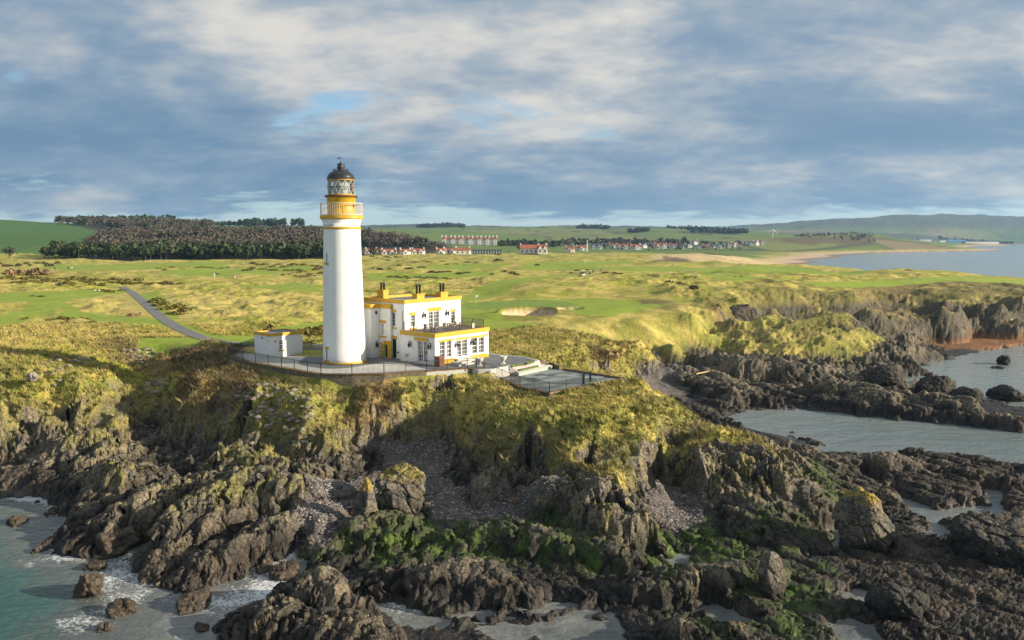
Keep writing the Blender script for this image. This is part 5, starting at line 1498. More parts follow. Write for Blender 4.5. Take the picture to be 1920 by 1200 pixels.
def brick_mat(name, c1, c2, mort, sc, rough=.85):
    m = bpy.data.materials.new(name); m.use_nodes = True; t = NT(m.node_tree); b = t.n['Principled BSDF']
    geo = t.node('ShaderNodeNewGeometry'); s = t.node('ShaderNodeSeparateXYZ'); t.l.new(geo.outputs['Position'], s.inputs[0])
    cm = t.node('ShaderNodeCombineXYZ'); t.put(cm.inputs[0], t.math('ADD', s.outputs[0], t.math('MULTIPLY', s.outputs[1], .6))); t.l.new(s.outputs[2], cm.inputs[1])
    br = t.node('ShaderNodeTexBrick'); t.l.new(cm.outputs[0], br.inputs['Vector']); br.inputs['Scale'].default_value = sc
    br.inputs['Color1'].default_value = (*c1, 1); br.inputs['Color2'].default_value = (*c2, 1); br.inputs['Mortar'].default_value = (*mort, 1); br.inputs['Mortar Size'].default_value = .025
    br.inputs['Brick Width'].default_value = .7; br.inputs['Row Height'].default_value = .32
    n = t.noise(geo.outputs['Position'], 2.2, 5, .65)
    t.put(b.inputs['Base Color'], t.mix(1.0, br.outputs['Color'], t.ramp(n, .3, .7, .55, 1.4), 'MULTIPLY')); b.inputs['Roughness'].default_value = rough
    bn = t.node('ShaderNodeBump'); bn.inputs['Distance'].default_value = .04; t.put(bn.inputs['Height'], t.math('ADD', n, br.outputs['Fac'])); t.l.new(bn.outputs[0], b.inputs['Normal'])
    return m
M_stonewall = brick_mat('old_masonry', (.20, .165, .10), (.13, .115, .08), (.09, .08, .06), 1.3)
M_cope = mat('lichened_coping', (.21, .13, .055), .85, var=.35, vscale=3, dirt=(.30, .22, .07), dirt_amt=.7)
M_sand = mat('sandstone', (.47, .36, .17), .85, var=.2, vscale=4, bump=.3)
M_rust = mat('rusty_sandstone', (.30, .17, .10), .85, var=.35, vscale=3, dirt=(.42, .33, .18), dirt_amt=.7)
front = [G(*p) for p in [(430, 668, TZ), (456, 677, TZ), (528, 690.5, TZ), (602, 703, TZ), (660, 703.5, TZ), (720, 702.5, TZ), (800, 697, TZ), (876, 692, TZ), (890, 692.5, TZ)]]
walling('retaining_wall', front, TZ - 2.2, TZ - .02, M_stonewall, .45, M_cope, 'long brown stone retaining wall under the front edge of the upper terrace')
lo_front = [G(*p) for p in [(926, 706, LZ), (975, 727, LZ), (1030, 739, LZ)]]
walling('terrace_wall', lo_front, LZ - 1.6, LZ + .02, M_stonewall, .35, M_cope, 'low dark kerb wall along the left front edge of the lower terrace')
lo_r = [G(*p) for p in [(1030, 739, LZ), (1060, 733, LZ), (1094, 726, LZ)]]
walling('terrace_wall', lo_r, LZ - 1.5, LZ + .04, M_stonewall, .35, M_rust, 'rusty coped terrace wall below the black gate posts')
lo_r2 = [G(*p) for p in [(1112, 722.5, LZ), (1140, 717, LZ), (1172, 711, LZ)]]
walling('terrace_wall', lo_r2, LZ - 1.5, LZ + .04, M_stonewall, .35, M_rust, 'rusty coped terrace wall running out to the right tip')
back_w = [G(*p) for p in [(1172, 711, LZ), (1100, 699.5, LZ), (1040, 690.5, LZ)]]
walling('kerb_wall', back_w, LZ - 1.2, LZ + .10, M_stonewall, .25, M_cope, 'thin kerb wall along the far edge of the lower terrace')
# lower terrace: each slab laid singly
poly_slab('lower_terrace_bed', [G(926, 706.5, LZ)] + lo_front[1:] + [lo_r[1], lo_r[2], lo_r2[0], lo_r2[1], lo_r2[2], G(1040, 690.5, LZ), G(1010, 688, LZ)], LZ - .5, LZ - .02, M_setts, kind='structure')
tones = [mat('slab_' + n, c, .7, var=.12, vscale=3) for n, c in (('grey', (.135, .155, .155)), ('pale', (.235, .265, .260)), ('dark', (.075, .09, .092)))]
slab_root = link('terrace_paving', None, kind='structure')
poly = [G(930, 709, LZ), G(976, 725.6, LZ), G(1031, 737, LZ), G(1094, 724.4, LZ), G(1167, 710.8, LZ), G(1040, 691.6, LZ), G(1012, 689.5, LZ), G(972, 702.5, LZ), G(940, 709.5, LZ)]
pcx = sum(p[0] for p in poly) / len(poly); pcy = sum(p[1] for p in poly) / len(poly)
ta = R(48); slab_meshes = []
sw_, sl_ = 1.7, 1.0
for m_ in tones:
    mb = MB(); g_ = .02; mb.box(-sw_ / 2 + g_, sw_ / 2 - g_, -sl_ / 2 + g_, sl_ / 2 - g_, -.06, 0); me_ = new_mesh('paving_slab', mb.v, mb.f); me_.materials.append(m_); slab_meshes.append(me_)
cnt = 0
for i in range(-12, 13):
    for j in range(-16, 17):
        lx = (i + (.5 if j % 2 else 0)) * sw_; ly = j * sl_
        x = pcx + math.cos(ta) * lx - math.sin(ta) * ly; y = pcy + math.sin(ta) * lx + math.cos(ta) * ly
        d_ = float(sdp(np.array([x]), np.array([y]), poly)[0])
        if d_ > .35 and cnt < 295:
            o = bpy.data.objects.new('paving_slab', slab_meshes[int(rng.choice([0, 0, 1, 1, 2]))]); COL.objects.link(o); o.parent = slab_root
            o.location = (x, y, LZ + .01 + rng.uniform(-.004, .004)); o.rotation_euler = (rng.uniform(-.004, .004), rng.uniform(-.004, .004), ta); cnt += 1
print('slabs', cnt)
# flight of steps between the terraces
A0, A1 = Vector((*G(920, 692, TZ), 0)), Vector((*G(951, 686, TZ), 0)); B0, B1 = Vector((*G(938, 708, LZ), 0)), Vector((*G(971, 701.5, LZ), 0))
ST = thing('stone_steps', (B0.x, B0.y, LZ), 'broad grey stone steps going down from the upper to the lower terrace', 'steps')
n = 6; org = Vector((B0.x, B0.y, LZ))
for k in range(n):
    f0, f1 = k / n, (k + 1) / n + .12
    p = [B0.lerp(A0, f0), B1.lerp(A1, f0), B1.lerp(A1, min(1.05, f1)), B0.lerp(A0, min(1.05, f1))]
    z1 = LZ + (TZ - LZ) * (k + 1) / (n + .5); mb = MB()
    vs = [(q.x - org.x, q.y - org.y, zz - org.z) for zz in (z1 - .35, z1) for q in p]
    mb.add(vs, [(0, 3, 2, 1), (4, 5, 6, 7), (0, 1, 5, 4), (1, 2, 6, 5), (2, 3, 7, 6), (3, 0, 4, 7)]); mb.build('step', M_plant if k % 1 == 0 else M_conc, ST)
M_pale = mat('pale_render', (.40, .41, .37), .75, var=.08)
mb = MB()
for s_ in (1,):
    p, q = B1.lerp(A1, -.02) - org.copy().to_2d().to_3d(), A1 - org.to_2d().to_3d()
    dn = Vector((.28, .05, 0))
    mb.add([(p.x, p.y, -.3), (q.x, q.y, -.3), (q.x + dn.x, q.y + dn.y, -.3), (p.x + dn.x, p.y + dn.y, -.3), (p.x, p.y, .12), (q.x, q.y, TZ - LZ + .12), (q.x + dn.x, q.y + dn.y, TZ - LZ + .12), (p.x + dn.x, p.y + dn.y, .12)],
           [(4, 5, 6, 7), (0, 1, 5, 4), (1, 2, 6, 5), (2, 3, 7, 6), (3, 0, 4, 7)])
mb.build('side_kerb', M_pale, ST)
# gravel beds
M_gravel = mat('pink_gravel', (.46, .38, .36), .9, var=.55, vscale=9, bump=.8, bscale=16, dirt=(.7, .66, .62), dirt_amt=.8)
def bedbox(name, pts, z0, z1, mt, lab=None, cat=None):
    T_ = [(*G(*p), p[2]) for p in pts]; mb = MB(); n = len(T_)
    mb.add(T_ + [(x, y, z0) for x, y, z in T_], [tuple(range(n)), tuple(range(2 * n - 1, n - 1, -1))] + [(i, n + i, n + (i + 1) % n, (i + 1) % n) for i in range(n)])
    return mb.build(name, mt)
b_ = thing('gravel_bed', (*G(985, 690, 9.0), 0), 'raised bed of pinkish white gravel with green edging right of the steps', 'flower bed'); 
bo = bedbox('bed_fill', [(955, 686.5, 9.38), (1010, 675.5, 9.38), (1024, 683, 8.75), (972, 696, 8.75)], 8.2, 9.1, M_gravel); 
bw = bedbox('kerb_wall', [(973, 699.5, 8.62), (1036, 686, 8.62), (1030, 683.5, 8.78), (969, 696, 8.78)], 7.9, 8.6, M_pale)
for q in (bo, bw): q.parent = b_; q.location = -b_.location
M_hedge = mat('low_hedge', (.10, .14, .03), .9, var=.5, vscale=6, bump=1.0, bscale=10)
for p_, q_ in (((958, 687.5, 9.3), (978, 683.5, 9.3)), ((972, 695, 8.8), (1008, 687, 8.8)), ((986, 682, 9.38), (1000, 679, 9.38))):
    mb = MB(); mb.bar((*G(*p_), p_[2] + .02), (*G(*q_), q_[2] + .02), .45, .30, n=6); q = mb.build('edging_plants', M_hedge, b_); q.location = -b_.location
lb_ = thing('gravel_bed', (*G(925, 700, 8.8), 0), 'small bed of pale gravel and green plants left of the steps', 'flower bed')
bo = bedbox('bed_fill', [(893, 692.5, 9.38), (917, 692, 9.38), (932, 703, 8.7), (914, 704, 8.7)], 8.2, 9.0, M_gravel)
bw = bedbox('pale_block', [(910, 706, 8.6), (930, 703, 8.6), (936, 707, 8.6), (918, 710, 8.6)], 7.8, 8.6, M_pale)
for q in (bo, bw): q.parent = lb_; q.location = -lb_.location
# sandstone piers, black gate posts
for px, py, z, lb in ((1028, 683, 8.6, 'yellow sandstone pier behind the gravel bed on the upper level'), (1052, 692, 8.35, 'yellow sandstone pier at the back edge of the lower terrace')):
    x, y = G(px, py, z); r = thing('stone_pier', (x, y, z - .1), lb, 'pier'); mb = MB(); mb.box(-.22, .22, -.22, .22, 0, .62); mb.build('shaft', M_sand, r); mb = MB(); mb.box(-.26, .26, -.26, .26, .621, .70); mb.build('cap', M_sand, r)
kb = walling('kerb_wall', [G(1054, 690, 8.4), G(1030, 681, 8.8), G(1012, 674.5, TZ)], 7.9, [8.6, 9.0, 9.45], M_stonewall, .25, M_cope, 'dark sloping kerb wall joining the two sandstone piers')
for px, lb in ((1094.3, 'left one of two tall black gate posts on the terrace edge'), (1106.5, 'right one of two tall black gate posts on the terrace edge')):
    x, y = G(px, 720.5, LZ); r = thing('gate_post', (x, y, LZ), lb, 'post'); mb = MB(); mb.box(-.10, .10, -.10, .10, 0, 1.32); mb.build('shaft', M_black, r); mb = MB(); mb.box(-.13, .13, -.13, .13, 1.321, 1.38); mb.build('cap', M_black, r)
sp_ = thing('gate_steps', (*G(1100, 727, LZ - .3), LZ - .3), 'pale stone steps below the black gate posts', 'steps')
for k in range(3):
    mb = MB(); mb.box(-.75 + k * .12, .75 + k * .1, -.5 + .38 * k, .1 + .38 * k, -.35 + .14 * k, -.12 + .16 * k); o = mb.build('step', M_sand, sp_); o.rotation_euler = (0, 0, R(12))
# fences of thin dark bars
M_fence = mat('fence_iron', (.05, .048, .045), .5, var=.2)
def fence(pts, lab, h=1.15, step=.13, zz=None):
    P_ = [(*G(p[0], p[1], p[2]), p[2]) for p in pts]
    r = iron_rail(P_, h, 'metal_fence', None, 0, step, M_fence, posts=2.4, label=lab, cat='fence')
    for e in ('kind',):
        pass
    return r
fence([(428, 667, TZ + .1), (456, 676, TZ + .1), (528, 689.5, TZ + .1), (602, 701.8, TZ + .1)], 'thin dark railing along the left terrace edge in front of the hut')
fence([(602, 701.8, TZ + .1), (660, 702.4, TZ + .1), (720, 701.4, TZ + .1), (800, 696, TZ + .1), (876, 691, TZ + .1), (893, 691.5, TZ + .1), (908, 698, 8.9), (926, 705.3, LZ + .2)], 'thin dark railing along the terrace edge below tower and house')
fence([(926, 705.5, LZ + .12), (975, 726, LZ + .12), (1030, 738, LZ + .12), (1092, 725.5, LZ + .15)], 'thin dark railing round the front corner of the lower terrace')
fence([(428, 667, TZ), (452, 659, TZ), (478, 650, TZ)], 'short railing running back from the terrace tip behind the hut')
fence([(567, 660, TZ), (585, 655, TZ), (606, 652, TZ)], 'dark railing between the hut and the lighthouse')
# urns
def urn(px, py, lab, z=TZ):
    x, y = G(px, py, z); r = thing('stone_urn', (x, y, z), lab, 'urn', 'stone urns on the terrace')
    mb = MB(); mb.box(-.30, .30, -.30, .30, 0, .14); mb.build('foot', M_plant, r)
    mb = MB(); mb.lathe([(.22, .141), (.12, .24), (.10, .36), (.18, .46), (.34, .60), (.38, .80), (.46, .92), (.46, .98), (.36, .98), (.30, .88)], 20); mb.build('bowl', M_plant, r, True)
    mb = MB(); mb.lathe([(.27, .30), (.25, .36)], 4); 
    return r
urn(*UV(635, 1003), 'white stone urn left of the glazed doors in the shaded sunroom wall'); urn(*UV(863, 1030), 'white stone urn right of the shaded glazed doors near the brown bin')
urn(*UV(1437, 1060), 'white stone urn at the left head of the terrace steps'); urn(*UV(1702, 1038), 'white stone urn at the right head of the terrace steps')
x, y = G(*UV(985, 1060), TZ)
r = thing('wooden_bin', (x, y, TZ), 'square brown wooden bin at the corner of the sunroom', 'bin', rz=AZ)
mb = MB(); mb.box(-.42, .42, -.42, .42, .04, 1.10)
bb = mb.build('bin_body', M_wood, r)
for k in range(5):
    mb = MB(); mb.box(-.40 + k * .17, -.27 + k * .17, -.445, -.421, .08, 1.06); mb.build('slat', M_wood, r)
mb = MB(); mb.box(-.47, .47, -.47, .47, 1.101, 1.17); mb.build('lid', M_wood, r)
# low stepped platform beside the sunroom
x, y = G(*UV(1240, 1040), TZ)
r = thing('stone_platform', (x, y, TZ), 'low grey stone platform step in front of the sunroom doors', 'platform', rz=AZ)
mb = MB(); mb.box(-1.3, 1.3, -.8, .8, 0, .17); mb.build('lower_step', M_conc, r); mb = MB(); mb.box(-1.1, 1.3, -.3, .8, .171, .34); mb.build('upper_step', M_conc, r)
# white sign board on the roof terrace
x, y = Wp(x1 + 7.2, y1 + .6); r = thing('sign_board', (x, y, TZ + He - .018), 'small pale board standing on the roof terrace', 'board', rz=AZ); mb = MB(); mb.box(-.22, .22, -.02, .02, .15, .75); mb.build('panel', M_frame, r); mb = MB(); mb.bar((-.18, 0, 0), (-.18, 0, .15), .03); mb.bar((.18, 0, 0), (.18, 0, .15), .03); mb.build('legs', M_iron, r)

# ------------------------------------------------------------- road
M_asph = mat('asphalt', (.165, .165, .165), .85, var=.2, vscale=.5, bump=.3, bscale=12, dirt=(.17, .16, .15), dirt_amt=.5)
def ribbon(name, px_pts, z_off, w_, mt, base=9.7, **kw):
    C = curve_pts(px_pts, base, 10); vs = []; n = len(C)
    for i, (x, y) in enumerate(C):
        a = C[max(0, i - 1)]; b = C[min(n - 1, i + 1)]; dx, dy = b[0] - a[0], b[1] - a[1]; L = math.hypot(dx, dy)
        nx, ny = -dy / L, dx / L
        for s_ in (-1, -.33, .33, 1):
            X_, Y_ = x + nx * w_ / 2 * s_, y + ny * w_ / 2 * s_; vs.append((X_, Y_, max(float(ground_z(X_, Y_)) for X_, Y_ in ((x, y), (X_, Y_), (x + nx * w_ * s_, y + ny * w_ * s_), (X_ + dx * .3, Y_ + dy * .3))) + z_off))
    fs = [(i * 4 + k, i * 4 + k + 1, (i + 1) * 4 + k + 1, (i + 1) * 4 + k) for i in range(n - 1) for k in range(3)]
    me = new_mesh(name, vs, fs); me.materials.append(mt); me.polygons.foreach_set('use_smooth', [True] * len(me.polygons)); return link(name, me, **kw)
ribbon('road', ROAD_PX, .05, 2.1, M_asph, kind='structure')
# ================================================================== SINGLE ROCKS
def h3(ix, iy, iz, seed): return _h(ix + iz * 57.0, iy + iz * 131.0, seed)
def pn3(x, y, z, seed=0):
    fx, fy, fz = np.floor(x), np.floor(y), np.floor(z); dx, dy, dz_ = x - fx, y - fy, z - fz
    f = lambda t_: t_ * t_ * (3 - 2 * t_)
    ux, uy, uz = f(dx), f(dy), f(dz_); r = 0
    for k in (0, 1):
        for j in (0, 1):
            for i in (0, 1):
                w_ = (ux if i else 1 - ux) * (uy if j else 1 - uy) * (uz if k else 1 - uz)
                r = r + w_ * (h3(fx + i, fy + j, fz + k, seed) * 2 - 1)
    return r
def ico(sub):
    bm_i = bmesh.new(); bmesh.ops.create_icosphere(bm_i, subdivisions=sub, radius=1)
    V_ = np.array([v.co[:] for v in bm_i.verts], np.float32); F_ = np.array([[v.index for v in f.verts] for f in bm_i.faces], np.int32); bm_i.free(); return V_, F_
ICO = {k: ico(k) for k in (1, 2, 4, 5, 6)}

def rock_mesh(name, sx, sy, sz, seed, sub=5, facets=16, knob=.12, top=None, z0=0.0, tint=None, taper=0.0, lichen=False):
    """angular block: a ball cut by random planes, jointed and pitted; origin at its foot"""
    r_ = np.random.default_rng(seed); V_, F_ = ICO[sub]
    d = V_ / np.linalg.norm(V_, axis=1, keepdims=True)
    N_ = r_.normal(size=(facets, 3)); N_ /= np.linalg.norm(N_, axis=1, keepdims=True); hh = r_.uniform(.62, 1.0, facets)
    dots = d @ N_.T; rad = np.where(dots > .05, hh / np.maximum(dots, .05), 9.0)
    rs = np.sort(rad, axis=1); rr = np.minimum(rs[:, 0], 1.15); rr = rr - .08 * np.exp(-(rs[:, 1] - rs[:, 0]) * 10)
    p = d * rr[:, None]
    q = p * np.array([sx, sy, sz]) 
    o = seed * 13.7
    # joints: cellular cracks along two of the faces, then knobbly wear
    F1, E, V1 = cell((q[:, 0] * .9 + q[:, 2] * .35 + o), (q[:, 2] * .55 + q[:, 1] * .7), seed)
    F1b, Eb, V2 = cell((q[:, 0] * 2.3 + o), (q[:, 2] * 1.7 + q[:, 1] * 1.9), seed + 3)
    dis = (V1 - .5) * .30 - .22 * (1 - sstep(E, 0, .14)) + (V2 - .5) * .12 - .09 * (1 - sstep(Eb, 0, .16))
    sc = min(sx, sy, sz)
    dis = dis * min(1, sc * .8) + knob * sc * .6 * pn3(q[:, 0] * 1.4 / max(sc, .4) + o, q[:, 1] * 1.4 / max(sc, .4), q[:, 2] * 1.4 / max(sc, .4), seed) + .05 * sc * pn3(q[:, 0] * 5 / max(sc, .4) + o, q[:, 1] * 5 / max(sc, .4), q[:, 2] * 5 / max(sc, .4), seed + 1)
    q = q + d * dis[:, None]
    if taper:
        k_ = 1 - taper * np.clip(q[:, 2] / sz, -1, 1); q[:, 0] *= k_; q[:, 1] *= k_
    q[:, 2] += sz * .55
    me = np_mesh(name, q, F_)
    zw = q[:, 2] + z0; n_ = fbm(q[:, 0] * .6 + o, q[:, 2] * .6 + q[:, 1] * .4, seed, 4)
    c_ = np.array([.170, .148, .112]) * np.ones((len(q), 1)); c_ = c_.astype(np.float32)
    def mx(c, b, m): return c * (1 - m[:, None]) + np.array(b, np.float32) * m[:, None]
    c_ = mx(c_, (.235, .195, .135), sstep(n_, .05, .5)); c_ = mx(c_, (.08, .082, .08), sstep(-n_, .05, .45) * .8)
    c_ = mx(c_, (.034, .030, .027), (1 - sstep(zw + n_, .7, 2.3)) * .88)
    if tint is not None: c_ = mx(c_, tint, np.full(len(q), .7))
    if lichen: c_ = mx(c_, (.40, .29, .05), sstep(q[:, 2], sz * 1.15, sz * 1.4) * sstep(n_ + .3, -.1, .3))
    if top is not None: c_ = mx(c_, top, sstep(d[:, 2] + n_ * .4, .55, .8) * .85)
    c_ = c_ * .78
    a = me.attributes.new('col', 'FLOAT_COLOR', 'POINT'); a.data.foreach_set('color', np.concatenate([c_, np.ones((len(q), 1), np.float32)], 1).astype(np.float32).ravel())
    a = me.attributes.new('msk', 'FLOAT_VECTOR', 'POINT'); a.data.foreach_set('vector', np.stack([np.ones(len(q)), 1 - sstep(zw, .05, .9), np.zeros(len(q))], -1).astype(np.float32).ravel())
    return me
def rock(px, py, wpx, hpx, name, lab, cat='rock', dep=1.0, sub=5, z=None, grp=None, **kw):
    """px, py: foot centre in the photo; width and height in photo pixels"""
    if z is None: x, y, z = on_ground(px, py, .8)
    else: x, y = G(px, py, z)
    s_ = depth_of(y, z) / FPX; sx = wpx * s_ / 2; sz = hpx * s_ / 1.45
    me = rock_mesh(name, sx, sx * dep, sz, int(px * 7 + py), sub, z0=z, **kw)
    me.materials.append(M_ground)
    o = link(name, me, label=lab, cat=cat, group=grp); o.location = (x, y + sx * dep * .6, z - .15); o.rotation_euler = (0, 0, (px * .37) % 1.0 - .5); return o
BRN = (.12, .090, .062); DK = (.030, .031, .031)
rock(683, 990, 44, 84, 'rock_pillar', 'thin leaning rock pillar with an ochre lichen cap in front of the cove', dep=.9, sub=5, lichen=True, taper=.18, z=1.0, facets=12)
rock(750, 965, 108, 92, 'rock_stack', 'big pale lichened rock block with a grassy top guarding the cove', dep=.8, sub=6, top=(.33, .27, .07), z=1.0, facets=14)
rock(1630, 1040, 118, 112, 'rock_stack', 'square dark rock stack with an ochre crest standing in a tide pool', dep=.8, sub=6, lichen=True, z=.4, facets=12)
rock(1444, 1118, 56, 82, 'rock_pillar', 'upright brown rock pillar rising out of bright green weed', dep=.8, taper=.12, z=.8, facets=12)
rock(1702, 1165, 104, 66, 'rock_dome', 'dark rounded rock hump amid fine broken reef near the bottom right', tint=DK, z=.5)
rock(1885, 1060, 190, 92, 'rock_dome', 'large dark jagged rock hump at the right edge of the reef', tint=DK, z=.6, sub=6)
rock(603, 1140, 112, 72, 'rock_dome', 'rounded brown rock block beside the small channel at the lower left', z=.4)
rock(232, 925, 66, 52, 'rock_crag', 'pale lichened rock knob on the dark left shelf', z=1.6, dep=.8)
rock(155, 1128, 74, 58, 'sea_rock', 'jagged brown rock standing in foam nearest the open teal water', tint=BRN, z=-.2)
rock(222, 1160, 56, 34, 'sea_rock', 'small brown ribbed rock in foam at lower left', tint=BRN, z=-.2)
rock(352, 1152, 96, 38, 'sea_rock', 'low brown rock island in the left channel', tint=BRN, z=-.2)
rock(205, 1042, 84, 50, 'sea_rock', 'low rounded brown rock off the tip of the left rock finger', tint=BRN, z=-.1)
rock(287, 1078, 46, 46, 'sea_rock', 'orange brown knob at the foot of the middle rock finger', tint=(.20, .12, .055), z=-.1)
rock(195, 1192, 34, 22, 'sea_rock', 'small rock awash beside white foam at the bottom edge', tint=BRN, z=-.2)
rock(24, 990, 44, 22, 'sea_rock', 'flat rock awash at the left edge of the picture', tint=BRN, z=-.2)
rock(95, 967, 40, 18, 'sea_rock', 'small flat rock awash just below the left cliffs', tint=BRN, z=-.2)
rock(172, 1075, 40, 22, 'sea_rock', 'little rock between the two left sea rocks', tint=BRN, z=-.2)
rock(376, 1190, 36, 22, 'sea_rock', 'small brown rock near the bottom edge of the left channel', tint=BRN, z=-.2)
rock(532, 1086, 60, 30, 'sea_rock', 'low brown rock in the middle of the inner channel', tint=BRN, z=-.1)
rock(1240, 1034, 34, 22, 'boulder', 'smooth round grey boulder above the blue tide pool', z=.6)
rock(716, 942, 16, 10, 'boulder', 'small orange brown boulder on the cove shingle', tint=(.30, .15, .06), sub=4)
rock(972, 944, 20, 12, 'boulder', 'small reddish boulder below the grassy headland cliff', tint=(.30, .16, .09), sub=4)
rock(892, 1168, 24, 14, 'boulder', 'left one of two small rocks standing in the lower pool', z=-.05, sub=4)
rock(922, 1170, 28, 16, 'boulder', 'right one of two small rocks standing in the lower pool', z=-.05, sub=4)
rock(1122, 1163, 30, 12, 'boulder', 'flat dark rock in the right part of the lower pool', z=-.05, sub=4)
rock(1152, 1142, 36, 26, 'boulder', 'dark block at the narrow neck of the lower pool', z=-.02, sub=4)
rock(1889, 686, 30, 17, 'sea_rock', 'dark round rock standing alone in the right bay', tint=DK, z=-.2, sub=4)
rock(1876, 694, 22, 9, 'sea_rock', 'low pale rock in front of the lone dark rock', z=-.2, sub=4)
rock(1768, 752, 70, 42, 'sea_rock', 'left one of two dark crags at the head of the right bay', tint=DK, z=-.1)
rock(1822, 764, 72, 40, 'sea_rock', 'right one of two dark crags at the head of the right bay', tint=DK, z=-.1)
rock(1768, 713, 24, 10, 'sea_rock', 'small dark rock awash in the right bay', tint=DK, z=-.1, sub=4)
rock(1902, 756, 66, 30, 'sea_rock', 'dark low crag at the right edge in the bay', tint=DK, z=-.2)
rock(1800, 641, 16, 7, 'boulder', 'left one of a pair of dark boulders on the orange weed beach', tint=DK, z=.5, sub=4)
rock(1780, 638, 22, 11, 'boulder', 'larger dark boulder on the orange weed beach', tint=DK, z=.5, sub=4)
rock(1500, 704, 10, 7, 'boulder', 'tiny tan boulder in front of the grassy topped mound', tint=(.3, .22, .13), z=1.2, sub=4)
rock(1660, 725, 90, 40, 'rock_dome', 'broad ribbed dark crag between the mound and the bay', tint=DK, z=1.0)
rock(58, 712, 22, 14, 'boulder', 'round white boulder lying on the grass at far left', tint=(.42, .38, .31), sub=4, z=8.1)
o_ = rock(1385, 596, 70, 40, 'outcrop', 'dark rounded outcrop at the head of the bracken hollow', tint=(.09, .08, .06), dep=.6); o_.location.z -= 1.6

# ---- old drystone walls on the slopes: single stones laid in rough courses
M_stone = []
for i, c_ in enumerate(((.25, .215, .16), (.16, .14, .11), (.34, .30, .24), (.20, .15, .11))):
    M_stone.append(mat('wall_stone_' + 'abcd'[i], c_, .9, var=.3, vscale=4, bump=.5, bscale=12))
stone_me = []
for i in range(8):
    r_ = np.random.default_rng(900 + i); V_, F_ = ICO[1]; N_ = r_.normal(size=(9, 3)); N_ /= np.linalg.norm(N_, axis=1, keepdims=True)
    dots = V_ @ N_.T; rad = np.where(dots > .05, r_.uniform(.7, 1, 9) / np.maximum(dots, .05), 3).min(1); q = V_ * np.minimum(rad, 1.1)[:, None]
    me = np_mesh('stone', q, F_, smooth=False); me.materials.append(M_stone[i % 4]); stone_me.append(me)
def stone_wall(poly, lab, sp=9.0, sz=.30):
    xs = [p[0] for p in poly]; ys = [p[1] for p in poly]; cx, cy, cz = on_ground(sum(xs) / len(xs), sum(ys) / len(ys), 7)
    r = thing('drystone_wall', (cx, cy, cz), lab, 'stone wall'); k = 0; row = 0; py = min(ys)
    while py < max(ys):
        px = min(xs) + (row % 2) * sp / 2
        while px < max(xs):
            a, b = px + rng.uniform(-2.2, 2.2), py + rng.uniform(-1.4, 1.4)
            if float(sdp(np.array([a]), np.array([b]), poly)[0]) > rng.uniform(-1, 4) and k < 290 and rng.random() < .94:
                x, y, z = on_ground(a, b, 6); o = bpy.data.objects.new('stone', stone_me[int(rng.integers(8))]); COL.objects.link(o); o.parent = r
                o.location = (x - cx, y - cy - .10, z - cz + .05); s_ = sz * rng.uniform(.75, 1.25); o.scale = (s_ * 1.25, s_ * .8, s_ * .78); o.rotation_euler = (rng.uniform(-.3, .3), rng.uniform(-.25, .25), rng.uniform(-.5, .5)); k += 1
            px += sp
        py += sp * .62; row += 1
stone_wall([(450, 722), (500, 732), (560, 738), (592, 752), (588, 772), (545, 798), (500, 806), (462, 790), (446, 758)], 'ruined drystone wall face high on the bluff below the hut', 7.4, .27)
stone_wall([(68, 678), (110, 668), (165, 664), (168, 682), (140, 694), (110, 712), (85, 700)], 'ruined drystone walling on the far left bluff', 8.6, .30)
stone_wall([(222, 652), (260, 655), (290, 656), (292, 676), (262, 684), (232, 674)], 'dark old stone walling in the hollow below the mown green', 8, .32)
stone_wall([(275, 708), (320, 712), (322, 740), (300, 772), (272, 770)], 'dark stone walling blocking the narrow left gully', 8, .28)

# ---- pebbles
pr_, pc_ = np.where((PEBN > .45) & (Yn < 100))
k = rng.choice(len(pr_), 7000)
bx = Xn[pr_[k], pc_[k]] + rng.uniform(-.1, .1, 7000); by = Yn[pr_[k], pc_[k]] + rng.uniform(-.1, .1, 7000); bz = ground_z(bx, by)
OV = np.array([(1, 0, 0), (0, 1, 0), (-1, 0, 0), (0, -1, 0), (0, 0, 1), (0, 0, -1)], np.float32); OF = np.array([(0, 1, 4), (1, 2, 4), (2, 3, 4), (3, 0, 4), (1, 0, 5), (2, 1, 5), (3, 2, 5), (0, 3, 5)])
sz = (.05 + .15 * rng.random(7000) ** 4)[:, None] * rng.uniform(.7, 1.3, (7000, 3)) * np.array([1, 1, .6])
th = rng.uniform(0, 6.28, 7000); VV = OV[None] * sz[:, None]; xx = VV[..., 0] * np.cos(th)[:, None] - VV[..., 1] * np.sin(th)[:, None]; yy = VV[..., 0] * np.sin(th)[:, None] + VV[..., 1] * np.cos(th)[:, None]
VV = np.stack([xx + bx[:, None], yy + by[:, None], VV[..., 2] + bz[:, None] + .03], -1).reshape(-1, 3)
FF = (OF[None] + 6 * np.arange(7000)[:, None, None]).reshape(-1, 3)
def vcol_mat(name, rough=.85, trans=0.0, var=.3, vs=3.0):
    m = bpy.data.materials.new(name); m.use_nodes = True; t = NT(m.node_tree); b = t.n['Principled BSDF']
    at = t.node('ShaderNodeAttribute', attribute_name='col'); geo = t.node('ShaderNodeNewGeometry')
    t.put(b.inputs['Base Color'], t.mix(1.0, at.outputs['Color'], t.ramp(t.noise(geo.outputs['Position'], vs, 3), .3, .7, 1 - var, 1 + var), 'MULTIPLY')); b.inputs['Roughness'].default_value = rough
    b.inputs['Specular IOR Level'].default_value = .2
    return m
def set_col(me, c_):
    a = me.attributes.new('col', 'FLOAT_COLOR', 'POINT'); a.data.foreach_set('color', np.concatenate([c_, np.ones((len(c_), 1))], 1).astype(np.float32).ravel())
M_peb = vcol_mat('pebble_stone'); me = np_mesh('pebbles', VV, FF, smooth=False)
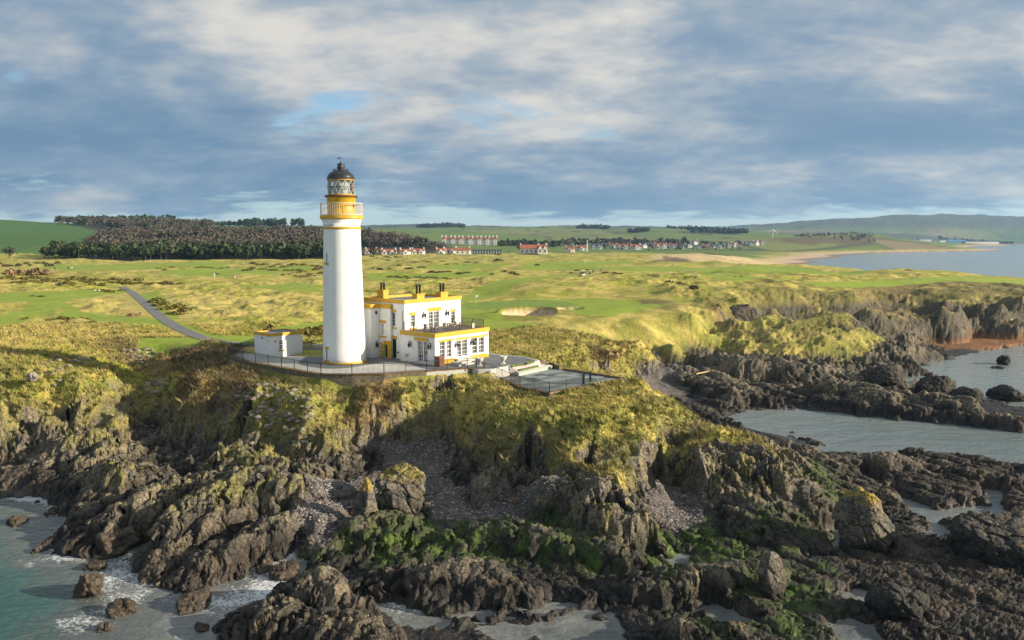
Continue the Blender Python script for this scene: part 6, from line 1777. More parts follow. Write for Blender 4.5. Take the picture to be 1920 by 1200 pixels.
pc = np.array([(.20, .18, .17), (.30, .27, .25), (.11, .10, .10), (.26, .17, .13), (.34, .32, .30)])[rng.choice(5, 7000, p=[.35, .2, .28, .12, .05])]
set_col(me, np.repeat(pc, 6, 0)); link('pebbles', me, M_peb, kind='stuff')

# ---- grass tussocks standing on the near slopes
def blades(px_, py_, pz_, hgt, wid, colr_, nb, lean=(-.25, .12), spread=.5):
    n = len(px_); V_ = []; C_ = []
    for k in range(nb):
        a = rng.uniform(0, 6.28, n); r0 = rng.uniform(0, .14, n) * hgt / .4; h_ = hgt * rng.uniform(.6, 1.1, n); w_ = wid * rng.uniform(.7, 1.3, n)
        bx_, by_ = px_ + r0 * np.cos(a), py_ + r0 * np.sin(a)
        tx = bx_ + h_ * (np.cos(a) * spread + lean[0]); ty = by_ + h_ * (np.sin(a) * spread + lean[1])
        wx, wy = -np.sin(a) * w_, np.cos(a) * w_
        V_.append(np.stack([np.stack([bx_ - wx, by_ - wy, pz_ - .06], -1), np.stack([bx_ + wx, by_ + wy, pz_ - .06], -1), np.stack([tx, ty, pz_ + h_ * .85], -1)], 1))
        C_.append(np.repeat((colr_ * rng.uniform(.8, 1.2, n)[:, None])[:, None], 3, 1))
    V_ = np.concatenate(V_).reshape(-1, 3); C_ = np.concatenate(C_).reshape(-1, 3); return V_, np.arange(len(V_)).reshape(-1, 3), C_
gm = (1 - rockF[:nN]) * (mownm[:nN] < .5) * (rd[:nN] > 2.2) * (mu[:nN] < .01) * (mlw[:nN] < .01) * (Yn < 135) * (H[:nN] > 3) * (np.abs(AA[:nN]) < .74)
gm *= np.where(Yn > 104, .5, 1)
cellarea = (np.gradient(Yn, axis=0) * np.gradient(Xn, axis=1)); pw = (gm * cellarea).ravel(); pw /= pw.sum()
NG = 42000; k = rng.choice(pw.size, NG, p=pw); gx = Xn.ravel()[k] + rng.uniform(-.12, .12, NG); gy = Yn.ravel()[k] + rng.uniform(-.12, .12, NG); gzz = ground_z(gx, gy)
gc = Cc[:nN].reshape(-1, 3)[k] * np.where(rng.random(NG) < .3, 1.35, 1.0)[:, None]; gc = gc * .85 + np.array([.38, .32, .12]) * .15
V_, F_, C_ = blades(gx, gy, gzz, .34 * rng.uniform(.6, 1.3, NG), .045, gc, 4)
M_grass = vcol_mat('grass_blade', .8, var=.15); me = np_mesh('grass', V_, F_, smooth=False); set_col(me, C_); link('grass', me, M_grass, kind='stuff')
# scattered taller tussocks
k = rng.choice(pw.size, 4200, p=pw); tx_ = Xn.ravel()[k]; ty_ = Yn.ravel()[k]; tz_ = ground_z(tx_, ty_)
tcol = np.where(rng.random(4200)[:, None] < .6, np.array([[.38, .31, .12]]), np.array([[.13, .15, .03]]))
V_, F_, C_ = blades(tx_, ty_, tz_, rng.uniform(.45, .8, 4200), .055, tcol, 10, (-.3, .1), .75)
me = np_mesh('tussocks', V_, F_, smooth=False); set_col(me, C_); link('tussock_grass', me, M_grass, kind='stuff')
# brown scrub and dead stems
sc_pts = [(335, 395, 690, 790, 7), (395, 470, 676, 770, 8), (640, 740, 712, 770, 7), (1110, 1185, 652, 676, 7), (720, 790, 730, 790, 6), (320, 420, 655, 690, 8)]
X_ = []; Y_ = []; Z_ = []
for a0, a1, b0, b1, z in sc_pts:
    for _ in range(320):
        x, y, zz = on_ground(rng.uniform(a0, a1), rng.uniform(b0, b1), z)
        if 3 < zz < 9.3 and float(ground_z(x, y)) > 3: X_.append(x); Y_.append(y); Z_.append(zz)
X_, Y_, Z_ = map(np.array, (X_, Y_, Z_)); keep_ = sdp(X_, Y_, TERR_UP) < -.6; X_, Y_, Z_ = X_[keep_], Y_[keep_], Z_[keep_]
V_, F_, C_ = blades(X_, Y_, Z_, rng.uniform(.4, 1.0, len(X_)), .035, np.array([.23, .165, .095]) * rng.uniform(.6, 1.3, (len(X_), 1)), 9, (-.1, .05), .7)
me = np_mesh('scrub', V_, F_, smooth=False); set_col(me, C_); link('scrub', me, M_grass, kind='stuff')
# ================================================================== TREES, BUSHES, VILLAGE
M_leaf = vcol_mat('foliage', .8, var=.25, vs=.6); M_bark = mat('bark', (.075, .055, .040), .9, var=.2)
def clumps(n, rx, ry, rz_, zc, size, c1, c2, seed, shell=.55, squash=1.0):
    """many leaf-sized faces spread through an uneven crown volume"""
    r_ = np.random.default_rng(seed); d = r_.normal(size=(n, 3)); d /= np.linalg.norm(d, axis=1, keepdims=True)
    lob = 1 + .28 * pn3(d[:, 0] * 2 + seed, d[:, 1] * 2, d[:, 2] * 2, seed); rad = lob * r_.uniform(shell, 1, n)
    c = d * rad[:, None] * np.array([rx, ry, rz_]); c[:, 2] = np.maximum(c[:, 2], -rz_ * squash) + zc
    s_ = size * r_.uniform(.6, 1.4, n)
    a = r_.normal(size=(n, 3)); a /= np.linalg.norm(a, axis=1, keepdims=True); b = np.cross(a, d); b /= np.linalg.norm(b, axis=1, keepdims=True) + 1e-6
    V_ = np.stack([c - a * s_[:, None] - b * s_[:, None] * .5, c + a * s_[:, None] * .2 - b * s_[:, None], c + a * s_[:, None] + b * s_[:, None] * .6, c - a * s_[:, None] * .2 + b * s_[:, None]], 1).reshape(-1, 3)
    F_ = np.arange(4 * n).reshape(-1, 4); t_ = r_.random(n)[:, None] ** 1.2; C_ = np.repeat(np.array(c1) * (1 - t_) + np.array(c2) * t_, 4, 0)
    return V_, F_, C_
PINE = ((.022, .036, .012), (.060, .080, .025)); BARE = ((.060, .050, .038), (.125, .100, .072)); DECI = ((.030, .040, .020), (.07, .075, .035)); GORSE = ((.045, .042, .014), (.20, .16, .025)); GORSE2 = ((.035, .028, .014), (.10, .085, .025)); SCR = ((.13, .085, .045), (.30, .20, .10))
def baked_wood(name, spots, kinds, mat_=M_leaf):
    Vs, Fs, Cs, off = [], [], [], 0; protos = {}
    for (x, y, z, s_, kd) in spots:
        sd_ = int(rng.integers(6)); key = (kd, sd_)
        if key not in protos:
            if kd == 'pine': protos[key] = clumps(34, .34, .34, .36, .66, .13, *PINE, sd_ + 10, .4)
            elif kd == 'fir': protos[key] = clumps(30, .22, .22, .50, .52, .12, *PINE, sd_ + 20, .3)
            elif kd == 'bare': protos[key] = clumps(60, .46, .46, .44, .56, .075, *BARE, sd_ + 30, .4)
            else: protos[key] = clumps(34, .44, .44, .40, .5, .13, *DECI, sd_ + 40, .4)
        V_, F_, C_ = protos[key]; a = rng.uniform(0, 6.28); ca_, sa_2 = math.cos(a), math.sin(a)
        V2 = np.stack([(V_[:, 0] * ca_ - V_[:, 1] * sa_2) * s_ + x, (V_[:, 0] * sa_2 + V_[:, 1] * ca_) * s_ + y, V_[:, 2] * s_ + z], -1)
        Vs.append(V2); Fs.append(F_ + off); Cs.append(C_ * rng.uniform(.8, 1.15)); off += len(V_)
    me = np_mesh(name, np.concatenate(Vs), np.concatenate(Fs), smooth=False); set_col(me, np.concatenate(Cs)); return link(name, me, mat_, kind='stuff')
def scatter(n, pxr, Yr_, hr, kd, keepf=None):
    out = []
    while len(out) < n:
        px = rng.uniform(*pxr); Yw = rng.uniform(*Yr_)
        if keepf and not keepf(px, Yw): continue
        x, y = GY(px, Yw, 12); out.append((x, y, float(ground_z(x, y)) - .3, rng.uniform(*hr), kd if isinstance(kd, str) else kd[int(rng.integers(len(kd)))]))
    return out
_ppx = np.linspace(600, 1460, 87); _pY = np.geomspace(420, 3500, 500)
_g = np.zeros((500, 87))
for i_ in range(500):
    xx_ = (_ppx - 960) / FPX * depth_of(_pY[i_], 12); zz_ = ground_z(xx_, np.full(87, _pY[i_])); _g[i_] = 448 + (HC - zz_) / depth_of(_pY[i_], zz_) * 1500
_gm = np.minimum.accumulate(_g, 0)
def Yrow(px, py):
    j_ = int(np.clip(round((px - 600) / 10), 0, 86)); k_ = np.nonzero(_gm[:, j_] <= py)[0]
    return float(_pY[k_[0]]) if len(k_) else 2500.0
def scatter_rows(n, pxr, pyr, hpx, kd):
    out = []
    for _ in range(n):
        px = rng.uniform(*pxr); Yw = Yrow(px, rng.uniform(*pyr)) + rng.uniform(0, 25); x, y = GY(px, Yw, 12)
        out.append((x, y, float(ground_z(x, y)) - .3, rng.uniform(*hpx) * Yw / 1500, kd if isinstance(kd, str) else kd[int(rng.integers(len(kd)))]))
    return out
# the big bare wood on the left slope
def wood_edge(px, Yw):
    zz = float(ground_z(*GY(px, Yw, 20))); x, y = GY(px, Yw, zz); py = 448 + (HC - zz) / depth_of(y, zz) * 1500
    top = np.interp(px, [160, 200, 280, 420, 560, 620, 690, 760, 830], [458, 440, 434, 436, 434, 435, 440, 452, 466])
    return py > top + 3 and (px < 650 or py < 465)
baked_wood('leafless_wood', scatter(1500, (165, 830), (600, 1080), (9, 13), ['bare'] * 5 + ['deci'], wood_edge), None)
baked_wood('hilltop_wood', scatter(420, (110, 400), (1150, 1480), (10, 15), ['bare', 'bare', 'deci', 'fir'], lambda p, y: y > 1250 + (400 - p) * .0 or p > 200), None)
baked_wood('skyline_firs', scatter(90, (150, 330), (1480, 1530), (14, 20), 'fir') + scatter(60, (385, 480), (1560, 1640), (9, 13), 'deci') + scatter(70, (450, 570), (1560, 1640), (14, 19), 'fir', lambda p, y: p < 535 or p > 548), None)
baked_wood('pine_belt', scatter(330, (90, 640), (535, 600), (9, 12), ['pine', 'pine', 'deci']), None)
baked_wood('village_trees', scatter_rows(70, (935, 985), (459, 463), (7, 12), ['deci', 'pine']) + scatter_rows(70, (975, 1065), (460, 466), (9, 14), ['deci', 'pine']) + scatter_rows(190, (1060, 1290), (456, 463), (8, 13), ['deci', 'bare', 'pine']) + scatter_rows(50, (760, 835), (462, 470), (7, 12), ['bare', 'deci']) + scatter_rows(90, (1230, 1400), (458, 464), (4, 8), ['deci', 'bare']) + scatter_rows(70, (1130, 1390), (465, 470), (3, 5.5), ['deci', 'bare']) + scatter_rows(40, (690, 960), (474, 478), (2.5, 5), ['bare', 'deci']), None)
baked_wood('far_copses', scatter(120, (1290, 1400), (2350, 2450), (14, 20), 'deci') + scatter(60, (1080, 1140), (2900, 2960), (16, 24), 'deci') + scatter(50, (1180, 1215), (2300, 2330), (10, 16), 'deci') + scatter(120, (780, 870), (3100, 3200), (14, 22), 'deci') + scatter(90, (1250, 1340), (2900, 3000), (12, 20), 'deci') + scatter(80, (1490, 1640), (1560, 1720), (5, 8), 'bare') + scatter(80, (1760, 1900), (3600, 4000), (12, 20), 'deci'), None)
# the front row of the pine belt stands out tree by tree
def tree_proto(name, kind, seed, h, crown=1.0, lab='', grp=None):
    r = thing(name, (0, 0, 0), lab, 'tree', grp); pal = {'pine': PINE, 'deci': DECI, 'bare': BARE}[kind]
    V_, F_, C_ = clumps(110, .36 * h * crown, .36 * h * crown, .34 * h, .64 * h, .07 * h, *pal, seed, .35)
    me = np_mesh('crown', V_, F_, smooth=False); set_col(me, C_); link('crown', me, M_leaf, r)
    mb = MB(); mb.lathe([(.030 * h, -.5), (.022 * h, .35 * h), (.010 * h, .7 * h)], 6)
    for a in (0, 2.1, 4.2): mb.bar((0, 0, .35 * h), (math.cos(a) * .2 * h, math.sin(a) * .2 * h, .62 * h), .012 * h)
    mb.build('trunk', M_bark, r); return r
protos = [tree_proto('pine_tree', 'pine', 60 + i, 9.5, .9, 'dark pine in the front row of the pine belt beyond the links', 'pines along the front of the far pine belt') for i in range(4)]
px = 84; i = 0
while px < 600:
    r = protos[i] if i < 4 else copy_tree(protos[i % 4]); Yw = 527 + rng.uniform(-3, 6) + (px > 300) * 6
    x, y = GY(px, Yw, 10.5); r.location = (x, y, float(ground_z(x, y)) - .2); r.rotation_euler = (0, 0, rng.uniform(0, 6.28)); s_ = rng.uniform(.8, 1.1); r.scale = (s_,) * 3
    px += rng.uniform(7, 13) if px < 270 else rng.uniform(9, 20); i += 1
def lone(kind, name, px, Yw, h, lab, crown=1.0, z=None):
    r = tree_proto(name, kind, int(px) + 7, h, crown, lab); x, y = GY(px, Yw, 11); r.location = (x, y, float(ground_z(x, y)) - .2); return r
lone('deci', 'evergreen_tree', 18, 520, 8.6, 'lone dark round tree at the left edge below the green hill', 1.45)
lone('deci', 'evergreen_tree', 976, 760, 8.5, 'dark bushy tree at the left end of the clubhouse', 1.6)
lone('deci', 'evergreen_tree', 1000, 775, 6.5, 'smaller dark tree in front of the clubhouse', 1.5)
lone('pine', 'pine_tree', 700, 540, 8, 'single pine at the right end of the pine belt beside the cottages', 1.2)

# bushes on the links
def bush_me(seed, pal, n=90, flat=.55):
    V_, F_, C_ = clumps(n, 1, 1, flat, flat * .55, .16, *pal, seed, .55, .55); me = np_mesh('bush', V_, F_, smooth=False); set_col(me, C_); me.materials.append(M_leaf); return me
bmes = {'g': [bush_me(s_, GORSE) for s_ in (1, 2, 3)], 'd': [bush_me(s_, GORSE2) for s_ in (4, 5, 6)], 's': [bush_me(s_, SCR, 130) for s_ in (7, 8)]}
def bush(px, py, wpx, kd, name, lab, grp=None, hk=1.0):
    x, y, z = on_ground(px, py, 10); s_ = wpx * depth_of(y, z) / FPX / 2
    o = link(name, bmes[kd][int(rng.integers(len(bmes[kd])))], label=lab, cat='bush', group=grp); o.location = (x, y, z - .1 * s_); o.scale = (s_, s_ * .8, s_ * hk); o.rotation_euler = (0, 0, rng.uniform(0, 6.28)); return o
def bush_row(pts, w_, kd, name, lab, grp, hk=.8):
    for px, py in pts: bush(px + rng.uniform(-3, 3), py + rng.uniform(-1, 1), w_ * rng.uniform(.75, 1.3), kd, name, lab, grp, hk)
def line(x0, x1, y0, y1, n): return [(lerp(x0, x1, (i + .5) / n) + rng.uniform(-4, 4), lerp(y0, y1, (i + .5) / n) + rng.uniform(-2.5, 2.5)) for i in range(n)]
bush_row(line(0, 260, 522, 528, 30) + line(20, 250, 530, 534, 18), 18, 'g', 'gorse_bush', 'yellow flowering gorse in the long band left of the road top', 'gorse bushes in the band at the far left')
bush_row(line(0, 110, 498, 496, 12), 14, 'd', 'gorse_bush', 'dark gorse in the row below the green hill at far left', 'dark gorse bushes below the green hill')
for px, w_ in ((20, 34), (42, 36), (64, 38), (86, 30)): bush(px, 515, w_, 's', 'scrub_bush', {20: 'leftmost tan scrub bush below the green hill', 42: 'second tan scrub bush from the left edge', 64: 'tallest tan scrub bush at far left', 86: 'rightmost tan scrub bush of the far left clump'}[px], None, .8)
bush_row(line(225, 340, 531, 534, 12), 16, 'g', 'gorse_bush', 'gorse bush in the row above the top of the road', 'gorse bushes above the top of the road')
bush_row([(283, 568), (292, 575), (305, 582), (298, 566), (318, 580), (332, 578), (345, 584), (320, 588), (335, 590), (309, 572)], 24, 'g', 'gorse_bush', 'large gorse bush in the clump right of the road bend', 'gorse clump right of the road', .8)
bush_row([(195, 547), (210, 549), (228, 545)], 22, 'g', 'gorse_bush', 'gorse bush beside the upper end of the road', 'gorse bushes beside the upper road', .6)
bush_row([(60, 556), (75, 556)], 16, 'd', 'gorse_bush', 'dark low bush in the fork of the mown paths', 'low bushes in the path fork', .5)
bush(252, 592, 26, 's', 'scrub_bush', 'round tan scrub bush left of the road by the mown path', None, .8)
bush_row([(45, 598), (95, 600), (115, 597), (135, 598), (152, 600), (125, 606), (175, 606)], 26, 'g', 'gorse_bush', 'gorse bush on the rim above the left bluffs', 'gorse bushes above the left bluffs', .55)
bush_row(line(290, 430, 505, 502, 14), 14, 'g', 'gorse_bush', 'gorse bush in the strip in front of the pine belt', 'gorse bushes in front of the pine belt', .6)
bush_row(line(450, 605, 506, 510, 16) + line(470, 600, 498, 500, 12), 15, 'g', 'gorse_bush', 'gorse bush in the belt left of the lighthouse shaft', 'gorse bushes left of the lighthouse shaft', .7)
bush(597, 505, 22, 's', 'scrub_bush', 'round orange brown scrub bush just left of the lighthouse shaft', None, 1.0)
bush_row(line(520, 600, 516, 517, 6) + [(473, 533), (410, 515)], 13, 'd', 'gorse_bush', 'low dark bush on the pale rough behind the lighthouse', 'low dark bushes behind the lighthouse', .5)
bush_row(line(690, 800, 505, 503, 10) + line(730, 850, 520, 523, 14) + line(800, 880, 511, 512, 8), 15, 'd', 'gorse_bush', 'dark gorse bush on the rough behind the house', 'dark gorse bushes behind the house', .55)
bush_row(line(700, 900, 490, 494, 12) + line(690, 760, 483, 485, 8), 12, 'd', 'gorse_bush', 'small dark bush on the links below the cottages', 'small dark bushes below the cottages', .5)
bush_row([(935, 492), (945, 513), (960, 515), (970, 517), (925, 515), (1010, 497)], 15, 'd', 'gorse_bush', 'dark bush among the sandy banks behind the house', 'dark bushes by the sandy banks', .7)
bush_row(line(1068, 1105, 510, 509, 4) + line(1120, 1170, 515, 514, 6), 13, 'd', 'gorse_bush', 'dark gorse bush beside the group of golfers', 'gorse bushes beside the golfers', .5)
bush_row([(1255, 531), (1265, 528), (1274, 532), (1287, 536), (1300, 538)], 18, 'd', 'gorse_bush', 'dark bush on the crest of the big grass bank', 'dark bushes on the crest of the grass bank', .9)
bush_row([(1378, 520), (1388, 521), (1392, 519)], 9, 'd', 'gorse_bush', 'tiny dark bush on the right fairway', 'tiny bushes on the right fairway', .5)
bush_row([(1705, 511)], 18, 'd', 'gorse_bush', 'single dark bush on the dune crest above the right bay', None, .5)
bush(505, 624, 34, 's', 'scrub_bush', 'round dark brown bush behind the hut', None, 1.1)
bush_row([(520, 630), (545, 628), (570, 626), (592, 630), (600, 622)], 34, 'g', 'gorse_bush', 'green gorse bush between hut and lighthouse', 'gorse bushes behind the hut', .8)
bush_row([(355, 708)], 34, 's', 'scrub_bush', 'rounded brown bush on the bluff top left of the brown scrub', None, 1.2)
bush(1140, 668, 60, 's', 'bracken_bush', 'wide brown bracken bush above the shingle behind the terrace', None, .6)
for px, py in ((895, 688), (905, 691), (915, 698), (922, 702)): bush(px, py, 14, 'g', 'low_plant', {895: 'leftmost green plant in the bed by the steps', 905: 'second green plant in the bed by the steps', 915: 'third green plant in the bed by the steps', 922: 'green plant nearest the foot of the terrace steps'}[px], None, .5)

# ------------------------------------------------------------- village
M_wall = mat('limewash', (.82, .81, .78), .8, var=.05); M_roof = mat('red_tile', (.33, .12, .07), .8, var=.25, vscale=.6); M_slate = mat('slate', (.10, .11, .13), .6, var=.2)
M_pane = mat('dark_pane', (.05, .06, .07), .2, var=.1); M_stoneb = mat('grey_stone', (.26, .24, .21), .85, var=.15); M_glassw = mat('glass_front', (.12, .19, .20), .12, var=.2)
def box_me(name, sx, sy, sz, mt):
    mb = MB(); mb.box(-sx / 2, sx / 2, -sy / 2, sy / 2, 0, sz); me = new_mesh(name, mb.v, mb.f); me.materials.append(mt); return me
def gable(mb, x0, x1, y0, y1, z0, z1, axis='x', ov=.3):
    if axis == 'x':
        ym_ = (y0 + y1) / 2; a = [(x0 - ov, y0 - ov, z0), (x1 + ov, y0 - ov, z0), (x1 + ov, y1 + ov, z0), (x0 - ov, y1 + ov, z0), (x0 - ov, ym_, z1), (x1 + ov, ym_, z1)]
        mb.add(a, [(0, 1, 5, 4), (2, 3, 4, 5), (0, 4, 3), (1, 2, 5), (0, 3, 2, 1)])
    else:
        xm_ = (x0 + x1) / 2; a = [(x0 - ov, y0 - ov, z0), (x1 + ov, y0 - ov, z0), (x1 + ov, y1 + ov, z0), (x0 - ov, y1 + ov, z0), (xm_, y0 - ov, z0 + (z1 - z0)), (xm_, y1 + ov, z0 + (z1 - z0))]
        mb.add(a, [(0, 4, 5, 3), (1, 2, 5, 4), (0, 1, 4), (2, 3, 5), (0, 3, 2, 1)])
win_me = {}
def cottage(px, Yw, L, D_, h, lab, rz=0.0, roof=M_roof, wall=M_wall, wings=1, name='cottage', cat='house', rh=2.6, zoff=0.0, nwin=None, grp=None, storeys=1):
    x, y = GY(px, Yw, 12); z = float(ground_z(x, y)); r = thing(name, (x, y, z - .2 + zoff), lab, cat, grp, rz)
    mb = MB(); mb.box(-L / 2, L / 2, -D_ / 2, D_ / 2, 0, h)
    ws = [] if not wings else [(-L / 2 + L * (k + .5) / wings) for k in range(wings)]
    for wx in ws: mb.box(wx - 1.8, wx + 1.8, -D_ / 2 - 1.6, -D_ / 2 + .1, 0, h)
    mb.build('wall', wall, r)
    mb = MB(); gable(mb, -L / 2, L / 2, -D_ / 2, D_ / 2, h + .01, h + rh); rf = mb.build('roof', roof, r)
    for wx in ws:
        mb = MB(); gable(mb, wx - 1.8, wx + 1.8, -D_ / 2 - 1.6, 0, h - .3, h + rh * .75, 'y'); mb.build('gable_roof', roof, rf)
        mb = MB(); mb.add([(wx - 1.78, -D_ / 2 - 1.62 - .33, h - .28), (wx + 1.78, -D_ / 2 - 1.62 - .33, h - .28), (wx, -D_ / 2 - 1.95, h + rh * .70)], [(0, 1, 2)]); mb.build('gable_wall', wall, r)
    for sx in (-1, 1):
        mb = MB(); cx = sx * (L / 2 - .6); mb.box(cx - .45, cx + .45, -.5, .5, h + rh * .5, h + rh + 1.1); mb.build('chimney', wall, rf)
    key = (round(h, 1), storeys)
    if key not in win_me: win_me[key] = box_me('window', 1.1, .12, h / storeys * .45, M_pane)
    n_ = nwin if nwin is not None else max(2, int(L / 3.2))
    for s_ in range(storeys):
        for k in range(n_):
            wx = -L / 2 + L * (k + .5) / n_
            if any(abs(wx - q) < 2.5 for q in ws): wy = -D_ / 2 - 1.66; wx = min(ws, key=lambda q: abs(q - wx))
            else: wy = -D_ / 2 - .04
            o = bpy.data.objects.new('window', win_me[key]); COL.objects.link(o); o.parent = r; o.location = (wx, wy, h / storeys * (s_ + .3))
    return r
Yat = Yrow
lst = [(696, 476, 12, 'red roofed white cottage nearest the lighthouse'), (729, 477, 15, 'broad white cottage second from the lighthouse'), (760, 477, 11, 'white cottage third in the row from the lighthouse'), (784, 476, 13, 'white cottage with gables fourth in the row'),
       (826, 476, 9, 'small white cottage right of the bare wood gap'), (843, 475, 13, 'white gabled cottage fifth in the cottage row'), (1068, 473, 9, 'low red roofed cottage right of the clubhouse'),
       (1090, 470, 11, 'white house right of the low red roofed cottage'), (1118, 467, 12, 'pale house with grey roof behind the flag mast'), (1166, 467, 12, 'white villa left of the village centre'), (1192, 468, 11, 'white villa with red roof in the village centre'), (1238, 466, 12, 'white house at the right of the village centre')]
for px, py, L, lb in lst:
    Yw = Yat(px, py); cottage(px, Yw, L * Yw / 800, 6.5, 3.2 * Yw / 850, lb, rng.uniform(-.2, .2), roof=M_roof if px not in (1118,) else M_slate, wings=2 if L > 11 else 1, rh=2.6 * Yw / 850)
# long white hall with red roof, glass pavilion, clubhouse
Yw = Yat(868, 476); cottage(868, Yw, 27 * Yw / 1500 , 8, 3.0, 'plain white hall with red roof left of the glass pavilion', wings=0, rh=2.6, name='village_hall')
Yw = Yat(913, 477); x, y = GY(913, Yw, 11); r = thing('glass_pavilion', (x, y, float(ground_z(x, y))), 'long low flat roofed glass pavilion below the hotel', 'pavilion'); L = 58 * Yw / 1500
mb = MB(); mb.box(-L / 2, L / 2, 0, 6, 2.9, 3.6); mb.build('roof', M_slate, r); mb = MB(); mb.box(-L / 2 + .3, L / 2 - .3, .3, 5.6, 0, 2.89); mb.build('glazing', M_glassw, r)
for k in range(12): mb = MB(); xx_ = -L / 2 + .4 + (L - .8) * k / 11; mb.box(xx_ - .12, xx_ + .12, .1, .29, 0, 2.89); mb.build('mullion', M_wall, r)
Yw = Yat(1000, 475); r = cottage(1000, Yw, 50 * Yw / 1500, 10, 3.8, 'large red roofed clubhouse with long hall and gabled end', wings=0, rh=3.4, name='clubhouse', cat='clubhouse')
r = cottage(1017, Yw - 8, 18 * Yw / 1500, 8, 4.4, 'gabled white wing at the right end of the clubhouse', wings=2, rh=3.2, name='clubhouse_wing', cat='house')
# scattered town
town = [(1136, 463), (1150, 465), (1205, 465), (1222, 463), (1250, 464), (1262, 465), (1275, 467), (1290, 464), (1308, 467), (1322, 465), (1336, 465), (1348, 466), (1362, 464), (1376, 463), (1385, 463), (1396, 461), (1406, 461), (1416, 460), (1424, 459), (1145, 459), (1180, 457), (1232, 457), (1268, 458), (1300, 459)]
for i, (px, py) in enumerate(town):
    Yw = Yat(px, py); rf_ = M_roof if i % 4 == 1 else M_slate
    cottage(px, Yw, rng.uniform(9, 14) * Yw / 1150, 7, rng.uniform(2.6, 4.2) * Yw / 1100, ('red' if i % 4 == 1 else 'grey') + ' roofed ' + ('house' if i % 3 else 'white house').replace('white house', 'house') + (' among the trees behind the flag mast' if px < 1215 else ' in the middle of the distant seaside town' if px < 1320 else ' at the beach end of the distant seaside town'), rng.uniform(-.4, .4), roof=rf_, wall=M_wall if i % 3 else M_stoneb, wings=1, rh=2.4 * Yw / 1100, grp='houses of the distant seaside town')
for px, lb in ((1240, ''),): pass
# hotel
Yw = Yat(880, 459); x, y = GY(880, Yw, 16); z = float(ground_z(x, y)); k_ = Yw / 1500
r = thing('grand_hotel', (x, y, z - .5), 'long white grand hotel with red roofs and many chimneys on the far slope', 'hotel')
L = 102 * k_; h = 10.5 * k_
mb = MB(); mb.box(-L / 2, L / 2, 0, 10, 0, h); pav = [-.47, -.30, -.16, .02, .18, .33, .47]
for p in pav: mb.box(p * L - 3.4 * k_, p * L + 3.4 * k_, -1.8, .05, 0, h + .4)
mb.build('wall', M_wall, r)
mb = MB(); gable(mb, -L / 2, L / 2, 0, 10, h + .02, h + 4.4 * k_); rf = mb.build('roof', M_roof, r)
for p in pav:
    mb = MB(); gable(mb, p * L - 3.4 * k_, p * L + 3.4 * k_, -1.8, 4, h + .41, h + 4.0 * k_, 'y'); mb.build('gable_roof', M_roof, rf)
    for q in (-.035, .035): mb = MB(); cx = (p + q) * L; mb.box(cx - .7, cx + .7, 3.5, 5.5, h + 2, h + 8.2 * k_); mb.build('chimney', M_wall, rf)
wm = box_me('window', 1.0 * k_, .2, 1.3 * k_, M_pane)
for s_ in range(3):
    for k in range(34):
        wx = -L / 2 + L * (k + .5) / 34; wy = -1.86 if any(abs(wx - p * L) < 3.3 * k_ for p in pav) else -.06
        o = bpy.data.objects.new('window', wm); COL.objects.link(o); o.parent = r; o.location = (wx, wy, (1.2 + s_ * 3.2) * k_)
mb = MB(); mb.box(-L / 2 - 28 * k_, -L / 2 - .1, 2, 9, 0, 5.6 * k_); wg = mb.build('long_wing', M_wall, r)
wm2 = box_me('window', 1.0 * k_, .2, 3.2 * k_, M_pane)
for k in range(11): o = bpy.data.objects.new('window', wm2); COL.objects.link(o); o.parent = r; o.location = (-L / 2 - 28 * k_ + (k + .5) * 2.5 * k_, 1.93, 1.2 * k_)
for i, (px, py, L_) in enumerate(((943, 458, 11), (957, 459, 10), (968, 460, 9))):
    Yw = Yat(px, py); cottage(px, Yw, L_ * k_, 7, 3.6 * k_, ['white villa close right of the hotel', 'white villa second right of the hotel', 'white villa third right of the hotel, half behind trees'][i], 0, wings=1, rh=2.8 * k_)
# mast, barn
Yw = Yat(1101, 472); x, y = GY(1101, Yw, 11); r = thing('flag_mast', (x, y, float(ground_z(x, y))), 'tall pale mast standing in front of the town trees', 'mast'); mb = MB(); mb.lathe([(.45, 0), (.30, 22 * Yw / 1500)], 8); mb.build('pole', M_frame, r); mb = MB(); mb.box(-1.6, 1.6, -.1, .1, 14 * Yw / 1500, 14.4 * Yw / 1500); mb.build('yard', M_frame, r)
cottage(562, 640, 9, 6, 1.6, 'low red roofed barn at the edge of the pine belt', .1, wings=0, rh=1.4, name='barn', cat='barn', nwin=2)
# turbines
def turbine(px, Yw, H_, lab, a0, name='wind_turbine', big=False, grp=None):
    x, y = GY(px, Yw, 30); r = thing(name, (x, y, float(ground_z(x, y)) - 1), lab, 'wind turbine', grp)
    mb = MB(); mb.lathe([(H_ * .036, 0), (H_ * .020, H_)], 10); mb.build('tower', M_frame, r, True)
    mb = MB(); mb.box(-H_ * .018, H_ * .018, -H_ * .05, H_ * .05, H_ - H_ * .005, H_ + H_ * .032); mb.build('nacelle', M_frame, r)
    for k in range(3):
        a = a0 + k * 2.0944; mb = MB(); dx_, dz2 = math.sin(a), math.cos(a); c0 = (0, -H_ * .06, H_ + H_ * .012); Lb = H_ * .62; w_ = H_ * .045
        p = lambda f, s_: (c0[0] + dx_ * f * Lb + dz2 * s_ * w_, c0[1] - s_ * w_ * .3, c0[2] + dz2 * f * Lb - dx_ * s_ * w_)
        q = lambda v: (v[0], v[1] + w_ * .3, v[2])
        a_ = [p(0.0, -.4), p(.2, -1), p(1, -.15), p(1, .15), p(.2, .6), p(0, .4)]; n = len(a_); mb.add(a_ + [q(v) for v in a_], [tuple(range(n)), tuple(range(2 * n - 1, n - 1, -1))] + [(i, (i + 1) % n, n + (i + 1) % n, n + i) for i in range(n)])
        mb.build('blade', M_frame, r)
    return r
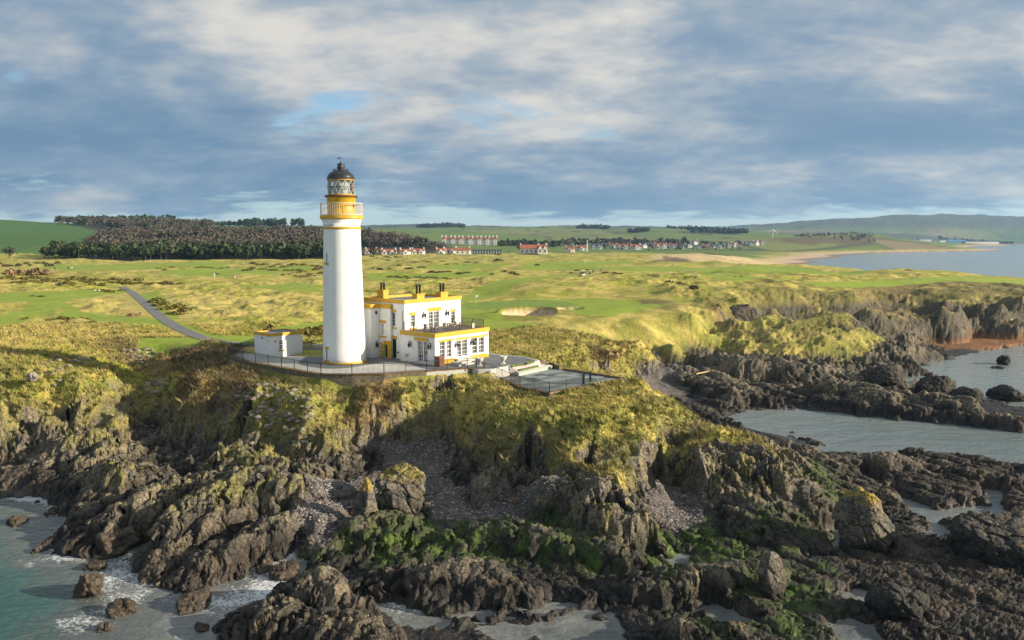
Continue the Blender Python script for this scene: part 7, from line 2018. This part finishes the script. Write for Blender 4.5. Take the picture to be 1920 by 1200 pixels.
turbine(1449, 1560, 17 * 1560 / 1500, 'white three bladed wind turbine behind the brown bluffs', .12)
for px in (1505, 1545, 1568, 1607, 1626, 1666, 1685): turbine(px, 6100, 38, 'small wind turbine on the far right ridge', rng.uniform(0, 2), grp='turbines on the far right ridge')
for px in (1307, 1342, 1362): turbine(px, 4800, 26, 'tiny wind turbine on the pale ridge left of the big turbine', rng.uniform(0, 2), grp='turbines on the pale middle ridge')
# blue and white sheds on the far shore
for px, L_, mt, lb in ((1792, 36, mat('blue_cladding', (.10, .28, .42), .5), 'blue industrial shed on the far shore'), (1838, 70, M_wall, 'long white industrial shed on the far shore'), (1735, 22, M_wall, 'pale farm building left of the blue shed'), (1770, 14, M_wall, 'small white shed beside the blue shed')):
    Yw = Yat(px, 455.5) if False else 3300; x, y = GY(px, Yw, 6); z = float(ground_z(x, y)); r = thing('shed', (x, y, z - 1), lb, 'shed'); mb = MB(); w_ = L_ * Yw / 1500; mb.box(-w_ / 2, w_ / 2, 0, 30, 0, 9); mb.build('wall', mt, r); mb = MB(); gable(mb, -w_ / 2, w_ / 2, 0, 30, 9.02, 13, 'x', .5); mb.build('roof', M_slate if mt is M_wall else mt, r)

# ------------------------------------------------------------- golfers and course furniture
def skin_mat(n, c): return mat(n, c, .8, var=.05)
cl = {'white': skin_mat('white_cloth', (.7, .7, .7)), 'dark': skin_mat('dark_cloth', (.03, .03, .04)), 'blue': skin_mat('blue_cloth', (.08, .14, .30)), 'skin': skin_mat('skin', (.50, .30, .21)), 'tan': skin_mat('tan_cloth', (.35, .28, .2)), 'red': skin_mat('red_cloth', (.4, .05, .04))}
def person(px, py, top, leg, lab, pose=0, Yset=None, rz=0.0):
    if Yset: x, y = GY(px, Yset, 8); z = float(ground_z(x, y))
    else: x, y, z = on_ground(px, py, 11)
    r = thing('person', (x, y, z), lab, 'person', rz=rz)
    J = [(0, 0, .92), (0, .0, 1.15), (0, 0, 1.42), (0, 0, 1.52), (0, -.01, 1.66), (0, 0, 1.78), (-.10, 0, .88), (-.13, -.05, .50), (-.14, .03, .06), (-.14, -.12, .03), (.10, 0, .88), (.13, .05, .48), (.14, .10, .06), (.14, -.05, .03), (-.20, 0, 1.42), (-.27, .02, 1.15), (-.24, -.12, .92), (.20, 0, 1.42), (.27, .02, 1.15), (.22, -.14, .94)]
    E = [(0, 1), (1, 2), (2, 3), (3, 4), (4, 5), (0, 6), (6, 7), (7, 8), (8, 9), (0, 10), (10, 11), (11, 12), (12, 13), (2, 14), (14, 15), (15, 16), (2, 17), (17, 18), (18, 19)]
    rad = [.14, .13, .15, .06, .10, .08, .09, .065, .045, .04, .09, .065, .045, .04, .06, .048, .04, .06, .048, .04]
    me = bpy.data.meshes.new('body'); me.from_pydata(J, E, []); me.update(); o = link('body', me, cl[leg], r);
    md = o.modifiers.new('skin', 'SKIN')
    for v, q in zip(me.skin_vertices[0].data, rad): v.radius = (q, q * .85)
    me.skin_vertices[0].data[0].use_root = True
    o.modifiers.new('sub', 'SUBSURF').levels = 1
    mb = MB(); mb.lathe([(.19, .86), (.18, 1.1), (.22, 1.40), (.10, 1.50)], 12); o2 = mb.build('jacket', cl[top], r, True); o2.scale = (1, .75, 1)
    mb = MB(); mb.lathe([(.04, 1.55), (.105, 1.62), (.11, 1.70), (.06, 1.80), (.0, 1.82)], 10); mb.build('head', cl['skin'], r, True)
    mb = MB(); mb.lathe([(.118, 1.70), (.115, 1.76), (.05, 1.83), (0, 1.84)], 10); mb.build('hair', cl['dark'], r, True)
    return r
person(1107, 513, 'white', 'dark', 'golfer in white top and dark trousers, left of the group by the green'); person(1112, 512, 'blue', 'dark', 'golfer in a blue top in the middle of the group', rz=.8); person(1117, 513, 'white', 'tan', 'golfer in white with tan trousers in the group', rz=2); person(1126, 512, 'blue', 'tan', 'golfer in blue standing apart at the right of the group', rz=-1); person(1106, 518, 'dark', 'dark', 'golfer all in dark clothes in front of the group', rz=.4)
person(128, 507, 'dark', 'dark', 'golfer in dark clothes on the far left fairway'); person(135, 507, 'white', 'dark', 'golfer in white top on the far left fairway', rz=1); person(103, 507, 'dark', 'dark', 'lone golfer in dark clothes beside the tan scrub bushes', rz=1)
person(870, 499, 'white', 'dark', 'golfer in white among the far dark bushes'); person(874, 499, 'tan', 'dark', 'golfer in tan among the far dark bushes', rz=1.5)
person(402, 521, 'white', 'white', 'golfer in white on the pale fairway left of the tower'); person(440, 521, 'red', 'white', 'golfer in red and white on the pale fairway left of the tower')
person(1426, 0, 'dark', 'dark', 'left walker in dark clothes on the far beach', Yset=760); person(1429, 0, 'red', 'dark', 'right walker in a red coat on the far beach', Yset=765)
# covered trolley near the golfers
x, y, z = on_ground(1092, 520, 11); r = thing('golf_buggy', (x, y, z), 'small white golf buggy parked near the group of golfers', 'golf buggy', rz=.4)
mb = MB(); mb.box(-.6, .6, -1.1, 1.1, .35, .75); mb.build('body', cl['white'], r); mb = MB(); mb.box(-.65, .65, -.9, .9, 1.78, 1.86); mb.build('roof', cl['white'], r); mb = MB(); mb.box(-.5, .5, -.1, .3, .76, 1.2); mb.build('seat', cl['dark'], r)
for sx in (-.58, .58):
    for sy in (-.75, .75): mb = MB(); mb.bar((sx - .06, sy, .25), (sx + .06, sy, .25), .5, n=12); mb.build('wheel', M_iron, r); 
    for sy in (-.85, .85): mb = MB(); mb.bar((sx, sy, .75), (sx, sy, 1.78), .05); mb.build('roof_post', M_iron, r)
for px, py, lb, c_ in ((892, 573, 'white golf flag on the green just right of the house', 'white'), (1097, 500, 'tiny flag on the distant green behind the golfers', 'white')):
    x, y, z = on_ground(px, py, 10); r = thing('golf_flag', (x, y, z), lb, 'flag'); mb = MB(); mb.bar((0, 0, 0), (0, 0, 2.3), .06); mb.build('pole', M_rail, r); mb = MB(); mb.add([(.03, 0, 2.25), (.55, .06, 2.2), (.5, .03, 1.85), (.03, 0, 1.8)], [(0, 1, 2, 3)]); 
    f_ = mb.build('flag_cloth', cl[c_], r); f_.modifiers.new('thick', 'SOLIDIFY').thickness = .02
for px, lb in ((178, 'left of two white tee markers on the far left mown path'), (186, 'right of two white tee markers on the far left mown path')):
    x, y, z = on_ground(px, 547, 10); r = thing('tee_marker', (x, y, z), lb, 'tee marker'); mb = MB(); mb.lathe([(.03, 0), (.03, .2)], 6); mb.build('peg', M_iron, r); mb = MB(); mb.lathe([(.05, .19), (.22, .32), (.22, .42), (.05, .55)], 10); mb.build('ball', cl['white'], r)
# washed-up log on the shingle
x, y = G(1320, 718, 1.4); z = float(ground_z(x, y)); r = thing('driftwood', (x, y, max(z, 1.2) + .15), 'long pale driftwood log on the rocks behind the headland', 'driftwood', rz=.5); mb = MB(); mb.bar((-1.7, 0, .05), (1.7, .2, .25), .24, n=8); mb.build('log', M_sand, r); mb = MB(); mb.bar((.9, .1, .2), (1.7, -.4, .5), .12, n=6); mb.build('branch', M_sand, r)

# ------------------------------------------------------------- air
bmh = bmesh.new(); bmesh.ops.create_cube(bmh, size=1)
me = bpy.data.meshes.new('haze'); bmh.to_mesh(me); bmh.free()
hz_o = link('haze', me, kind='stuff'); hx, hy0, hy1, hz0, hz1 = 12500, -300, 10500, -6, 330
hz_o.scale = (hx * 2, hy1 - hy0, hz1 - hz0); hz_o.location = (0, (hy0 + hy1) / 2, (hz0 + hz1) / 2)
m = bpy.data.materials.new('haze_air'); m.use_nodes = True; t = NT(m.node_tree); t.n.clear()
pv = t.node('ShaderNodeVolumePrincipled'); pv.inputs['Color'].default_value = (.38, .66, 1.0, 1); pv.inputs['Density'].default_value = 6.8e-5; pv.inputs['Anisotropy'].default_value = .2
o_ = t.node('ShaderNodeOutputMaterial'); t.l.new(pv.outputs[0], o_.inputs['Volume']); me.materials.append(m)
